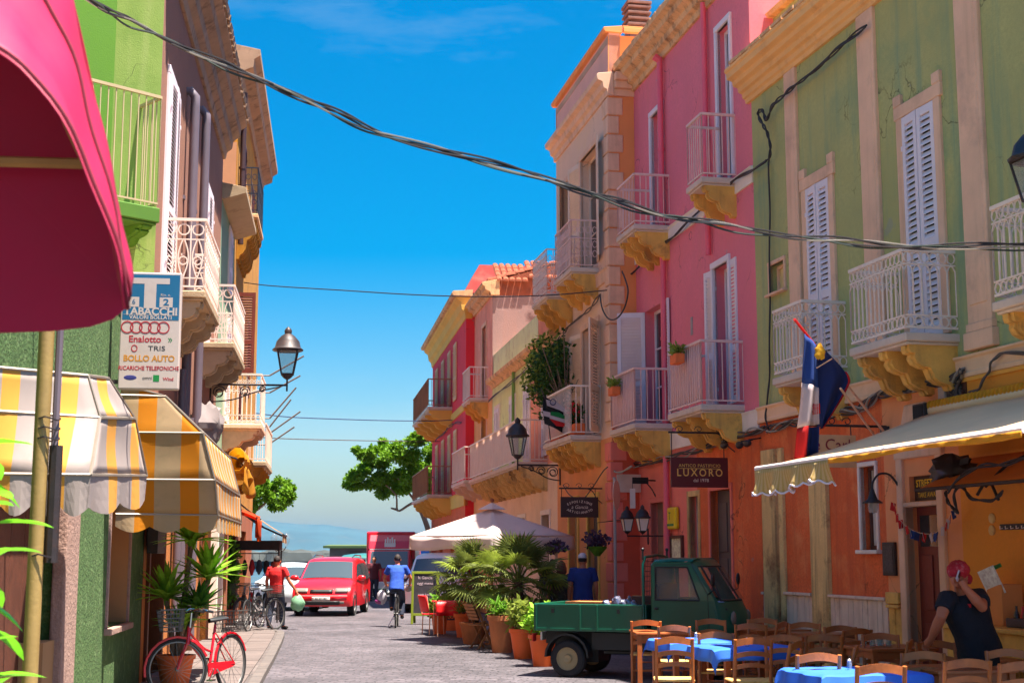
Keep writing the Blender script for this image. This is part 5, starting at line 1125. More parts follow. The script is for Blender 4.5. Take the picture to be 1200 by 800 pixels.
# ---------------------------------------------------------------- yellow post with dark tube, left foreground
gp = AT(42, 650, 8.6); t = thing('yellow_post', 'weathered yellow steel post with a black tube tied alongside', 'post', loc=(gp.x, gp.y, .085))
MB().tube([(0, 0, 0), (0, 0, 3.4)], .046, 12).build('post', mat('yellowed_steel', S(128, 110, 66), .5, .15, 3.0, .1, 40, S(120, 100, 70), .3, 4.0, metal=.2), t, smooth=True)
MB().tube([(.085, .02, 1.62), (.085, .02, 2.32)], .04, 8).build('black_tube', IRON, t, smooth=True); MB().tube([(.075, .02, 2.3), (.075, .02, 3.4)], .022, 8).build('grey_conduit', GPIPE, t, smooth=True)
for z in (1.66, 2.36, 2.42, 2.48): MB().tube([(.03 + .075 * math.cos(w), .01 + .06 * math.sin(w), z + .01 * math.sin(3 * w)) for w in [k * math.pi / 6 for k in range(12)]], .006, 4, closed=True).build('tie', IRON, t)
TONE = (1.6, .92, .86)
# ---------------------------------------------------------------- cafe chairs and tables
CHW = mat('honey_brown_chair_wood', S(150, 84, 38), .38, .28, 3.0, .1, 60, S(96, 46, 20), .4, 5.0, spec=.6)
RUSH = mat('straw_rush_seat', S(206, 166, 96), .7, .25, 20.0, .4, 90)
TBW = mat('table_wood', S(140, 76, 36), .4, .25, 2.5, .1, 50, S(96, 50, 24), .3, 4.0)
BLUEC = mat('blue_tablecloth', S(34, 92, 196), .7, .08, 2.0, .05, 100)
BLUED = mat('navy_tablecloth', S(20, 30, 104), .7, .08, 2.0)
def chair0():
    t = thing('cafe_chair', 'brown wooden ladder back cafe chair with straw seat', 'chair')
    W, D = .4, .38
    rl = MB().tube(smooth_path([(0, 0, 0), (0, 0, .45), (0, -.02, .66), (0, -.065, .88)], 3), .019, 8).mesh('back_leg')
    fl = MB().tube([(0, 0, 0), (0, 0, .44)], .019, 8).mesh('front_leg')
    for s_ in (-1, 1):
        put('back_leg', rl, CHW, t, Matrix.Translation((s_ * W / 2 * .95, -D / 2, 0))); put('front_leg', fl, CHW, t, Matrix.Translation((s_ * W / 2, D / 2, 0)))
    b = MB(); b.box(-W / 2 - .015, W / 2 + .015, -D / 2 - .01, D / 2 + .02, .43, .455); b.build('seat', RUSH, t, bevel=.012)
    for z, h, y in ((.84, .07, -.058), (.71, .05, -.032), (.59, .045, -.008)):
        m = MB(); w = W * .95 - .02
        m.grid(lambda u, v: (-w / 2 + w * u, -D / 2 + y - .03 * math.sin(math.pi * u), z - h / 2 + h * v + .028 * math.sin(math.pi * u)), 8, 1); m.build('back_slat', CHW, t, smooth=False, solid=.018)
    st = MB().tube([(-W / 2, 0, 0), (W / 2, 0, 0)], .011, 6).mesh('stretcher'); ss = MB().tube([(0, -D / 2, 0), (0, D / 2, 0)], .011, 6).mesh('side_stretcher')
    for y, z in ((D / 2, .2), (D / 2, .32), (-D / 2, .24)): put('stretcher', st, CHW, t, Matrix.Translation((0, y, z)))
    for x, z in ((-W / 2, .16), (W / 2, .16), (-W / 2, .28), (W / 2, .28)): put('side_stretcher', ss, CHW, t, Matrix.Translation((x * .98, 0, z)))
    return t
def table0(wx=.8, wy=.8, h=.745):
    t = thing('cafe_table', 'square brown wooden cafe table', 'table'); MB().box(-wx/2, wx/2, -wy/2, wy/2, h - .03, h).build('table_top', TBW, t, bevel=.006)
    MB().box(-wx/2 + .05, wx/2 - .05, -wy/2 + .05, wy/2 - .05, h - .11, h - .031).build('apron', TBW, t)
    me = MB().box(-.03, .03, -.03, .03, 0, h - .031).mesh('leg')
    for a in (-1, 1):
        for c in (-1, 1): put('leg', me, TBW, t, Matrix.Translation((a * (wx/2 - .05), c * (wy/2 - .05), 0)))
    return t
def cloth(loc, rz, label, m, wx=.86, wy=.86, h=.75, seed=0):
    rng = random.Random(seed); b = MB(); N = 16; ph = [rng.uniform(0, 6) for _ in range(4)]
    def fn(u, v):
        x, y = (u - .5) * 2, (v - .5) * 2; ov = 1.32; X, Y = x * wx / 2 * ov, y * wy / 2 * ov
        ex = max(0, abs(X) - wx / 2); ey = max(0, abs(Y) - wy / 2); dr = ex + ey
        X2 = max(-wx/2, min(wx/2, X)) + math.copysign(min(ex, .012) + .18 * ex, X) + (.02 * math.sin(Y * 17 + ph[0]) if ex else 0)
        Y2 = max(-wy/2, min(wy/2, Y)) + math.copysign(min(ey, .012) + .18 * ey, Y) + (.02 * math.sin(X * 17 + ph[1]) if ey else 0)
        return (X2, Y2, h + .004 - dr * .93 + .002 * math.sin(X * 30 + ph[2]))
    b.grid(fn, 28, 28); o = b.build('tablecloth', m, smooth=True, solid=.003); o.location = loc; o.rotation_euler = (0, 0, rz); return tag(o, label, 'tablecloth')
c0 = chair0(); ctree = [(k, []) for k in kids(c0)]; cuse = [0]
def chair(px, py, face, label):
    p = G(px, py, .885); rz = R(face)
    loc = (p.x + .22 * -math.sin(rz) , p.y + .22 * math.cos(rz), 0)
    g = 'ladder back chairs at the cafe tables'
    if not cuse[0]: cuse[0] = 1; c0.location = loc; c0.rotation_euler = (0, 0, rz); return tag(c0, label, None, g)
    return dup(c0, loc, rz, label, g, ctree)
# (pixel of the middle of the top slat, facing: 0 = back to the camera)
plan = [
 (757, 727, -6, 'ladder back chair at the bare table behind the green truck cab'),
 (833, 726, 176, 'ladder back chair beside the truck cab, its seat towards the blue tables'),
 (790, 733, -8, 'ladder back chair between the truck and the smaller blue cloth'),
 (790, 747, -4, 'ladder back chair tucked in at the smaller blue cloth'),
 (839, 741, -8, 'ladder back chair between the two blue cloths'),
 (880, 731, -10, 'ladder back chair on the far side of the larger blue cloth'),
 (882, 748, 4, 'large ladder back chair drawn up to the larger blue cloth'),
 (893, 725, 170, 'dark ladder back chair against the white wainscot by the truck nose'),
 (914, 729, 60, 'dark ladder back chair turned sideways near the white wainscot'),
 (943, 730, 172, 'dark ladder back chair before the second stone jamb'),
 (985, 734, 178, 'dark ladder back chair before the white board wainscot'),
 (1003, 737, 20, 'ladder back chair turned at the glass laid table'),
 (1032, 743, 175, 'dark ladder back chair on the wall side of the glass laid table'),
 (1062, 750, 70, 'yellowish ladder back chair sideways beside the maroon door'),
 (958, 766, 6, 'honey coloured ladder back chair at the near blue cloth, beyond it'),
 (930, 752, 60, 'ladder back chair sideways between the blue cloths'),
 (998, 757, 75, 'ladder back chair sideways behind the near blue cloth'),
 (1097, 752, 178, 'dark ladder back chair under the hand of the man in black'),
 (1080, 764, 4, 'ladder back chair with pale shining top by the man on the phone'),
 (1031, 779, 2, 'honey coloured ladder back chair in front of the near blue cloth'),
 (1132, 773, 3, 'honey coloured ladder back chair in front of the man on the phone'),
 (1182, 762, 176, 'dark ladder back chair beside the pine counter'),
 (1196, 776, 5, 'ladder back chair nearest the pine counter front'),
 (918, 745, 176, 'dark ladder back chair between larger blue cloth and wainscot'),
 (965, 744, -10, 'brown ladder back chair at the bare table before the wainscot'),
]
for a in plan: chair(*a)
t0 = table0(); ttree = [(k, []) for k in kids(t0)]; first = [True]
def table(px, py, rz, label):
    p = G(px, py, .745); g = 'wooden cafe tables'
    if first[0]: first[0] = False; t0.location = (p.x, p.y, 0); t0.rotation_euler = (0, 0, R(rz)); tag(t0, label, None, g); return p
    dup(t0, (p.x, p.y, 0), R(rz), label, g, ttree); return p
A_ = 14
table(776, 739, 2, 'bare wooden table standing in the street by the truck tyre')
p = table(812, 750, A_, 'wooden table under the smaller blue cloth'); cloth((p.x, p.y, 0), R(A_), 'smaller blue cloth on a table close to the truck', BLUEC, seed=1)
p = table(872, 757, A_, 'wooden table under the larger blue cloth'); cloth((p.x, p.y, 0), R(A_), 'larger blue cloth with hanging corners, two chairs behind it', BLUEC, wx=1.0, wy=.86, seed=2)
p = table(1000, 786, A_, 'wooden table under the near blue cloth'); cloth((p.x, p.y, 0), R(A_), 'blue cloth in front of the man on the phone', BLUEC, wx=1.0, wy=.86, seed=3)
table(905, 736, A_, 'bare wooden table before the peeling stone jambs')
p = table(1040, 757, A_, 'bare wooden table laid with upturned glasses'); gl = p
p2 = table(1118, 781, A_, 'bare wooden table between the phone man and the front chairs')
p3 = table(1195, 770, A_, 'bare wooden table beside the pine counter')
table(965, 741, A_, 'bare wooden table before the white board wainscot')
GLS = glassy('drinking_glass', S(190, 200, 205), .05, .7)
for i, (dx, dy) in enumerate(((-.14, .1), (-.05, .06), (.05, .1), (.13, .05), (0, -.05))):
    b = MB(); b.lathe([(.034, 0), (.03, .09), (.029, .09), (.033, .004)], 14); o = b.build('drinking_glass', GLS, smooth=True); o.location = (gl.x + dx - .1, gl.y + dy, .746); tag(o, 'upturned drinking glass on the bare table by the maroon door', 'glass', 'glasses on the bare table')
for q, lab in ((p2, 'ashtray on the table before the phone man'), (p3, 'ashtray on the table beside the counter')):
    b = MB(); b.lathe([(.055, 0), (.065, .03), (.055, .03), (.045, .008), (.001, .008)], 16); o = b.build('ashtray', mat('clear_ashtray', S(150, 150, 165), .2), smooth=True); o.location = (q.x + .1, q.y + .1, .746); tag(o, 'glass ' + lab, 'ashtray')
CLIP = mat('steel_clip', S(190, 190, 196), .3, metal=.8)
for (px, py, lab) in ((992, 785, 'near blue cloth'), (872, 757, 'larger blue cloth'), (812, 750, 'smaller blue cloth')):
    p = G(px, py, .76); t = thing('salt_cellar', 'small clear salt cellar on the ' + lab, 'salt cellar', loc=(p.x + .05, p.y + .1, .756)); MB().lathe([(.02, 0), (.022, .05), (.018, .07)], 10).build('jar', GLS, t, smooth=True); MB().lathe([(.019, .07), (.019, .085), (.008, .095), (.001, .095)], 10).build('lid', CLIP, t, smooth=True)
# ---------------------------------------------------------------- plants
def leafmesh(L, W, bend=.25, fold=.15, n=5):
    b = MB(); vs_ = []; 
    for i in range(n + 1):
        u = i / n; w = W * math.sin(math.pi * min(1, .12 + u * .88)) ** .8 * (1 - .2 * u); z = -bend * L * u * u
        vs_ += [(-w / 2, L * u, z + fold * w), (0, L * u, z), (w / 2, L * u, z + fold * w)]
    b.add(vs_, [(3*i, 3*i+1, 3*i+4, 3*i+3) for i in range(n)] + [(3*i+1, 3*i+2, 3*i+5, 3*i+4) for i in range(n)]); return b.mesh('leaf')
LEAFS = {}
def lmat(name, c, rough=.6): return mat(name, c, rough, .35, 9.0, 0, 40, trans=.35, spec=.25)
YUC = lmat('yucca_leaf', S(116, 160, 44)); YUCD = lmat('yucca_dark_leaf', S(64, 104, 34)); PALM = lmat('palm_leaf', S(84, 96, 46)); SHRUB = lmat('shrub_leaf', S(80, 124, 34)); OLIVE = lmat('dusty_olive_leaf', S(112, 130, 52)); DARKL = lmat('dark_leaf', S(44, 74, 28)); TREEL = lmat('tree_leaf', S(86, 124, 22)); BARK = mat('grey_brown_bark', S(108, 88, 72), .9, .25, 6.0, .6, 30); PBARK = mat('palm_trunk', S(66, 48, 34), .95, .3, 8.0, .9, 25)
TCOT = mat('terracotta_pot', S(196, 96, 48), .85, .14, 3.0, .2, 50, S(150, 90, 60), .3, 4.0); OPOT = mat('orange_plastic_pot', S(226, 100, 34), .55, .08, 2.0); BPOT = mat('brown_clay_pot', S(156, 98, 58), .85, .14, 3.0, .2, 50, S(110, 70, 44), .3, 4.0); SOIL = mat('soil', S(54, 40, 32), .95, .3, 8.0)
def pot(t, m, r0_, r1_, h, n=20):
    MB().lathe([(r0_, 0), (r1_ * .97, h * .86), (r1_ * 1.06, h * .87), (r1_ * 1.07, h), (r1_ * .92, h), (r1_ * .88, h * .9)], n).build('pot', m, t, smooth=True); MB().lathe([(r1_ * .9, h * .88), (r1_ * .88, h * .9), (.001, h * .92)], n).build('soil', SOIL, t)
def rosette(t, c, n, L, W, m, seed, tilt=(10, 100), bend=.25, name='leaf'):
    rng = random.Random(seed); k = (L, W, bend)
    if k not in LEAFS: LEAFS[k] = leafmesh(L, W, bend)
    for i in range(n):
        az = i * 2.399 + rng.uniform(-.2, .2); f = (i + .5) / n; el = R(tilt[0] + (tilt[1] - tilt[0]) * f + rng.uniform(-8, 8)); s_ = rng.uniform(.75, 1.1)
        M = Matrix.Translation(Vector(c) + Vector((0, 0, -.1 * f))) @ Matrix.Rotation(az, 4, 'Z') @ Matrix.Rotation(R(90) - el, 4, 'X') @ Matrix.Scale(s_, 4)
        me = LEAFS[k]
        o = bpy.data.objects.new(name, me); COL.objects.link(o); o.parent = t; o.matrix_local = M
        if not me.materials: me.materials.append(m)
        o.material_slots[0].link = 'OBJECT'; o.material_slots[0].material = m
gp = AT(208, 700, 18.6); t = thing('yucca_plant', 'tall potted yucca with spiky leaf heads beside the red bicycle', 'plant', loc=(gp.x, gp.y, .09))
pot(t, TCOT, .17, .24, .4)
for i, (dx, dy, h, px) in enumerate(((0.16, 0, 1.8, 0), (-.13, -.05, 1.08, 0), (.38, .05, 1.34, 0), (.3, -.12, .96, 0), (.0, .1, .7, 0), (.12, -.12, .78, 0))):
    MB().tube(smooth_path([(dx * .15, dy * .15, .35), (dx * .5, dy * .4, .35 + (h - .35) * .5), (dx, dy, h)], 5), [.04 - .012 * k / 10 for k in range(11)], 8).build('stem', BARK, t, smooth=True)
    rosette(t, (dx, dy, h + .04), (64, 56, 56, 44, 26, 26)[i], (.62, .58, .56, .45, .42, .42)[i], .1, YUC if i != 3 else YUCD, i, (85, -35) if i == 0 else (85, -5), .22)
def frond(n=22, L=.55):
    """Fan palm leaf: stalk along +y and a fan of pleated blades."""
    b = MB(); b.tube([(0, 0, 0), (0, L * .55, .03), (0, L, 0)], [.012, .009, .007], 5)
    for i in range(n):
        a = R(-125 + 250 * i / (n - 1)); d = Vector((math.sin(a), math.cos(a), 0)); s_ = Vector((d.y, -d.x, 0)); l = .42 * (1 - .3 * abs(a) / R(125)); c = Vector((0, L, 0)); w = .02
        b.add([c, c + d * l * .5 + s_ * w + Vector((0, 0, .015)), c + d * l + Vector((0, 0, -.06 - .05 * abs(math.sin(i * 2.1)))), c + d * l * .5 - s_ * w + Vector((0, 0, .015)), c + d * l * .5], [(0, 1, 4), (1, 2, 4), (2, 3, 4), (3, 0, 4)])
    return b.mesh('frond')
FRO = frond()
def palm(label, loc, h, n, seed, s_=1.0):
    t = thing('fan_palm', label, 'palm', loc=loc); rng = random.Random(seed); pot(t, BPOT, .2, .27, .42)
    b = MB(); b.tube(smooth_path([(0, 0, .35), (.02, 0, h * .6), (0, 0, h)], 4), [.1, .11, .11, .1, .1, .1, .09, .09, .08][:9], 10)
    for i in range(60):
        z = .45 + (h - .5) * i / 60; a = i * 2.4; b.add([(.09 * math.cos(a), .09 * math.sin(a), z), (.15 * math.cos(a), .15 * math.sin(a), z + .07), (.09 * math.cos(a + .5), .09 * math.sin(a + .5), z)], [(0, 1, 2)])
    b.build('trunk', PBARK, t)
    for i in range(n):
        f = i / n; el = R(80 - 118 * f + rng.uniform(-8, 8)); az = i * 2.399
        o = put('frond', FRO, PALM, t, Matrix.Translation((0, 0, h - .06 + .04 * (1 - f))) @ Matrix.Rotation(az, 4, 'Z') @ Matrix.Rotation(el, 4, 'X') @ Matrix.Rotation(R(rng.uniform(-25, 25)), 4, 'Y') @ Matrix.Scale(s_ * rng.uniform(.8, 1.1), 4))
        if i % 3 == 2: o.material_slots[0].link = 'OBJECT'; o.material_slots[0].material = OLIVE
gp = AT(555, 690, 29); palm('shaggy fan palm beside the red table', (gp.x, gp.y, 0), 1.3, 34, 1, 1.05)
gp = AT(607, 690, 27.5); palm('shaggy fan palm beside the people at the peach house', (gp.x, gp.y, 0), 1.25, 40, 2, 1.15)
def bushy(t, c, r, n, m, seed, L=.12, W=.05, name='foliage', flat=1.0, dens=.45):
    rng = random.Random(seed); b = MB()
    for i in range(n):
        d = Vector((rng.gauss(0, 1), rng.gauss(0, 1), rng.gauss(0, 1))).normalized(); q = Vector(c) + Vector((d.x * r[0], d.y * r[1], d.z * r[2])) * rng.uniform(dens, 1.05) * (1 + .25 * math.sin(d.x * 5 + seed) * math.sin(d.y * 4 + d.z * 6))
        a = Vector((rng.gauss(0, 1), rng.gauss(0, 1), rng.gauss(.2, .7))).normalized(); s_ = a.cross(Vector((rng.gauss(0, 1), rng.gauss(0, 1), rng.gauss(0, 1)))).normalized(); l = L * rng.uniform(.6, 1.3); w = W * rng.uniform(.7, 1.2)
        b.add([q, q + a * l * .5 + s_ * w, q + a * l, q + a * l * .5 - s_ * w], [(0, 1, 2, 3)])
    return b.build(name, m, t)
def potplant(label, px, py, m, pm_, r0_, r1_, h, seed, kind='spiky', group=None):
    g = G(px, py); t = thing('potted_plant', label, 'plant', loc=(g.x, g.y, 0)); pot(t, pm_, r0_, r1_, h)
    if kind == 'spiky': 
        for k in range(5): rosette(t, (.12 * math.cos(k * 1.3) * (k > 0), .12 * math.sin(k * 1.3) * (k > 0), h + .05 + .08 * (k % 3)), 16, .3, .045, m, seed + k, (85, 5), .3)
        b = MB(); b.tube([(0, 0, h * .9), (0, 0, h + .12)], .03, 6); b.build('stem', BARK, t)
    else: bushy(t, (0, 0, h + .22), (.3, .3, .26), 520, m, seed, .13, .035); MB().tube([(0, 0, h * .9), (0, 0, h + .2)], .02, 6).build('stem', BARK, t)
    return t
potplant('spiky green plant in a tall brown clay pot by the folding chair', 588, 764, SHRUB, BPOT, .17, .25, .66, 20)
potplant('yellow green leafy plant in an orange pot behind the truck bed', 613, 771, OLIVE, OPOT, .15, .23, .5, 21, 'bush')
potplant('leafy plant in the orange pot tucked against the truck tail', 636, 780, YUC, OPOT, .15, .22, .5, 22, 'bush')
potplant('dusty spiky plant in a clay pot by the red table', 543, 746, OLIVE, TCOT, .14, .2, .5, 23)
potplant('bright green climbing plant beside the chalkboard', 515, 742, SHRUB, TCOT, .14, .18, .4, 24, 'bush')
potplant('flowering dark shrub by the lattice screen', 530, 738, DARKL, TCOT, .16, .22, .5, 25, 'bush')
gp = AT(8, 650, 5.2); t = thing('potted_shrub', 'big leaved green shrub at the frame of the magenta awning', 'plant', loc=(gp.x - .25, gp.y, .085)); pot(t, TCOT, .18, .26, .45); rng = random.Random(3)
k_ = leafmesh(.19, .14, .2, .1); MB().tube([(0, 0, .4), (.02, 0, 1.3), (.0, 0, 2.0)], .018, 6).build('stem', BARK, t)
for i in range(70):
    z = .6 + 1.5 * (i / 70); az = i * 2.4; r_ = .12 + .1 * rng.random()
    put('leaf', k_, mat('big_bright_leaf', S(96, 164, 30), .35, .2, 6.0, trans=.35), t, Matrix.Translation((r_ * math.cos(az), r_ * math.sin(az), z)) @ Matrix.Rotation(az - R(90), 4, 'Z') @ Matrix.Rotation(R(rng.uniform(-30, 40)), 4, 'X'))
# balcony bush and flowers
t = thing('balcony_bush', 'large wind blown bush growing on the peach balcony', 'plant', M=FR2.M)
u, z = FR2.uz(652, 470, .4); MB().box(u - .7, u + .5, .2, .5, 4.16, 4.45).build('planter', TCOT, t, bevel=.02)
b = MB(); rng = random.Random(5)
for i in range(26):
    a = rng.uniform(-.6, .5); e = (u + a * 2.2 + .5, .35 + rng.uniform(-.3, .45), 4.45 + rng.uniform(.8, 2.1)); b.tube(smooth_path([(u + a * .6, .35, 4.4), (u + a * 1.2, .35, 4.9), e], 4), .012, 4)
b.build('branches', BARK, t); q = bushy(t, (u + .5, .4, 5.75), (1.15, .5, .85), 2600, DARKL, 6, .12, .04, dens=.1); bushy(t, (u + .9, .45, 5.9), (1.2, .5, .8), 1300, OLIVE, 7, .13, .035, 'olive_foliage', dens=.3)  # yellower olive leaves mixed through the dark ones
GER = lmat('geranium_flower', S(196, 24, 40))
for fac, px, py, lab in ((FR1, 721, 462, 'terracotta flower box on the far rail of the lower pink balcony'), (FR1, 795, 425, 'terracotta flower box on the lower pink balcony by the open shutters')):
    u, z = fac.uz(px, py, .8); t = thing('flower_box', lab, 'flower box', M=fac.M); MB().box(u - .16, u + .16, .74, .9, z - .02, z + .14).build('box', TCOT, t, bevel=.015); bushy(t, (u, .82, z + .2), (.2, .1, .1), 120, OLIVE, 3, .1, .025)
t = thing('geranium_trough', 'red geraniums behind the white railing of the peach balcony', 'flower box', M=FR2.M); MB().box(1.0, 1.9, .3, .52, 4.17, 4.4).build('box', TCOT, t, bevel=.015); bushy(t, (1.45, .42, 4.6), (.5, .14, .22), 320, DARKL, 3, .1, .04); bushy(t, (1.45, .44, 4.68), (.48, .14, .2), 130, GER, 4, .07, .035, 'flowers')
t = thing('hanging_basket', 'dark purple hanging flower basket by the charcoal door', 'flower basket', M=FR2.M); u, z = FR2.uz(700, 640, .45); b = MB(); b.lathe([(.05, -.18), (.16, -.05), (.19, .0), (.17, .0), (.001, -.02)], 14, (u, .45, z)); b.build('basket', SHRUB, t); bushy(t, (u, .45, z + .1), (.26, .24, .16), 260, mat('purple_flower', S(60, 34, 60), .7, .3), 3, .09, .04); MB().tube([(u, 0, z + .5), (u, .45, z + .45), (u, .45, z)], .008, 5).build('hook', IRON, t)
t = thing('flower_stand', 'dusky flowers on top of a pale post beside the parasol', 'flower stand', loc=AT(652, 700, 28.6) * 1.0); t.location.z = 0; MB().tube([(0, 0, 0), (0, 0, 1.85)], .03, 8).build('post', CREAM, t); MB().lathe([(.2, 0), (.2, .05), (.001, .05)], 12).build('foot', CONC, t); bushy(t, (0, 0, 1.9), (.24, .24, .12), 220, mat('purple_flower', S(60, 34, 60), .7, .3), 5, .09, .04); bushy(t, (0, 0, 1.88), (.2, .2, .1), 90, OLIVE, 5, .09, .03, 'olive_foliage')  # olive leaves set among the purple flowers
# trees
def tree(label, base, trunk, limbs, crowns, m, seed, n, L=.22, W=.09):
    t = thing('tree', label, 'tree', loc=base); rng = random.Random(seed); base = Vector(base)
    b = MB(); b.tube(smooth_path([Vector(p) - base for p in trunk], 5), [.17 - .08 * i / (5 * (len(trunk) - 1)) for i in range(5 * (len(trunk) - 1) + 1)], 9); b.build('trunk', BARK, t, smooth=True)
    b = MB()
    for l in limbs: pts = smooth_path([Vector(p) - base for p in l], 4); b.tube(pts, [.07 - .045 * i / len(pts) for i in range(len(pts))], 6)
    b.build('limbs', BARK, t, smooth=True)
    b = MB()
    sub_ = []
    for c, r in crowns:
        for _ in range(7): d = Vector((rng.gauss(0, 1), rng.gauss(0, 1), rng.gauss(0, 1))).normalized() * rng.uniform(.45, 1.0); f_ = rng.uniform(.32, .6); sub_.append((Vector(c) + Vector((d.x * r[0], d.y * r[1], d.z * r[2])), (r[0] * f_, r[1] * f_, r[2] * f_)))
    n //= 4
    for c, r in sub_:
        c = Vector(c) - base
        for i in range(n):
            d = Vector((rng.gauss(0, 1), rng.gauss(0, 1), rng.gauss(0, 1))).normalized(); q = c + Vector((d.x * r[0], d.y * r[1], d.z * r[2])) * (rng.random() ** .45) * rng.uniform(.85, 1.12)
            a = Vector((rng.gauss(0, 1), rng.gauss(0, 1), rng.gauss(0, .8))).normalized(); s_ = a.cross(Vector((rng.gauss(0, 1), rng.gauss(0, 1), rng.gauss(0, 1)))).normalized(); l = L * rng.uniform(.6, 1.3); w = W * rng.uniform(.6, 1.2)
            b.add([q, q + a * l * .5 + s_ * w, q + a * l, q + a * l * .5 - s_ * w], [(0, 1, 2, 3)])
    b.build('crown', m, t)
Yt = 67.0; q = lambda px, py, dy=0: AT(px, py, Yt + dy)
crowns = []; rng = random.Random(12)
for px, py, r_ in ((420, 555, 14), (436, 540, 17), (452, 552, 20), (470, 530, 22), (486, 512, 15), (492, 540, 22), (508, 528, 18), (462, 570, 18), (440, 572, 16), (478, 562, 20), (500, 570, 18), (415, 570, 10), (505, 550, 16), (452, 524, 12), (428, 528, 12), (520, 545, 20)):
    c = q(px, py, rng.uniform(-1.3, 1.3)); s_ = r_ * Yt / FPX; crowns.append((c, (s_, s_ * 1.1, s_ * .72)))
bs = q(512, 690); bs.z = 0
tree('leaning round topped tree on the quay past the red house', bs, [bs, q(506, 640), q(501, 618), q(494, 600), q(487, 587)], [(q(487, 587), q(478, 592), q(466, 598), q(464, 580), q(452, 568)), (q(487, 587), q(478, 576), q(466, 560)), (q(490, 592), q(496, 576), q(500, 560)), (q(487, 587), q(486, 570), q(478, 550)), (q(466, 597), q(458, 595))], crowns, TREEL, 3, 1300, .17, .06)
Yt = 56.0; crowns = []
for px, py, r_ in ((312, 575, 14), (325, 568, 13), (332, 582, 11), (318, 590, 12), (300, 570, 18), (290, 590, 20), (338, 574, 7)):
    s_ = r_ * Yt / FPX; crowns.append((q(px, py, rng.uniform(-.8, .8)), (s_, s_, s_ * .85)))
bs = q(288, 690); bs.z = 0
tree('smaller tree showing past the end of the ochre house', bs, [bs, q(290, 640), q(296, 600)], [(q(296, 600), q(310, 590), q(322, 575)), (q(294, 610), q(300, 580), q(305, 565))], crowns, TREEL, 4, 1100, .13, .05)
# ---------------------------------------------------------------- chalkboard, red table, folding chair, lattice
g = G(498, 731); t = thing('chalkboard', 'lime green framed chalkboard standing on the street', 'sign', loc=(g.x, g.y, 0), rz=R(-6))
LIM = mat('lime_green_frame', S(104, 120, 20), .6, .08); SLA = mat('chalk_slate', S(44, 40, 48), .7, .3, 8.0)
H_, W_ = 1.33, .7; 
for k, tl in (('front', -R(5)), ('back', R(10))):
    M = Matrix.Translation((0, 0 if k == 'front' else .05, 0)) @ Matrix.Translation((0, 0, H_)) @ Matrix.Rotation(tl, 4, 'X') @ Matrix.Translation((0, 0, -H_))
    b = MB(M)
    for x in (-W_/2 + .03, W_/2 - .03): b.box(x - .03, x + .03, -.02, .02, 0, H_)
    for z in (.24, H_ - .03): b.box(-W_/2 + .06, W_/2 - .06, -.02, .02, z - .03, z + .03)
    o = b.build(k + '_frame', LIM, t, bevel=.006); MB(M).box(-W_/2 + .06, W_/2 - .06, -.008, .008, .27, H_ - .06).build(k + '_slate', SLA, o)
CHK = mat('chalk_white', S(176, 160, 170), .9, .3, 20.0); Mf = Matrix.Translation((0, 0, H_)) @ Matrix.Rotation(-R(5), 4, 'X') @ Matrix.Translation((0, 0, -H_))
for i, s_ in enumerate(('la Gancia', 'oggi menu', '', 'pasta fresca', 'pesce', 'tonno')):
    if s_: text(s_, .1 if i < 2 else .075, CHK, t, Mf @ Matrix.Translation((0, -.012, H_ - .16 - i * .14)) @ Matrix.Rotation(R(90), 4, 'X'), name='chalk_writing', depth=.001)
REDT = mat('red_lacquer', S(206, 22, 30), .5, .08); g = G(524, 745); t = thing('red_table', 'small red cafe table with metal legs beside the chalkboard', 'table', loc=(g.x, g.y + .3, 0), rz=R(12))
MB().box(-.32, .32, -.32, .32, .72, .75).build('table_top', REDT, t, bevel=.01); b = MB(); b.grid(lambda u, v: (-.33 + .66 * u, -.33 - .03 * math.sin(u * 12) * v, .74 - .3 * v), 16, 3); b.build('cloth_fall', REDT, t, smooth=True, solid=.004)
for a in (-1, 1):
    for c in (-1, 1): MB().tube([(a * .27, c * .27, 0), (a * .27, c * .27, .72)], .014, 6).build('leg', CREAM, t)
t = thing('red_chair', 'red plastic cafe chair drawn up to the red table', 'chair', loc=(g.x - .35, g.y + .75, 0), rz=R(-60))
MB().box(-.2, .2, -.2, .2, .43, .46).build('seat', REDT, t, bevel=.015); b = MB(); b.grid(lambda u, v: (-.2 + .4 * u, -.2 - .08 * v - .04 * math.sin(math.pi * u), .5 + .36 * v), 8, 3); b.build('backrest', REDT, t, smooth=True, solid=.02)
for a in (-1, 1):
    for c in (-1, 1): MB().tube([(a * .18, c * .18, 0), (a * .17, c * .17, .44)], .013, 6).build('leg', CREAM, t)
    MB().tube([(a * .18, -.19, .44), (a * .18, -.25, .84)], .013, 6).build('back_post', CREAM, t)
FCW = mat('weathered_slat_wood', S(128, 86, 50), .7, .25, 5.0, .2, 50); g = G(562, 760); t = thing('folding_chair', 'slatted wooden folding chair facing the flower pots', 'chair', loc=(g.x, g.y + .2, 0), rz=R(-62))
for s_ in (-.2, .2):
    MB().obox((s_, 0, .4), .022, .045, .98, (R(24), 0, 0)).build('long_leg', FCW, t); MB().obox((s_ * .85, .04, .24), .022, .04, .62, (R(-32), 0, 0)).build('short_leg', FCW, t)
for i in range(6): MB().box(-.2, .2, -.16 + i * .068, -.105 + i * .068, .43, .45).build('seat_slat', FCW, t)
for i in range(5): z = .56 + i * .062; MB().obox((0, -.085 - (z - .4) * .445 + .02, z), .4, .014, .048, (R(24), 0, 0)).build('back_slat', FCW, t)
MB().box(-.2, .2, .21, .24, .06, .09).build('stretcher', FCW, t)
g = AT(532, 690, 33.0); t = thing('lattice_screen', 'dark iron lattice screen between the chalkboard and palms', 'screen', loc=(g.x, g.y, 0)); b = MB()
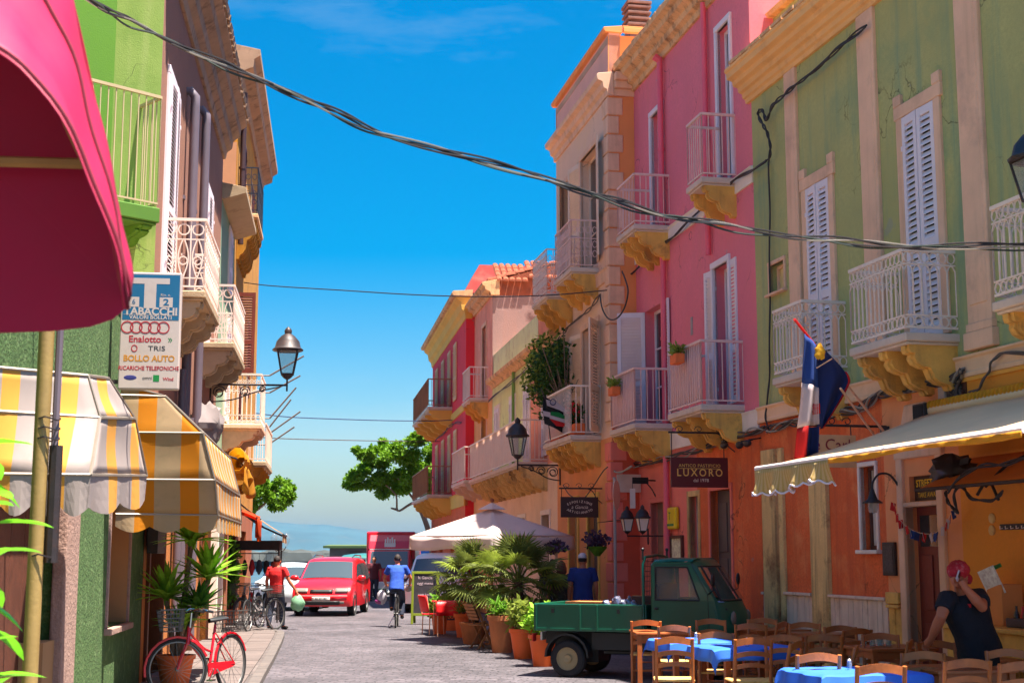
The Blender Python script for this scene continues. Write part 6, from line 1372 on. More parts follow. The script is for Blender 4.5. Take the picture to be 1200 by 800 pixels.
for i in range(13):
    x = -.45 + i * .075
    for d in (-1, 1): b.tube([(x, 0, .3 + (0 if d > 0 else 0)), (min(.45, max(-.45, x + d * .6)), 0, .3 + min(1.2, abs(min(.45, max(-.45, x + d * .6)) - x) * 2 ))], .01, 4)
b.build('lattice', mat('blue_black_iron', S(30, 36, 60), .5, .15), t); b = MB(); b.tube([(-.45, 0, 0), (-.45, 0, 1.35)], .02, 6); b.tube([(.45, 0, 0), (.45, 0, 1.5)], .02, 6); b.tube([(-.45, 0, 1.32), (.45, 0, 1.48)], .015, 6); b.tube([(-.45, 0, .3), (.45, 0, .3)], .015, 6); b.build('frame', mat('blue_black_iron', S(30, 36, 60), .5, .15), t)
TONE = (1, 1, 1)
# ---------------------------------------------------------------- vehicles
TYRE = mat('tyre_rubber', S(30, 28, 30), .85, .2, 10.0, .2, 60); RIMM = mat('steel_rim', S(150, 150, 152), .4, .1, metal=.6); BLKP = mat('black_trim', S(28, 28, 30), .5, .15); CHRO = mat('chrome', S(200, 200, 204), .15, .05, metal=1.0); HEADL = glassy('headlamp_glass', S(126, 122, 116), .12); PLATE = mat('number_plate', S(216, 214, 206), .5, .05); AMB = glassy('amber_lens', S(220, 110, 20), .2)
def wheel(t, x, y, r, w, rim=RIMM, axis='x', name='wheel'):
    ax = axis
    o = MB().lathe([(r * .62, -w/2), (r * .9, -w/2), (r, -w * .36), (r, w * .36), (r * .9, w/2), (r * .62, w/2)], 24, (x, y, r), ax, cap=False).build(name, TYRE, t, smooth=True)
    b = MB(); b.lathe([(.001, -w * .3), (r * .2, -w * .42), (r * .25, -w * .2), (r * .55, -w * .28), (r * .63, -w * .46), (r * .63, w * .46), (r * .55, w * .28), (r * .25, w * .2), (r * .2, w * .42), (.001, w * .3)], 20, (x, y, r), ax); b.build('rim', rim, o, smooth=True)
    return o
def car(name, label, cat, loc, rz, W, prof, belt, paint, wins, wheels, r=.31, front=True, detail=1):
    """Car body lofted across its width. Local +y is forward; prof is the side outline (y, z), front bottom first."""
    t = thing(name, label, cat, loc=loc, rz=rz); roof = max(z for _, z in prof); b = MB(); sts = [-1, -.985, -.93, -.8, -.4, 0, .4, .8, .93, .985, 1]
    yc = sum(p[0] for p in prof) / len(prof); zc_ = sum(p[1] for p in prof) / len(prof)
    def pt(s_, p):
        a = abs(s_); ins = {1: .07, .985: .035, .93: .012}.get(a, 0); y = p[0] - ins * (1 if p[0] > yc else -1); z = p[1] - ins * (1 if p[1] > zc_ else -.3)
        if p[0] > yc: y -= .10 * a ** 3
        else: y += .05 * a ** 3
        tb = 1 - .17 * max(0, (p[1] - belt) / (roof - belt)) if p[1] > belt else 1 - .05 * max(0, (belt * .6 - p[1]) / belt)
        z += -.04 * a * a * (1 if p[1] > belt * .9 else 0)
        return (s_ * W / 2 * tb, y, z)
    n = len(prof); vs_ = [pt(s_, p) for s_ in sts for p in prof]; m = len(sts)
    fs = [(i*n+j, i*n+(j+1)%n, (i+1)*n+(j+1)%n, (i+1)*n+j) for i in range(m - 1) for j in range(n)] + [tuple(range(n))[::-1], tuple(range((m-1)*n, m*n))]
    b.add(vs_, fs); b.build('body', paint, t, smooth=True, fix=True)
    G_ = glassy('car_glass', S(62, 74, 80), .03)
    for nm, (s0, s1, i, j, lift) in wins.get('across', {}).items():
        A, B = prof[i], prof[j]; nrm = Vector((0, -(B[1] - A[1]), B[0] - A[0])).normalized()
        if nrm.z < 0: nrm = -nrm
        def fn(u, v): 
            p = (A[0] + (B[0]-A[0]) * (.06 + .88*v), A[1] + (B[1]-A[1]) * (.06 + .88*v)); q = Vector(pt(s0 + (s1-s0)*u, p)); return q + nrm * lift
        MB().grid(fn, 10, 4).build(nm, G_, t, smooth=True)
    for nm, poly in wins.get('side', []):
        for sg in (-1, 1):
            pts = []
            for y, z in poly:
                tb = 1 - .17 * max(0, (z - belt) / (roof - belt)); pts.append((sg * (W/2 * tb + .006), y, z - .03))
            MB().face(pts if sg > 0 else pts[::-1]).build(nm, G_, t, solid=.004)
    for k, y in enumerate(wheels):
        for sg in (-1, 1): 
            wheel(t, sg * (W/2 - .1), y, r, .2)
            b = MB(); b.lathe([(r * 1.14, -.01), (r * 1.14, .012), (r * .98, .012)], 24, (sg * (W/2 - .008), y, r + .02), 'x', cap=False); b.build('wheel_arch', BLKP, t)
    return t, pt
RED = mat('red_car_paint', S(206, 22, 34), .3, .05, 1.0, coat=.6); WHT = mat('white_car_paint', S(224, 222, 222), .3, .04, 1.0, coat=.5); TEAL = mat('teal_car_paint', S(60, 116, 110), .3, .05, coat=.5); SILV = mat('silver_car_paint', S(180, 190, 194), .3, .05, coat=.5)
mpv = [(2.1, .28), (2.14, .42), (2.13, .6), (2.06, .74), (1.92, .86), (1.35, 1.02), (1.2, 1.06), (.45, 1.6), (.2, 1.66), (-.6, 1.7), (-1.6, 1.66), (-1.95, 1.58), (-2.12, 1.0), (-2.15, .5), (-2.1, .28), (0, .24)]
g = G(379, 722); loc = (g.x, g.y + .75, 0); fwd = math.atan2(g.x * .0 + .12, 1)
t, pt = car('red_minivan', 'red minivan driving towards the camera on the left of the street', 'minivan', (g.x, g.y + 2.1, 0), R(180 - 2), 1.74, mpv, 1.0, RED,
  {'across': {'windscreen': (-.88, .88, 6, 7, .012), 'rear_window': (-.8, .8, 12, 11, .012)}, 'side': [('side_window', [(.95, 1.05), (.35, 1.5), (-.35, 1.54), (-.35, 1.05)]), ('side_window', [(-.42, 1.05), (-.42, 1.54), (-1.3, 1.54), (-1.3, 1.05)]), ('side_window', [(-1.37, 1.08), (-1.37, 1.52), (-1.8, 1.48), (-1.95, 1.1)])]}, (1.32, -1.3), .32)
def onfront(nm, m, s0, s1, z0, z1, lift=.012, y0=None, bev=.01):
    """Panel following the bowed nose of the car."""
    def yy(s_, z):
        f = [(p[0], p[1]) for p in mpv[:5]]
        for a, c in zip(f, f[1:]):
            if a[1] <= z <= c[1]: y = a[0] + (c[0]-a[0]) * (z-a[1]) / (c[1]-a[1]); break
        else: y = f[-1][0]
        return y - .10 * abs(s_) ** 3 - (.03 if abs(s_) > .93 else 0) + lift
    b = MB(); b.grid(lambda u, v: (1.74 / 2 * (s0 + (s1-s0) * u), yy(s0 + (s1-s0) * u, z0 + (z1-z0) * v), z0 + (z1-z0) * v), 6, 3); b.build(nm, m, t, smooth=True, solid=.012)
onfront('grille', BLKP, -.38, .38, .68, .77, .025); onfront('lower_grille', BLKP, -.62, .62, .33, .44, .03); onfront('bumper_strip', mat('pale_bumper_strip', S(220, 150, 150), .4), -.86, .86, .57, .6, .02); onfront('number_plate', PLATE, -.3, .3, .46, .56, .03)
for sg in (-1, 1):
    onfront('headlight', HEADL, sg * .46, sg * .88, .69, .8, .026); onfront('fog_lamp', HEADL, sg * .6, sg * .76, .36, .43, .016)
    b = MB(); b.blob((sg * 1.0, .98, 1.08), (.13, .06, .085), 10, 7); b.tube([(sg * .82, .95, 1.03), (sg * .95, .97, 1.06)], .025, 6); b.build('mirror', RED, t, smooth=True)
    b = MB(); b.tube([(sg * .6, .2, 1.67), (sg * .6, -.3, 1.75), (sg * .6, -1.5, 1.74), (sg * .6, -1.7, 1.67)], .018, 6); b.build('roof_rail', CHRO, t, smooth=True)
onfront('emblem', CHRO, -.05, .05, .71, .75, .02); text('BK 571 ZT', .075, BLKP, t, Matrix.Translation((0, 2.175, .51)) @ Matrix(((-1,0,0,0),(0,0,1,0),(0,1,0,0),(0,0,0,1))), name='plate_number', depth=.002)
b = MB(); b.tube([(-.35, .62, 1.38), (.35, .62, 1.42)], .01, 4); b.build('wiper', BLKP, t)
van = [(1.95, .28), (2.0, .45), (1.98, .7), (1.9, .85), (1.3, 1.05), (1.15, 1.1), (.55, 1.68), (.3, 1.78), (-.6, 1.83), (-1.7, 1.8), (-1.98, 1.74), (-2.05, 1.0), (-2.05, .4), (-2.0, .28), (0, .25)]
vw = {'across': {'windscreen': (-.88, .88, 5, 6, .012), 'rear_window': (-.8, .8, 11, 10, .012)}, 'side': [('side_window', [(.9, 1.1), (.45, 1.55), (-.4, 1.6), (-.4, 1.1)]), ('side_window', [(-.5, 1.1), (-.5, 1.6), (-1.5, 1.58), (-1.5, 1.1)])]}
t, _ = car('white_van', 'white van parked nose towards the camera behind the chalkboard', 'van', (AT(515, 690, 46).x, 46.0, 0), R(180 - 4), 1.75, van, 1.05, WHT, vw, (1.25, -1.25), .3)
for sg in (-1, 1): b = MB(); b.blob((sg * .7, 1.9, .72), (.14, .06, .09), 10, 6); b.build('headlight', HEADL, t, smooth=True); b = MB(); b.blob((sg * .98, 1.0, 1.12), (.1, .06, .1), 8, 6); b.build('mirror', WHT, t, smooth=True)
t, _ = car('teal_van', 'teal van parked across the quay beside the red truck', 'van', (AT(420, 690, 63).x, 63.0, 0), R(160), 1.7, van, 1.05, TEAL, vw, (1.25, -1.25), .3)
for sg in (-1, 1): b = MB(); b.blob((sg * .68, 1.9, .72), (.13, .06, .09), 8, 6); b.build('headlight', HEADL, t, smooth=True)
hatch = [(1.9, .28), (1.95, .45), (1.92, .62), (1.82, .74), (1.0, .92), (.85, .95), (.2, 1.38), (0, 1.44), (-.8, 1.47), (-1.5, 1.4), (-1.85, 1.0), (-1.95, .6), (-1.9, .28), (0, .25)]
hw_ = {'across': {'windscreen': (-.88, .88, 5, 6, .012), 'rear_window': (-.8, .8, 10, 9, .012)}, 'side': [('side_window', [(.6, .98), (.12, 1.34), (-.4, 1.36), (-.4, .98)]), ('side_window', [(-.47, .98), (-.47, 1.36), (-1.3, 1.3), (-1.4, .98)])]}
for px, Y, rz, m, lab in ((349, 47.5, 178, SILV, 'silver hatchback parked behind the red minivan'), (336, 56, 175, WHT, 'white hatchback parked beyond the silver one'), (395, 72, 90, SILV, 'pale hatchback parked side on along the quay edge'), (372, 70, 90, WHT, 'white hatchback parked side on behind the minivan roof'), (447, 74, 90, TEAL, 'teal hatchback side on behind the red truck')):
    t, _ = car('hatchback', lab, 'car', (AT(px, 690, Y).x, Y, 0), R(rz), 1.64, hatch, .93, m, hw_, (1.2, -1.2), .28)
    for sg in (-1, 1): b = MB(); b.blob((sg * .62, 1.84, .66), (.15, .06, .08), 8, 6); b.build('headlight', HEADL, t, smooth=True)
# red box truck
g = AT(458, 690, 58); t = thing('red_box_truck', 'red box truck facing the camera with a white emblem on its hood', 'truck', loc=(g.x, 58.0, 0), rz=R(180))
REDB = mat('red_truck_paint', S(214, 14, 44), .4, .06, 1.0, coat=.4); W = 1.95
MB().box(-W/2, W/2, -3.4, .3, .75, 2.68).build('box_body', REDB, t, bevel=.05); MB().box(W/2 - .002, W/2 + .004, -3.3, .2, .95, 2.6).build('side_print', mat('lilac_side_print', S(196, 180, 196), .5, .15, 1.5), t)
b = MB(); b.prism([(.3, .5), (1.25, .5), (1.3, .8), (1.2, 1.2), (.75, 1.95), (.3, 1.98)], -.85, .85, 'x'); b.build('cab', REDB, t, bevel=.06)
MB().add([(-.76, 1.23, 1.24), (.76, 1.23, 1.24), (.72, .82, 1.9), (-.72, .82, 1.9)], [(0, 1, 2, 3)]).build('windscreen', glassy('car_glass', S(62, 74, 80), .03), t, solid=.006)
b = MB(); b.prism([(.3, 1.98), (.7, 1.98), (.55, 2.3), (.3, 2.58)], -.86, .86, 'x'); b.build('wind_deflector', REDB, t, bevel=.05)
MB().box(-.8, .8, .68, .74, 1.96, 2.0).build('white_visor', WHT, t); MB().box(-.85, .85, 1.26, 1.34, .45, .72).build('bumper', WHT, t, bevel=.03)
b = MB(); zz = 2.2; yq = .66
for k in range(5): b.box(-.21 + k * .09, -.15 + k * .09, yq - .03, yq, zz + .02, zz + .18 + .07 * (k % 2))
b.box(-.22, .22, yq - .03, yq, zz - .13, zz + .03); b.build('white_emblem', WHT, t)
for sg in (-1, 1):
    for y in (.85, -2.5): wheel(t, sg * .82, y, .36, .22)
    b = MB(); b.blob((sg * .66, 1.28, .84), (.13, .06, .1), 10, 6); b.build('headlight', HEADL, t, smooth=True); MB().box(sg * 1.0 - .07, sg * 1.0 + .07, 1.0, 1.06, 1.25, 1.6).build('mirror', BLKP, t, bevel=.02)
# ---------------------------------------------------------------- three wheeled pickup
g = G(664, 794); AP = R(-22); t = thing('green_pickup', 'small dark green three wheeled pickup parked across the cafe tables', 'pickup', loc=(g.x - .42, g.y + .36, 0), rz=AP)
GRN = mat('dark_green_paint', S(3, 84, 60), .38, .14, 1.5, .25, 3, S(6, 66, 50), .3, 2.0, coat=.3)
L0, BW = 1.68, 1.3; y0, y1 = -.1, BW - .1
b = MB(); b.box(0, L0, y0, y1, .66, .7)
b.build('bed_floor', BLKP, t)
def panel(nm, x0, x1, ya_, yb_, z0, z1):
    o = MB().box(x0, x1, ya_, yb_, z0, z1).build(nm, GRN, t, bevel=.012); return o
sp = panel('side_panel', 0, L0, y0 - .025, y0 + .02, .66, 1.05); panel('side_panel', 0, L0, y1 - .02, y1 + .025, .66, 1.05); panel('tail_gate', -.025, .02, y0 + .025, y1 - .025, .66, 1.05); panel('head_board', L0 - .02, L0 + .02, y0 + .025, y1 - .025, .66, 1.05)
for x in (0.02, .7, .96, L0 - .06): MB().box(x, x + .035, y0 - .04, y0 - .026, .67, 1.04).build('rib', GRN, sp, bevel=.006)
for z in (.69, 1.03): MB().box(.055, L0 - .065, y0 - .034, y0 - .026, z - .015, z + .015).build('rail', GRN, sp, bevel=.004)
for x in (.3, 1.3): MB().box(x - .02, x + .02, y0 - .045, y0 - .026, .92, .98).build('latch', BLKP, sp)
# cab: outline in side view, lofted across with rounded flanks
cp = [(1.74, .34), (1.74, 1.62), (1.8, 1.69), (2.0, 1.715), (2.42, 1.71), (2.55, 1.68), (2.62, 1.6), (2.93, 1.1), (3.0, .95), (3.06, .72), (3.05, .5), (2.95, .36)]
b = MB(); sts = [0, .012, .05, .14, .5, .86, .95, .988, 1]; n = len(cp); cx = 2.35; cz = 1.0
def cpt(s_, p):
    e = {0: .05, .012: .025, .05: .008}.get(min(s_, round(1 - s_, 3)), 0); a = abs(s_ - .5) * 2
    x = p[0] - (e if p[0] > cx else -e) - (.16 * a ** 3 if p[0] > 2.5 else 0) - (.1 * a ** 4 if p[0] > 2.5 else 0); z = p[1] - (e if p[1] > cz else -e); tb = 1 - .1 * max(0, (p[1] - 1.05) / .66)
    return (x, (y0 + y1) / 2 + (s_ - .5) * (BW - .02) * tb, z)
vs_ = [cpt(s_, p) for s_ in sts for p in cp]; m = len(sts)
skip = {6}
fs = [(i*n+j, i*n+(j+1)%n, (i+1)*n+(j+1)%n, (i+1)*n+j) for i in range(m-1) for j in range(n) if not (j in skip and 1 < i < m - 3)]
b.add(vs_, fs); body = b.build('cab', GRN, t, smooth=True, fix=True)
# flanks with a real window opening
for s_, sg in ((0, -1), (1, 1)):
    F = lambda x, z, s_=s_: cpt(s_, (x, z))
    out = [cpt(s_, p) for p in cp]; q = MB()
    wn_ = [(1.84, 1.12), (1.84, 1.58), (2.3, 1.58), (2.48, 1.12)]
    def fl(x, z): 
        tb = 1 - .1 * max(0, (z - 1.05) / .66); return (x, (y0 + y1) / 2 + (s_ - .5) * (BW - .02) * tb, z)
    o_ = [fl(1.79, .39), fl(1.79, 1.6), fl(1.83, 1.645), fl(2.0, 1.665), fl(2.36, 1.66)]
    q.add([fl(1.79, .39), fl(1.79, 1.12), fl(1.79, 1.645), fl(2.34, 1.655), fl(2.40, 1.56), fl(2.70, 1.12), fl(2.80, .6), fl(2.74, .42)] + [fl(*w) for w in wn_],
          [(0, 1, 8, 11, 5, 6, 7), (1, 2, 9, 8), (2, 3, 4, 10, 9), (4, 5, 11, 10)]); fo = q.build('door', GRN, t)
    MB().face([fl(*w) for w in wn_]).build('side_window', glassy('cab_glass', S(150, 146, 142), .05, .84), fo, solid=.004)
    b = MB()
    for a, c in zip(wn_, wn_[1:] + wn_[:1]): p, r_ = fl(*a), fl(*c); b.tube([(p[0], p[1] + sg * .006, p[2]), (r_[0], r_[1] + sg * .006, r_[2])], .012, 5)
    b.build('window_rubber', BLKP, fo)
    b = MB(); b.tube([(lambda p: (p[0], p[1] + sg * .004, p[2]))(fl(*a)) for a in ((1.82, .5), (1.82, 1.62), (2.36, 1.62), (2.6, 1.2), (2.62, .5))], .005, 4); b.build('door_gap', BLKP, fo); p = fl(1.86, 1.0); b = MB(); b.blob((p[0], p[1] + sg * .02, p[2]), (.035, .02, .02), 8, 5); b.build('handle', BLKP, fo)
A, B = cp[6], cp[7]
def wsf(u, v): s_ = .07 + .86 * u; p = (A[0] + (B[0]-A[0]) * (.03 + .94 * v), A[1] + (B[1]-A[1]) * (.03 + .94 * v)); q = cpt(s_, p); return (q[0] + .008, q[1], q[2] + .004)
MB().grid(wsf, 10, 6).build('windscreen', glassy('cab_glass', S(150, 146, 142), .05, .84), t, smooth=True)
b = MB(); b.tube([wsf(0, 0), wsf(.5, 0), wsf(1, 0), wsf(1, .5), wsf(1, 1), wsf(.5, 1), wsf(0, 1), wsf(0, .5)], .016, 6, closed=True); b.build('windscreen_rubber', BLKP, t)
b = MB(); b.box(1.8, 2.75, y0 + .1, y1 - .1, .4, .46); b.box(1.78, 2.1, y0 + .14, y1 - .14, .46, .82); b.box(1.77, 1.86, y0 + .14, y1 - .14, .82, 1.35); b.build('seat', mat('dark_seat', S(44, 40, 40), .8, .2), t, bevel=.03)
MB().tube([(2.5 + .1 * math.cos(w), (y0+y1)/2 + .17 * math.sin(w), 1.1 + .1 * math.cos(w) * -1) for w in [k * math.pi / 8 for k in range(16)]], .013, 6, closed=True).build('steering_wheel', BLKP, t)
MB().box(2.45, 2.85, y0 + .12, y1 - .12, .95, 1.02).build('dashboard', BLKP, t, bevel=.02); b = MB(); b.blob((2.7, y0 + .3, 1.06), (.1, .09, .05), 10, 7); b.build('blue_cloth', mat('blue_white_rag', S(150, 170, 220), .8, .3, 20.0), t)
for s_, sg in ((.02, -1), (.98, 1)):
    p = cpt(s_, (2.82, 1.2)); b = MB(); b.tube([p, (p[0] + .12, p[1] + sg * .16, p[2] + .06), (p[0] + .12, p[1] + sg * .16, p[2] + .12)], .009, 5); b.blob((p[0] + .12, p[1] + sg * .17, p[2] + .2), (.03, .06, .09), 10, 7); b.build('mirror', BLKP, t, smooth=True)
for s_ in (.15, .85): p = cpt(s_, cp[8]); b = MB(); b.blob((p[0] + .0, p[1], p[2] - .08), (.04, .1, .1), 12, 8); b.build('headlight', HEADL, t, smooth=True)
b = MB()
for yy in (y0 + .02, y1 - .02): b.tube([(1.66, yy, .66), (1.66, yy, 1.62), (1.68, yy + (.05 if yy < .5 else -.05), 1.72), (1.7, (y0+y1)/2, 1.75)], .02, 8)
b.build('rack_hoop', GRN, t, smooth=True); b = MB(); b.tube([(1.66, y0 + .02, 1.68), (1.66, y0 + .02, 1.82)], .016, 6); b.blob((1.66, y0 + .02, 1.83), .026, 8, 6); b.tube([(1.66, y1 - .02, 1.68), (1.66, y1 - .02, 1.82)], .016, 6); b.blob((1.66, y1 - .02, 1.83), .026, 8, 6); b.build('rack_horn', BLKP, t); b = MB()
for i in range(16): b.tube([(1.67, y0 + .06 + i * (BW - .12) / 15, 1.1), (1.67, y0 + .06 + i * (BW - .12) / 15, 1.7)], .0035, 4)
for i in range(9): b.tube([(1.67, y0 + .04, 1.1 + i * .07), (1.67, y1 - .04, 1.1 + i * .07)], .0035, 4)
tag(b.build('rack_mesh', IRON, t), kind='stuff')
CREAMR = mat('cream_steel_rim', S(150, 132, 96), .5, .15, 4.0)
for yy in (y0 + .09, y1 - .09): wheel(t, .5, yy, .265, .15, CREAMR, 'y')
wheel(t, 2.5, (y0 + y1) / 2, .25, .14, CREAMR, 'y')
for yy, sg in ((y0 - .02, 1), (y1 - .16, 1)):
    b = MB()
    pts = [(.5 + .34 * math.cos(w), .29 + .34 * math.sin(w)) for w in [math.pi * k / 10 for k in range(11)]]; pts2 = [(.5 + .31 * math.cos(w), .29 + .31 * math.sin(w)) for w in [math.pi * k / 10 for k in range(11)]][::-1]
    for k in range(10):
        a, c, d, e = pts[k], pts[k+1], pts2[9-k], pts2[10-k]; b.prism([a, c, d, e], yy, yy + .2, 'y')
    b.build('mudguard', BLKP, t)
b = MB(); b.box(.05, 1.9, .25, .35, .46, .64); b.box(.05, 1.9, .78, .88, .46, .64); b.box(.85, 1.7, .0, .5, .4, .64); b.box(.2, .85, .3, .8, .2, .45); b.tube([(.5, y0 + .1, .265), (.5, y1 - .1, .265)], .05, 8); b.tube([(1.0, .12, .36), (1.6, .2, .36), (2.3, .5, .36)], .03, 6); b.build('chassis', BLKP, t)
b = MB(); b.box(-.04, -.02, y0, y0 + .14, .5, .62); b.build('tail_lamp', mat('tail_lamp_red', S(200, 24, 20), .3), t, bevel=.02); MB().box(-.06, -.03, .3, .7, .5, .62).build('number_plate', PLATE, t)
SILVD = mat('crumpled_foil', S(128, 128, 150), .3, .5, 12.0, metal=.7); M_ = t.matrix_world.copy()
def inbed(x, y, z): return Matrix.Translation((g.x - .42, g.y + .36, 0)) @ Matrix.Rotation(AP, 4, 'Z') @ Vector((x, y, z))
o = thing('wooden_crate', 'flat wooden crate lying in the green pickup bed', 'crate', loc=inbed(.75, .6, .701), rz=AP); 
for i in range(4): MB().box(-.4, .4, -.3 + i * .16, -.17 + i * .16, 0, .02).build('slat', FCW, o)
for yy in (-.31, .33): MB().box(-.41, .41, yy, yy + .015, 0, .37).build('side', FCW, o)
for xx in (-.41, .4): MB().box(xx, xx + .015, -.3, .33, 0, .37).build('end', FCW, o)
MB().box(-.38, .38, -.28, .3, .33, .36).build('cardboard', mat('brown_carton', S(170, 110, 60), .9, .1), o)
o = thing('cardboard_box', 'brown box behind the foil bundle in the pickup bed', 'box', loc=inbed(1.45, .75, .701), rz=AP + .2); MB().box(-.2, .2, -.2, .2, 0, .45).build('carton', WOODD, o, bevel=.01); MB().box(-.2, .2, -.02, .02, .45, .453).build('tape', CORB, o)
rng = random.Random(2); b = MB()
for i in range(7): b.blob((rng.uniform(-.3, .3), rng.uniform(-.1, .1), .3 + rng.uniform(0, .12)), (.1, .09, .1 + rng.uniform(0, .05)), 9, 7, lambda d: 1 + .22 * math.sin(d.x * 9 + d.z * 8) * math.sin(d.y * 7))
b.blob((0, 0, .16), (.36, .2, .18), 12, 8, lambda d: 1 + .14 * math.sin(d.x * 9 + d.z * 8)); b.lathe([(.05, .3), (.03, .45), (.045, .5), (.02, .54), (.001, .54)], 8, (.2, 0, 0)); b.lathe([(.05, .3), (.03, .42), (.045, .47), (.02, .5), (.001, .5)], 8, (-.12, 0, 0))
o = b.build('foil_bundle', SILVD, smooth=True); o.scale = (.72, .8, .86); o.location = inbed(1.2, .25, .701); tag(o, 'crumpled silvery bundle lying in the pickup bed', 'bundle')
RIMB = mat('dull_alloy', S(120, 118, 116), .4, .15, metal=.6)
# ---------------------------------------------------------------- bicycles (local +x forward)
def bicycle(label, loc, rz, fm, steer=0.0, basket=(1, 1), lean=0.0, group=None, guard=True, r=.34):
    t = thing('bicycle', label, 'bicycle', loc=loc, rz=rz); t.rotation_euler = (lean, 0, rz); wb = .54
    def whl(parent, x, M=None):
        o = MB(M).tube([(x + r * math.cos(w), 0, r + r * math.sin(w) * .99) for w in [k * math.pi / 16 for k in range(32)]], .019, 6, closed=True).build('wheel', TYRE, parent, smooth=True)
        MB(M).tube([(x + (r - .026) * math.cos(w), 0, r + (r - .026) * math.sin(w)) for w in [k * math.pi / 16 for k in range(32)]], .011, 5, closed=True).build('rim', RIMB, o, smooth=True)
        b = MB(M)
        for k in range(20): w = k * math.pi / 10; b.tube([(x + .02 * math.cos(w + 1), .02 * (-1) ** k, r + .02 * math.sin(w + 1)), (x + (r - .03) * math.cos(w), 0, r + (r - .03) * math.sin(w))], .0022, 3, False)
        b.tube([(x, -.05, r), (x, .05, r)], .018, 8); b.build('spokes', RIMB, o)
        if guard: MB(M).tube([(x + (r + .03) * math.cos(w), 0, r + (r + .03) * math.sin(w)) for w in [R(-10 + k * 17) for k in range(11)]], .018, 5).build('mudguard', fm, o, smooth=True)
    whl(t, -wb)
    hx, hz = .36, .86; S_ = Matrix.Translation((hx + .04, 0, 0)) @ Matrix.Rotation(steer, 4, 'Z') @ Matrix.Translation((-hx - .04, 0, 0))
    whl(t, wb, S_)
    b = MB(); b.tube([(hx + .02, 0, hz - .04), (hx + .06, 0, .62)], .022, 8); b.tube(smooth_path([(hx + .05, 0, .66), (.12, 0, .44), (-.04, 0, .3)], 4), .018, 8); b.tube(smooth_path([(hx + .03, 0, .76), (.08, 0, .56), (-.12, 0, .5)], 4), .014, 8)
    b.tube([(-.04, 0, .29), (-.2, 0, .82)], .017, 8)
    for s_ in (-1, 1): b.tube([(-.04, s_ * .02, .3), (-wb, s_ * .055, r)], .009, 6); b.tube([(-.17, s_ * .02, .72), (-wb, s_ * .055, r)], .008, 6)
    b.build('frame', fm, t, smooth=True)
    b = MB(S_); 
    for s_ in (-1, 1): b.tube([(hx + .06, s_ * .04, .64), (wb, s_ * .05, r)], .012, 6)
    b.build('fork', fm, t, smooth=True)
    b = MB(S_); b.tube([(hx + .02, 0, hz - .05), (hx, 0, hz + .12)], .013, 6); b.tube(smooth_path([(hx - .2, -.29, hz + .12), (hx - .04, -.26, hz + .16), (hx + .06, -.08, hz + .13), (hx + .06, .08, hz + .13), (hx - .04, .26, hz + .16), (hx - .2, .29, hz + .12)], 4), .011, 6); b.build('handlebar', CHRO, t, smooth=True)
    b = MB(S_)
    for s_ in (-1, 1): b.tube([(hx - .2, s_ * .29, hz + .12), (hx - .08, s_ * .275, hz + .15)], .017, 6)
    b.build('grips', BLKP, t)
    b = MB(); b.grid(lambda u, v: (-.33 + .27 * u, (.095 * (1 - u) ** .7 + .022) * math.cos(6.283 * v), .87 + .028 * math.sin(6.283 * v) + .02 * (1 - u)), 8, 10); b.tube([(-.2, 0, .8), (-.2, 0, .87)], .013, 6); b.build('saddle', BLKP, t, smooth=True)
    b = MB(); b.tube([(-.04 + .095 * math.cos(w), .04, .3 + .095 * math.sin(w)) for w in [k * math.pi / 8 for k in range(16)]], .006, 4, closed=True); b.tube([(-.04, -.07, .3), (-.04, .07, .3)], .014, 6); b.tube([(-.04, .07, .3), (.08, .075, .18)], .009, 5); b.tube([(-.04, -.07, .3), (-.16, -.075, .42)], .009, 5); b.box(.04, .12, .06, .14, .17, .19); b.box(-.2, -.12, -.14, -.06, .41, .43); b.build('crank', CHRO, t)
    if guard: MB().prism([(.06, .22), (.06, .38), (-.5, .37), (-.56, .32), (-.5, .3)], .045, .055, 'y').build('chain_guard', fm, t)
    for s_, which in ((1, basket[0]), (-1, basket[1])):
        if not which: continue
        c = (hx + .24, 0, .78) if s_ > 0 else (-wb - .02, 0, .72); b = MB(S_ if s_ > 0 else None); lx, ly, h = .14, .18, .25
        for z in [0, .05, .1, .15, .2, .25]:
            f = .78 + .22 * z / .25; b.tube([(c[0] + a * lx * f, c[1] + d * ly * f, c[2] + z) for a, d in ((-1,-1),(1,-1),(1,1),(-1,1))], .005 if z < .25 else .009, 4, closed=True)
        for k in range(9):
            v = -1 + k / 4
            for a in (-1, 1): b.tube([(c[0] + a * lx * .78, c[1] + v * ly * .78, c[2]), (c[0] + a * lx, c[1] + v * ly, c[2] + h)], .0035, 4, False); b.tube([(c[0] + v * lx * .78, c[1] + a * ly * .78, c[2]), (c[0] + v * lx, c[1] + a * ly, c[2] + h)], .0035, 4, False)
            b.tube([(c[0] - lx * .78, c[1] + v * ly * .78, c[2]), (c[0] + lx * .78, c[1] + v * ly * .78, c[2])], .0035, 4, False)
        b.build('basket', mat('wire_basket', S(110, 104, 100), .5, .2, metal=.5), t)
    b = MB(); b.tube([(-.12, .06, .3), (-.2, .2, .02)], .009, 5); b.build('kickstand', CHRO, t)
    if group: t['group'] = group
    return t
REDBK = mat('red_bicycle_enamel', S(196, 16, 34), .3, .08, coat=.4); BLKBK = mat('black_bicycle_enamel', S(30, 30, 34), .35, .1, coat=.3)
fr = AT(218, 800, 17.0); rr_ = AT(268, 800, 17.9); d = Vector((fr.x - rr_.x, fr.y - rr_.y, 0)); mid = (fr + rr_) / 2
bicycle('red bicycle with wire baskets leaning by the yucca', (mid.x, mid.y, .095), math.atan2(d.y, d.x), REDBK, R(-48), (1, 1), R(3))
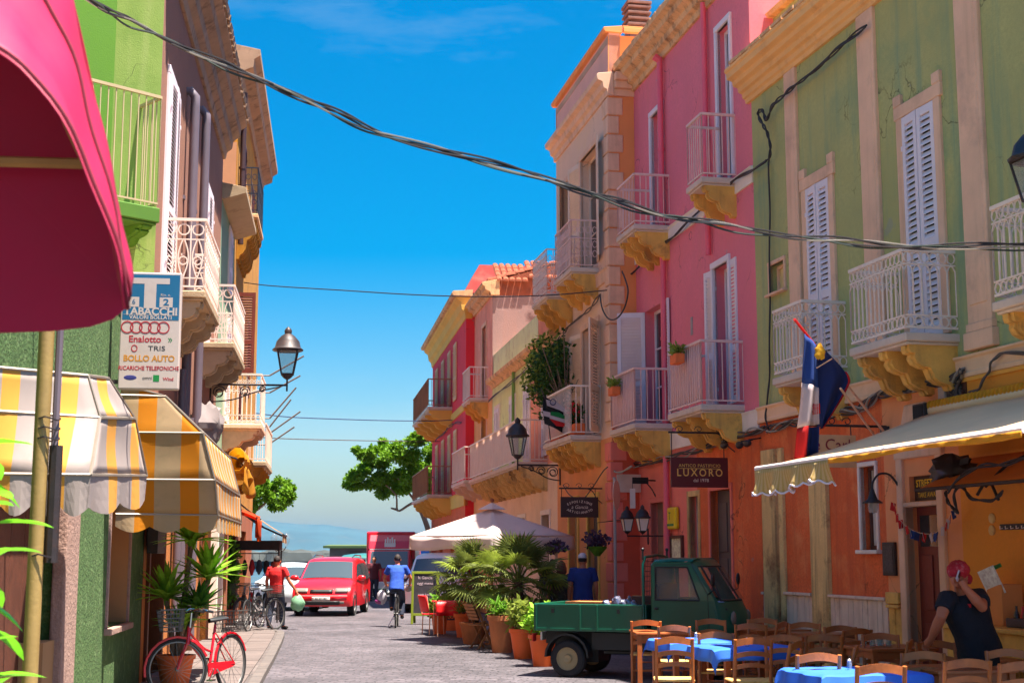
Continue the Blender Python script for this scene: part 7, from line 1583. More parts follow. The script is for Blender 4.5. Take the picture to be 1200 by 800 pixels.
fr = AT(291, 740, 31.8); rr_ = AT(320, 740, 32.6); d = Vector((fr.x - rr_.x, fr.y - rr_.y, 0)); mid = (fr + rr_) / 2
bicycle('black bicycle with a red rear lamp parked before the clothes rack', (mid.x, mid.y, .095), math.atan2(d.y, d.x), BLKBK, R(20), (0, 1), R(3), guard=False)
bicycle('black town bicycle standing behind the other black one', (mid.x - .35, mid.y + .75, .095), math.atan2(d.y, d.x) + .3, BLKBK, R(-10), (1, 0), R(3))
# ---------------------------------------------------------------- people
SKIN = mat('warm_skin', S(196, 128, 92), .55, .08, 6.0, .05, 80); SKIND = mat('tanned_skin', S(190, 108, 74), .55, .08, 6.0, .05, 80)
HAIRD = mat('dark_hair', S(40, 28, 24), .7, .3, 20.0, .4, 90); HAIRR = mat('auburn_hair', S(110, 56, 36), .7, .3, 20.0, .4, 90)
def fuse(b, vox=.013, it=5):
    """Fuse overlapping limbs and trunk into one continuous, smoothed surface."""
    me = b.mesh('fz'); o = bpy.data.objects.new('fz', me); COL.objects.link(o)
    md = o.modifiers.new('r', 'REMESH'); md.mode = 'VOXEL'; md.voxel_size = vox; k = o.modifiers.new('s', 'SMOOTH'); k.factor = .5; k.iterations = it
    bpy.context.view_layer.update(); ev = o.evaluated_get(bpy.context.evaluated_depsgraph_get()); m2 = ev.to_mesh(); r = MB(); r.add([tuple(v.co) for v in m2.vertices], [tuple(p.vertices) for p in m2.polygons]); ev.to_mesh_clear(); bpy.data.objects.remove(o); bpy.data.meshes.remove(me); return r
def loft(b, secs, wx, n=18):
    """Closed trunk from elliptical sections [(centre, half width, half depth)]."""
    m = len(secs); vs_ = []
    for i, (c, w, d) in enumerate(secs):
        t = (secs[min(i+1, m-1)][0] - secs[max(i-1, 0)][0]).normalized(); dx = t.cross(wx).normalized(); ax = dx.cross(t).normalized()
        for k in range(n): a = 6.28318 * k / n; vs_.append(c + ax * (w * math.copysign(abs(math.cos(a)) ** .85, math.cos(a))) + dx * (d * math.copysign(abs(math.sin(a)) ** .85, math.sin(a))))
    b.add(vs_, [(i*n+k, i*n+(k+1)%n, (i+1)*n+(k+1)%n, (i+1)*n+k) for i in range(m-1) for k in range(n)] + [tuple(range(n))[::-1], tuple(range((m-1)*n, m*n))])
def person(label, J, shirt, legs, shoes, skin=SKIN, hair=None, face=(0, 1, 0), sleeve=.55, grip=None, longhair=False, fingers=True, build=1.0, hem=.1):
    """J: world joints: pelvis chest neck head and (l, r): sh el wr hd hip kn an toe."""
    o0 = Vector((J['pelvis'][0], J['pelvis'][1], 0)); t = thing('person', label, 'person', loc=o0); L = lambda p: Vector(p) - o0; K = {k: (L(v) if not isinstance(v, dict) else {q: L(w) for q, w in v.items()}) for k, v in J.items()}; B = build
    pe, ch, ne, he = K['pelvis'], K['chest'], K['neck'], K['head']; wx = (K['r']['sh'] - K['l']['sh']).normalized(); dn = (pe - ch).normalized()
    def trunk(b, x, lo, top=True):
        s_ = [(pe + dn * lo, .165 * B + x, .12 * B + x), (pe + dn * .03, .165 * B + x, .118 * B + x), (pe.lerp(ch, .45), .15 * B + x, .11 * B + x), (ch, .172 * B + x, .122 * B + x), (ch.lerp(ne, .5), .172 * B + x, .108 * B + x), (ch.lerp(ne, .82), .125 * B + x, .08 * B + x), (ne, .065 + x, .062 + x)]
        if top: s_ += [(ne.lerp(he, .5), .052, .056), (he, .05, .06)]
        loft(b, s_, wx)
    def arm(b, a, x, f=1.0):
        p = [a['sh'].lerp(ch.lerp(ne, .6), .35), a['sh'], a['sh'].lerp(a['el'], .5), a['el'], a['el'].lerp(a['wr'], .35), a['wr'], a['hd']]; r = [.06, .06, .051, .042, .044, .028, .031]
        if f < 1: e_ = a['sh'].lerp(a['el'], f); p = [p[0], p[1], a['sh'].lerp(a['el'], f * .5), e_]; r = [.062, .064, .06, .06]
        b.tube(p, [q * B + x for q in r], 10)
    def leg(b, a, x, full=True):
        p = [a['hip'] + Vector((0, 0, .06)), a['hip'], a['hip'].lerp(a['kn'], .5), a['kn'], a['kn'].lerp(a['an'], .35), a['an']]; r = [.075, .088, .076, .056, .056, .038]
        b.tube(p, [q * B + x for q in r], 10)
    b = MB(); trunk(b, 0, .1)
    for s_ in ('l', 'r'): arm(b, K[s_], 0); leg(b, K[s_], 0); b.tube([K[s_]['an'], K[s_]['toe']], [.036, .028], 8)
    f = Vector(face).normalized(); rt = f.cross(Vector((0, 0, 1))).normalized(); up = rt.cross(f).normalized(); h = K['head']; hm = Matrix((( rt.x, f.x, up.x, h.x), (rt.y, f.y, up.y, h.y), (rt.z, f.z, up.z, h.z), (0, 0, 0, 1)))
    k = MB(hm); k.blob((0, 0, 0), (.076, .096, .118), 18, 14, lambda d: 1 - .1 * max(0, -d.z) * (1 - abs(d.y)) + (.05 if d.z < -.3 and d.y > .3 else 0)); k.blob((0, .1, -.015), (.015, .024, .028), 8, 6); k.blob((0, .09, -.07), (.028, .014, .01), 8, 5)
    for s_ in (-1, 1): k.blob((s_ * .078, -.005, -.01), (.014, .026, .036), 8, 6); k.blob((s_ * .03, .083, .032), (.022, .014, .009), 8, 5)
    b.add(k.v, k.f); b = fuse(b, .011 if fingers else .016, 4)
    if fingers:
        for s_ in ('l', 'r'):
            a = K[s_]; d = (a['hd'] - a['wr']).normalized(); g = grip.get(s_) if grip else None; nrm = Vector(g) if g else Vector((0, 0, -1)); sd = d.cross(nrm)
            if sd.length < .01: sd = d.orthogonal()
            sd.normalize(); nrm = sd.cross(d).normalized()
            for q in range(4):
                o_ = a['hd'] + sd * (-.03 + .02 * q) + d * .005; ln = (.06, .07, .066, .052)[q]; cu = .8 if g else .45
                b.tube([o_, o_ + d * ln * .45 + nrm * ln * .1 * cu, o_ + d * ln * .75 + nrm * ln * .4 * cu, o_ + d * ln * (.95 - .25 * cu) + nrm * ln * .8 * cu], [.0095, .009, .008, .006], 6)
            o_ = a['wr'].lerp(a['hd'], .45) - sd * .026; b.tube([o_, o_ - sd * .025 + d * .025, o_ - sd * .028 + d * .055 + nrm * .012], [.012, .011, .008], 6)
    body = b.build('body', skin, t, smooth=True)
    for s_ in (-1, 1): e = MB(hm); e.blob((s_ * .03, .089, .018), (.011, .008, .007), 8, 5); e.build('eye', BLKP, body)
    b = MB(); trunk(b, .02, hem, False)
    for s_ in ('l', 'r'): arm(b, K[s_], .016, sleeve)
    fuse(b, .013, 3).build('shirt', shirt, t, smooth=True)
    b = MB(); loft(b, [(pe + dn * .13, .15 * B, .11 * B), (pe + dn * .04, .168 * B, .125 * B), (pe - dn * .06, .16 * B, .118 * B)], wx)
    for s_ in ('l', 'r'): leg(b, K[s_], .016)
    fuse(b, .013, 3).build('trousers', legs, t, smooth=True)
    for s_ in ('l', 'r'):
        a = K[s_]; d = a['toe'] - a['an']; d.z = 0; d = d.normalized() if d.length > 1e-3 else Vector((0, 1, 0)); c = a['an'].lerp(a['toe'], .55); ang = math.atan2(d.y, d.x); zb = min(a['toe'].z, a['an'].z - .06) - .03
        e = MB(Matrix.Translation((c.x, c.y, 0)) @ Matrix.Rotation(ang, 4, 'Z')); e.blob((.0, 0, zb + .045), (.135, .047, .05), 12, 8, lambda d_: 1 - .3 * max(0, d_.x) * max(0, d_.z)); e.build('shoe', shoes, t, smooth=True)
    if hair:
        k = MB(hm); k.blob((0, -.016, .024), (.086, .1, .11), 16, 10, lambda d_: (1.0 if d_.z > -.15 and not (d_.y > .62 and d_.z < .55) else .9) + .03 * math.sin(d_.x * 20 + d_.z * 14))
        if longhair: k.blob((0, -.05, -.05), (.1, .075, .14), 14, 10, lambda d_: 1 + .05 * math.sin(d_.x * 22))
        k.build('hair', hair, t, smooth=True)
    return t, hm, K
def stand(x, y, rz, h=1.74, arms='down', stride=.0):
    s_ = h / 1.74; c, n = math.cos(rz), math.sin(rz); P = lambda a, f, z: (x + a * c - f * n, y + a * n + f * c, z * s_)     # a: to the right, f: forward
    J = {'pelvis': P(0, 0, .95), 'chest': P(0, .0, 1.28), 'neck': P(0, .0, 1.47), 'head': P(0, .02, 1.61)}
    for k, sg in (('l', -1), ('r', 1)):
        st = stride * sg
        J[k] = {'sh': P(sg * .19, 0, 1.42), 'el': P(sg * .25, -.04, 1.13), 'wr': P(sg * .26, .05, .89), 'hd': P(sg * .26, .08, .81), 'hip': P(sg * .095, 0, .9), 'kn': P(sg * .1, .03 + st * .6, .5), 'an': P(sg * .1, -.01 + st, .09), 'toe': P(sg * .12, .15 + st, .035)}
    return J, P
NAVY = mat('black_navy_cotton', S(24, 24, 36), .85, .2, 6.0, .8, 11); BLUES = mat('royal_blue_cotton', S(36, 78, 176), .85, .14, 6.0, .7, 11); DBLUE = mat('deep_blue_cotton', S(34, 50, 116), .85, .14, 6.0, .7, 11); REDC = mat('red_cotton', S(206, 28, 30), .85, .14, 6.0, .7, 11); JEAN = mat('dark_jeans', S(40, 46, 66), .85, .15, 6.0); PATT = mat('dark_patterned_cotton', S(60, 50, 44), .85, .3, 14.0, 0, 40, S(140, 120, 100), .4, 18.0); SHOE = mat('dark_shoe', S(36, 32, 32), .6, .1); KHAKI = mat('khaki_cotton', S(120, 104, 84), .85, .1)
# man on the phone
Ym = 13.9
w = lambda px, py, dy=0: tuple(AT(px, py, Ym + dy))
pz = AT(1148, 762, Ym); gx = pz.x
J = {'pelvis': w(1147, 757), 'chest': w(1133, 716, -.06), 'neck': w(1127, 694, -.12), 'head': w(1123, 675, -.2)}
J['l'] = {'sh': w(1109, 702, -.2), 'el': w(1103, 722, -.3), 'wr': w(1091, 748, -.1), 'hd': w(1086, 754, -.02), 'hip': w(1136, 764, -.02), 'kn': (gx - .12, Ym - .08, .48), 'an': (gx - .14, Ym, .09), 'toe': (gx - .2, Ym - .14, .035)}
J['r'] = {'sh': w(1148, 699, -.06), 'el': w(1151, 711, -.33), 'wr': w(1131, 688, -.36), 'hd': w(1127, 680, -.33), 'hip': w(1156, 764, .02), 'kn': (gx + .1, Ym - .02, .48), 'an': (gx + .1, Ym + .02, .09), 'toe': (gx + .05, Ym - .14, .035)}
t, hm, K = person('man in black shirt and red bandana leaning on a chair, phone at his ear', J, NAVY, mat('black_trousers', S(20, 20, 26), .85, .1), SHOE, SKIND, HAIRD, (-.62, -.72, -.22), .62, {'l': (0, 0, -1), 'r': (-.3, .7, .1)}, build=1.22)
BAN = mat('red_bandana', S(178, 22, 40), .8, .2, 9.0, .2, 80, S(226, 200, 200), .25, 22.0)
k = MB(hm); k.blob((0, -.016, .045), (.106, .126, .108), 18, 12, lambda d_: 1 + .035 * math.sin(d_.x * 14 + d_.y * 10) if d_.z > -.25 else .93); k.blob((.01, -.125, .0), (.035, .04, .03), 10, 7); k.blob((.03, -.15, -.04), (.05, .07, .035), 10, 7, lambda d_: 1 + .2 * math.sin(d_.x * 9)); k.blob((-.04, -.14, -.06), (.03, .05, .05), 10, 7); k.build('bandana', BAN, t, smooth=True)
hd = K['r']['hd']; wr = K['r']['wr']; o = thing('phone', 'small pale mobile phone held to the ear of the man in black', 'phone', loc=Vector(J['r']['hd']) + Vector((-.035, -.01, .045))); o.rotation_euler = (R(10), R(35), R(62)); MB().box(-.027, .027, -.008, .008, -.05, .05).build('case', mat('pale_phone', S(200, 190, 200), .3), o, bevel=.005); MB().box(-.024, .024, -.0105, -.0082, -.02, .044).build('screen', GLASS, o)
cpos = Vector(K['chest']); k = MB(); q = cpos + Vector((-.05, -.165, .06)); k.obox(q, .08, .012, .035, (0, 0, R(-20))); k.build('red_badge', REDC, t)
# cyclist with bags
g = G(463, 735); cy = g.y + .5; cx = g.x; hd_ = R(92)
bicycle('town bicycle with red rear lamp ridden by the man in blue', (cx, cy, 0), hd_, BLKBK, 0, (0, 0), 0, guard=True)
P = lambda a, f, z: (cx + a, cy + f, z)
J = {'pelvis': P(0, -.22, .98), 'chest': P(0, -.1, 1.3), 'neck': P(0, -.02, 1.49), 'head': P(0, .02, 1.64)}
for kk, sg, pz_, pf in (('l', -1, .42, -.12), ('r', 1, .22, .06)): J[kk] = {'sh': P(sg * .2, -.06, 1.44), 'el': P(sg * .33, .02, 1.18), 'wr': P(sg * .3, .2, 1.03), 'hd': P(sg * .29, .26, 1.0), 'hip': P(sg * .1, -.2, .92), 'kn': P(sg * .13, .14, pz_ + .44), 'an': P(sg * .12, pf - .08, pz_ + .06), 'toe': P(sg * .13, pf + .1, pz_ + .0)}
person('man in a royal blue shirt cycling away down the street', J, BLUES, JEAN, SHOE, SKIND, HAIRD, (0, 1, .05), .6)
rl = MB().box(-.03, .03, -.02, .02, 0, .06)
o = thing('shopping_bag', 'white and purple carrier bag hanging from the handlebar of the blue shirted cyclist', 'bag', loc=(cx - .4, cy + .22, .55)); b = MB(); b.blob((0, 0, .16), (.13, .1, .18), 12, 10, lambda d_: 1 + .1 * math.sin(d_.x * 9 + d_.z * 6)); b.build('bag', mat('white_plastic_bag', S(206, 200, 206), .4, .15, 8.0, trans=.3), o, smooth=True); b = MB(); b.blob((-.06, 0, .06), (.12, .09, .07), 10, 7); b.build('purple_base', mat('purple_print', S(140, 50, 110), .5), o, smooth=True); MB().tube([(-.05, 0, .3), (.1, 0, .48), (.06, 0, .3)], .006, 4).build('handle', WHITEP, o)
# couple at the peach house
J, P = stand(AT(683, 690, 27.6).x, 27.6, R(6), 1.78); t, hm, K = person('man in deep blue polo and white cap seen from behind', J, DBLUE, KHAKI, SHOE, SKIND, HAIRD, (.1, 1, 0), .7, build=1.08)
k = MB(hm); k.blob((0, -.005, .06), (.089, .108, .09), 16, 10, lambda d_: 1 if d_.z > -.35 else .9); k.build('cap', mat('pale_cap', S(206, 186, 190), .8, .1), t, smooth=True); k = MB(hm); k.blob((0, .13, .055), (.07, .07, .012), 12, 6); k.build('cap_peak', mat('pale_cap', S(206, 186, 190), .8, .1), t, smooth=True)
J, P = stand(AT(658, 690, 28.3).x, 28.3, R(-4), 1.63); person('auburn haired woman in a dark patterned top seen from behind', J, PATT, JEAN, SHOE, SKIN, HAIRR, (0, 1, 0), .6, longhair=True, build=.95)
J, P = stand(AT(647, 690, 29.8).x, 29.8, R(-30), 1.66); person('person in dark clothes half hidden by the flower stand', J, mat('ink_cotton', S(34, 34, 60), .85, .3, 8.0), JEAN, SHOE, SKIN, HAIRD, (-.3, 1, 0), .6)
# man in red with bag
gx_, gy_ = AT(324, 690, 34.4).x, 34.4; J, P = stand(gx_, gy_, R(-20), 1.74, stride=.16); J['r']['el'] = P(.3, .06, 1.14); J['r']['wr'] = P(.42, .16, .93); J['r']['hd'] = P(.46, .18, .86)
person('man in a red shirt walking with a green carrier bag', J, REDC, JEAN, SHOE, SKIND, HAIRD, (.2, 1, 0), .6)
hp = Vector(J['r']['hd']); o = thing('carrier_bag', 'green and white plastic carrier bag in the hand of the man in red', 'bag', loc=(hp.x + .02, hp.y, hp.z - .42)); b = MB(); b.blob((0, 0, .18), (.17, .12, .19), 14, 10, lambda d_: 1 + .1 * math.sin(d_.x * 9 + d_.z * 6)); b.build('bag', mat('green_white_plastic', S(150, 196, 160), .4, .2, 4.0, 0, 40, S(40, 150, 80), .7, 6.0, trans=.3), o, smooth=True); MB().tube([(-.06, 0, .34), (-.01, 0, .42), (.06, 0, .34)], .008, 4).build('handle', WHITEP, o)
J, P = stand(AT(438, 690, 55.5).x, 55.5, R(10), 1.7); person('distant person in dark red standing beside the red truck', J, mat('maroon_cotton', S(90, 30, 40), .85), JEAN, SHOE, SKIN, HAIRD, (0, -1, 0), .6, fingers=False)
# ---------------------------------------------------------------- clothes rack, globe lamp, poles on the left
g = AT(300, 690, 36.2); t = thing('clothes_rack', 'black frame rack hung with shoes and hats outside a shop', 'rack', loc=(g.x, 36.2, .09)); b = MB()
for x in (-.58, .58):
    for y in (-.2, .2): b.tube([(x, y, 0), (x, y, 2.0)], .02, 6)
b.build('frame', IRON, t); MB().box(-.6, .6, -.22, .22, 1.78, 2.02).build('header_board', IRON, t, bevel=.01); MB().tube([(-.58, -.15, 1.7), (.58, -.15, 1.7)], .012, 6).build('rail', IRON, t); MB().tube([(-.58, -.15, .9), (.58, -.15, .9)], .012, 6).build('rail', IRON, t)
cols = [S(180, 160, 150), S(40, 34, 40), S(190, 40, 50), S(60, 70, 90), S(46, 40, 44), S(150, 60, 50)]
for i in range(6):
    x = -.45 + i * .18; m_ = mat('hung_goods_%d' % i, cols[i], .8, .2, 9.0)
    for z in (1.35, .55): 
        b = MB(); b.blob((x, -.16, z), (.075, .06, .19), 10, 8, lambda d_: 1 + .12 * math.sin(d_.z * 6 + i)); b.tube([(x, -.15, z + .17), (x, -.15, z + .36)], .005, 4); b.build('hung_article', m_, t, smooth=True)
t = thing('ivy_screen', 'leafy green potted climber beside the clothes rack', 'plant', loc=(g.x - .5, 35.2, .09)); pot(t, TCOT, .14, .2, .35); bushy(t, (0, 0, 1.2), (.25, .25, .8), 900, SHRUB, 9, .12, .05, dens=.3); MB().tube([(0, 0, .3), (0, 0, 1.8)], .02, 6).build('stem', BARK, t)
g = AT(326, 690, 39.5); t = thing('globe_lamp_post', 'dark street lamp post with three small glass globes', 'lamp post', loc=(g.x, 39.5, 0)); b = MB(); b.tube([(0, 0, 0), (0, 0, .4), (0, 0, 2.1)], [.06, .04, .025], 8)
for k in range(3): a = k * 2.094 + .5; b.tube(smooth_path([(0, 0, 1.95), (.1 * math.cos(a), .1 * math.sin(a), 1.85), (.2 * math.cos(a), .2 * math.sin(a), 1.98)], 3), .012, 5)
b.build('post', IRON, t, smooth=True)
for k in range(3): a = k * 2.094 + .5; b = MB(); b.lathe([(.03, 0), (.085, .12), (.1, .22), (.06, .32), (.02, .36), (.001, .38)], 10, (.2 * math.cos(a), .2 * math.sin(a), 1.98)); b.build('globe', glassy('lantern_glass', S(170, 170, 180), .1, .85), t, smooth=True)
POLE = mat('grey_pole', S(108, 96, 92), .6, .15)
for i, ((ax, ay), (bx_, by)) in enumerate((((316, 440), (356, 417)), ((316, 460), (352, 440)), ((316, 490), (347, 454)), ((316, 500), (341, 468)), ((314, 509), (352, 482)), ((314, 521), (345, 500)))):
    Yp = 36.5 + i * .9; t = thing('flag_pole', 'bare slanting pole, number %s up from the lowest on the left balconies' % ('six', 'five', 'four', 'three', 'two', 'one')[i], 'pole', M=Matrix.Identity(4)); a, c = AT(ax, ay, Yp), AT(bx_, by, Yp); t.location = a
    MB().tube([Vector((0, 0, 0)), c - a], .022, 6).build('pole', POLE, t); MB().tube([(0, 0, 0), (FL.M.inverted() @ a).y * -1 * FL.N], .02, 5).build('wall_arm', POLE, t)
# ---------------------------------------------------------------- flags
def flagmesh(pts, cols, M, nm, t, ny=14):
    """Draped cloth between a left edge and a right edge polyline (world points), with gentle folds."""
    Lp, Rp = smooth_path(pts[0], 4), smooth_path(pts[1], 4); n = len(Lp) - 1; m = len(Rp) - 1
    o = Vector(t.location)
    def fn(u, v):
        i = v * n; k = min(int(i), n - 1); a = Lp[k].lerp(Lp[k+1], i - k); j = v * m; k = min(int(j), m - 1); c = Rp[k].lerp(Rp[k+1], j - k)
        q = a.lerp(c, u); return q + Vector((.0, .07 * math.sin(u * 8 + v * 2) * (.3 + v), 0)) - o
    for nm2, mt, u0, u1, v0, v1 in cols:
        b = MB(); b.grid(lambda u, v: fn(u0 + (u1 - u0) * u, v0 + (v1 - v0) * v), max(4, int(18 * (u1 - u0))), max(4, int(20 * (v1 - v0)))); b.build(nm2, mt, t, smooth=True, solid=.003)
FBL = mat('flag_navy', S(26, 40, 96), .85, .1, 4.0, trans=.25); FWH = mat('flag_white', S(206, 188, 190), .85, .08, 4.0, trans=.3); FRD = mat('flag_red', S(206, 30, 30), .85, .08, 4.0, trans=.3); FMB = mat('flag_mid_blue', S(34, 66, 140), .85, .1, 4.0, trans=.25); FGR = mat('flag_green', S(20, 130, 60), .85, .08, trans=.3); FBK = mat('flag_black', S(24, 22, 30), .85, .1, trans=.2); FYE = mat('flag_gold', S(226, 170, 30), .8, .1, trans=.3)
Yf = 16.4; v = lambda px, py, dy=0: AT(px, py, Yf + dy)
base = FR0.p(1037, 507, .05)
t = thing('flagpole', 'white and red flagpole slanting out from the terracotta wall', 'flagpole', loc=base); tip = v(931, 374, -.6)
MB().tube([Vector((0, 0, 0)), (tip - base) * .62], .016, 6).build('pole', CREAM, t); MB().tube([(tip - base) * .62, tip - base], .016, 6).build('red_tip', FRD, t); MB().box(-.05, .05, -.03, .05, -.08, .08).build('wall_socket', IRON, t)
t = thing('flagpole', 'second pale flagpole slanting below the first', 'flagpole', loc=base + Vector((-.06, .05, -.12))); tip2 = v(985, 455, -.3); MB().tube([Vector((0, 0, 0)), tip2 - Vector(t.location)], .014, 6).build('pole', CREAM, t); MB().box(-.05, .05, -.03, .05, -.05, .05).build('wall_socket', IRON, t)
t = thing('tricolour_flag', 'blue, white and red flag hanging limp from the slanting pole', 'flag', loc=v(945, 390, -.5))
flagmesh([[v(943, 391, -.5), v(941, 430, -.45), v(939, 470, -.42), v(935, 505, -.4), v(932, 540, -.4)], [v(957, 404, -.38), v(960, 440, -.36), v(960, 470, -.35), v(960, 500, -.35), v(958, 530, -.35)]], [('blue_band', FMB, 0, .95, 0, .36), ('white_band', FWH, 0, 1, .36, .72), ('red_band', FRD, .0, .45, .72, 1.0), ('navy_fold', FBL, .45, 1.0, .74, 1.0), ('red_fold', FRD, .6, 1.04, .52, .62)], None, '', t)
t = thing('navy_flag', 'navy flag with gold emblem and red edge hanging from the slanting pole', 'flag', loc=v(970, 420, -.2))
flagmesh([[v(957, 405, -.33), v(958, 430, -.3), v(958, 460, -.28), v(960, 500, -.26)], [v(966, 408, -.25), v(995, 438, -.12), v(992, 458, -.12), v(964, 502, -.2)]], [('field', FBL, 0, .94, 0, 1), ('red_edge', FRD, .94, 1.0, .3, 1)], None, '', t)
b = MB(); q = v(961, 412, -.42) - Vector(t.location); b.blob(q, (.06, .015, .09), 10, 8, lambda d_: 1 + .2 * math.sin(d_.x * 9 + d_.z * 7)); b.build('gold_emblem', FYE, t); MB().tube([v(957, 431, -.4) - Vector(t.location), v(975, 420, -.3) - Vector(t.location)], .008, 4).build('tie', CREAM, t)
Yf = 29.4
t = thing('football_flag', 'black and white flag with a green, white and red shield on the balcony rail', 'flag', loc=v(655, 485))
flagmesh([[v(637, 463), v(636, 478), v(638, 496)], [v(668, 484), v(673, 500), v(670, 512)]], [('field', FBK, 0, 1, 0, 1)], None, '', t)
def patch(nm, mt, pts): 
    o_ = Vector(t.location); b = MB(); b.face([v(a, c, -.11) - o_ for a, c in pts]); b.build(nm, mt, t, solid=.004)
patch('white_stripe', FWH, [(640, 468), (652, 471), (664, 480), (668, 487), (655, 480), (641, 475)]); patch('white_stripe', FWH, [(636, 481), (645, 483), (645, 489), (637, 487)]); patch('white_stripe', FWH, [(664, 494), (670, 497), (670, 503), (662, 499)])
patch('green_band', FGR, [(646, 482), (655, 483), (665, 489), (666, 492), (645, 486)]); patch('white_band', FWH, [(645, 486.3), (666, 492.3), (664, 496), (644, 490)]); patch('red_band', FRD, [(644, 490.3), (664, 496.3), (660, 500), (652, 499)]); patch('gold_corner', FYE, [(666, 503), (671, 506), (669, 511), (664, 508)])
b = MB(); o_ = Vector(t.location); c = v(648, 471, -.14) - o_; b.tube([c + Vector((.06 * math.cos(w), 0, .06 * math.sin(w))) for w in [k * math.pi / 5 for k in range(10)]], .012, 4, closed=True); b.build('ring_emblem', FBL, t)
MB().tube([v(634, 455) - o_, v(640, 470) - o_, v(645, 515, .3) - o_], .012, 5).build('stick', IRON, t)
# bunting letters across the cafe door
t = thing('paper_garland', 'red, white and blue paper letter garland sagging across the cafe door', 'garland', M=FR0.M)
iv_ = FR0.M.inverted(); gp_ = [iv_ @ FR0.p(px, py, .22) for px, py in ((1047, 589), (1053, 606), (1062, 616), (1072, 622), (1084, 625), (1096, 624), (1107, 614), (1114, 603), (1118, 593))]; path = smooth_path(gp_, 4); MB().tube(path, .004, 4).build('string', CREAM, t); rng = random.Random(1)
me = MB().box(-.035, .035, -.002, .002, -.1, 0).mesh('paper_letter')
for i in range(20):
    q = path[int(i * (len(path) - 1) / 19)]; o = put('paper_letter', me, None, t, Matrix.Translation(q) @ Matrix.Rotation(rng.uniform(-.5, .5), 4, 'Y') @ Matrix.Rotation(rng.uniform(-.6, .6), 4, 'Z'))
    if not me.materials: me.materials.append(FBL)
    o.material_slots[0].link = 'OBJECT'; o.material_slots[0].material = (FRD, FWH, FMB, FBL, FWH)[i % 5] if i > 3 else FRD
# ---------------------------------------------------------------- overhead and wall cables
def span(label, P0, P1, pix, r, m, strands=1, jit=.0, seed=0, name='overhead_cable'):
    """Cable in the vertical plane between two wall points; heights follow the seen line."""
    rng = random.Random(seed); d = P1 - P0; out = []
    for px, py in pix:
        rr = ray(px, py); den = rr.x * d.y - rr.y * d.x; tt = (P0.x * d.y - P0.y * d.x) / den; out.append(Vector((rr.x * tt, rr.y * tt, EYE + rr.z * tt)))
    out = [P0] + out + [P1]; pts = smooth_path(out, 8); o = thing(name, label, 'cable', loc=P0)
    for s_ in range(strands):
        ph = rng.uniform(0, 6); fq = rng.uniform(.6, 1.2); off = rng.uniform(-jit, jit)
        MB().tube([p - P0 + Vector((0, jit * .5 * math.cos(i * fq * .5 + ph), off + jit * math.sin(i * fq * .35 + ph))) for i, p in enumerate(pts)], r, 5).build('strand', m[s_ % len(m)], o, smooth=True)
    return o
CBW = mat('pale_cable', S(150, 140, 128), .6, .15); CBG = mat('green_black_cable', S(40, 52, 44), .6, .15)
pl, pr_ = FL.p(60, -22, .1), FR0.p(1290, 288, .12)
span('thick twisted cable bundle sagging across the street', pl, pr_, [(100, -4), (140, 20), (180, 38), (240, 66), (300, 92), (380, 126), (450, 157), (540, 182), (620, 203), (700, 230), (760, 246), (820, 259), (880, 270), (950, 279), (1020, 285), (1100, 289), (1200, 288)], .0095, [CABLK, CBW, CBG, CABLK], 5, .024, 1)
span('thin cable from the ochre house to the peach corner', FL.p(286, 331, .1), FR2.p(711, 340, .06), [(320, 335), (400, 340), (480, 345), (560, 347.5), (640, 346)], .013, [CABLK])
span('thin blue black cable from the left balconies to the red house', FL.p(300, 484, .2), FR5.p(530, 492, .06), [(340, 488.5), (400, 491), (450, 492.5), (500, 493)], .016, [mat('blue_cable', S(50, 70, 110), .6)])
span('lowest thin cable crossing towards the red house', FL.p(300, 512, .2), FR5.p(515, 517, .06), [(340, 514), (400, 515.5), (450, 516.5), (490, 517)], .014, [CABLE])
def wallcable(label, fac, pix, r, m, strands=3, jit=.05, seed=0, off=.09):
    rng = random.Random(seed); pts = [fac.p(px, py, off) for px, py in pix]; o = thing('wall_cable', label, 'cable', loc=pts[0]); ps = smooth_path(pts, 7)
    for s_ in range(strands):
        ph = rng.uniform(0, 6); ph2 = rng.uniform(0, 6); MB().tube([p - pts[0] + fac.N * (jit * .6 * math.sin(i * .7 + ph2)) + Vector((0, 0, jit * math.sin(i * .45 + ph))) for i, p in enumerate(ps)], r, 5).build('strand', m[s_ % len(m)], o, smooth=True)
    return o
wallcable('rope like cable bundle along the terracotta wall above the cream awning', FR0, [(900, 503), (925, 497), (950, 492), (985, 484), (1010, 476), (1030, 464), (1060, 456), (1090, 450), (1115, 444), (1128, 436)], .014, [CABLE, CABLK, CBW], 6, .05, 2)
wallcable('cable bundle along the terracotta end of the pink house', FR1, [(735, 547), (765, 540), (795, 534), (820, 525), (850, 515), (875, 507), (898, 503)], .014, [CABLE, CABLK, CBW], 5, .05, 3)
wallcable('pair of cables drooping along the orange wall to the frame edge', FR0, [(1136, 462), (1148, 452), (1158, 438), (1164, 420), (1180, 415), (1220, 412)], .013, [CABLE, CABLE], 2, .02, 4)
wallcable('black cable climbing the pink house to the green eaves', FR1, [(706, 357), (720, 343), (738, 322), (760, 300), (790, 275), (815, 252), (835, 236), (860, 214), (885, 196), (897, 190)], .015, [CABLK, CABLE], 3, .03, 5)
wallcable('looped black cable hanging at the joint of pink and green houses', FR0, [(900, 188), (903, 175), (899, 155), (893, 145), (888, 133), (893, 130), (898, 140), (905, 125), (918, 112), (935, 98), (955, 82), (985, 55), (1015, 30)], .013, [CABLK, CABLK], 3, .022, 6, .13)
wallcable('dark cable running down the joint of pink and green houses', FR0, [(901, 190), (902, 260), (902, 340), (902, 420), (900, 465), (897, 485), (901, 505)], .014, [CABLK], 2, .012, 7, .05)
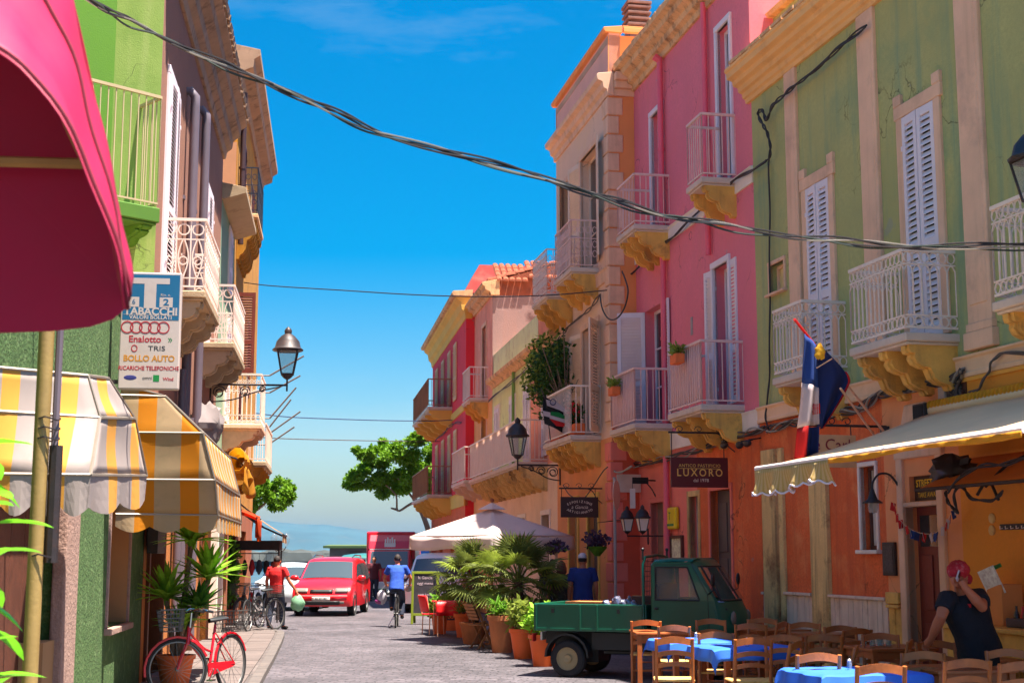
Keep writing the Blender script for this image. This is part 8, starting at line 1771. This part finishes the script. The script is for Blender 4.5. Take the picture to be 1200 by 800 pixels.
wallcable('hanging cable loop on the orange side of the peach house', FR2, [(703, 345), (706, 362), (714, 374), (724, 372), (732, 360), (736, 342), (733, 328), (729, 318)], .016, [CABLK], 1, .0, 8, .1)
wallcable('brown cable draped down the peach front to the red house', FR2, [(703, 346), (692, 360), (680, 372), (668, 380), (660, 392)], .014, [CABLE, CABLE], 2, .03, 9)
wallcable('cable swag above the sign on the peach corner', FR2, [(660, 568), (668, 580), (682, 585), (695, 570), (706, 553), (712, 547)], .012, [CABLK], 1, .0, 10, .2)
wallcable('sagging pale cable across the red brown pier', FR1, [(716, 548), (722, 553), (730, 552), (740, 546)], .014, [CBW], 2, .01, 11, .5)
wallcable('black cable looping below the tan canopy', FR0, [(1108, 575), (1112, 590), (1122, 600), (1118, 580), (1128, 570), (1140, 585), (1160, 586), (1175, 576)], .011, [CABLK], 2, .015, 12, .95)
wallcable('cable swagged across the tan canopy to the frame edge', FR0, [(1110, 576), (1130, 555), (1155, 545), (1180, 543), (1220, 530)], .012, [CABLK], 2, .015, 13, 1.02)
wallcable('thin cable along the pale green house cornice', FR3, [(572, 470), (590, 455), (615, 435), (640, 412), (655, 395)], .015, [CABLE], 2, .03, 14)
wallcable('cable draped round the red house corner', FR5, [(541, 494), (530, 498), (520, 506), (511, 517)], .014, [CABLK], 2, .05, 15)
# lantern at the right frame edge
t = thing('street_lantern', 'black wall lantern cut by the frame beside the right balcony', 'lantern', M=FR0.M); u, z = FR0.uz(1214, 232, 1.0)
lantern(t, IRON, (u - .02, 1.0, z - .02), 1.2); b = MB(); b.tube(smooth_path([(u - .02, 0, z - .5), (u - .02, .5, z - .45), (u - .02, .95, z - .3), (u - .02, 1.0, z - .08)], 4), .02, 6); b.build('arm', IRON, t)
# hut on the quay
g = AT(418, 690, 95); t = thing('quay_hut', 'small brown hut with a green roof on the quay', 'hut', loc=(g.x, 95, 0)); MB().box(-1.7, 3.0, -1, 2, 0, 2.2).build('wall', mat('brown_hut_boards', S(120, 84, 70), .9, .2), t); b = MB(); b.prism([(-1.3, 2.2), (2.4, 2.2), (2.4, 2.45), (-1.3, 2.35)], -2.1, 3.3, 'x'); b.build('roof', mat('green_hut_roof', S(72, 90, 44), .8, .1), t); MB().box(-.4, .4, -1.03, -1.0, .05, 2.0).build('door', WOODD, t)
t = thing('blue_kiosk', 'blue tarpaulin kiosk beside the quay tree', 'kiosk', loc=(AT(497, 690, 76).x, 76, 0)); BK = mat('blue_tarp', S(30, 100, 190), .7, .15); MB().box(-.75, .75, -.6, .6, 0, 2.2).build('cover', BK, t, bevel=.05); b = MB(); b.prism([(-.85, 2.2), (.85, 2.2), (0, 2.75)], -.7, .7, 'y'); b.build('roof', mat('pale_blue_tarp', S(170, 200, 214), .7, .1), t)
# bits: dark box by the shop door
t = thing('wall_unit', 'black box mounted on the brown shop door frame', 'box', M=FL.M); rr = FL.rect(176, 185, 610, 648, .1); MB().box(rr[0], rr[1], .06, .2, rr[2], rr[3]).build('case', IRON, t, bevel=.01); MB().box((rr[0]+rr[1])/2 - .03, (rr[0]+rr[1])/2 + .03, 0, .07, rr[2] + .1, rr[3] - .1).build('bracket', IRON, t)
# ---------------------------------------------------------------- haze over the bay
hz = bpy.data.materials.new('haze'); hz.use_nodes = True; nt = hz.node_tree; nt.nodes.clear(); ou = nt.nodes.new('ShaderNodeOutputMaterial'); pv = nt.nodes.new('ShaderNodeVolumePrincipled'); pv.inputs['Color'].default_value = (.14, .44, .82, 1); pv.inputs['Density'].default_value = 4e-5; pv.inputs['Anisotropy'].default_value = 0.0; nt.links.new(pv.outputs[0], ou.inputs['Volume'])
zt_ = max(p.z for p in pp) * 1.06 + 6
o = MB().box(-9500, 9500, -100, 9500, -4, zt_).build('haze', hz); tag(o, 'pale blue air over the bay', kind='stuff')
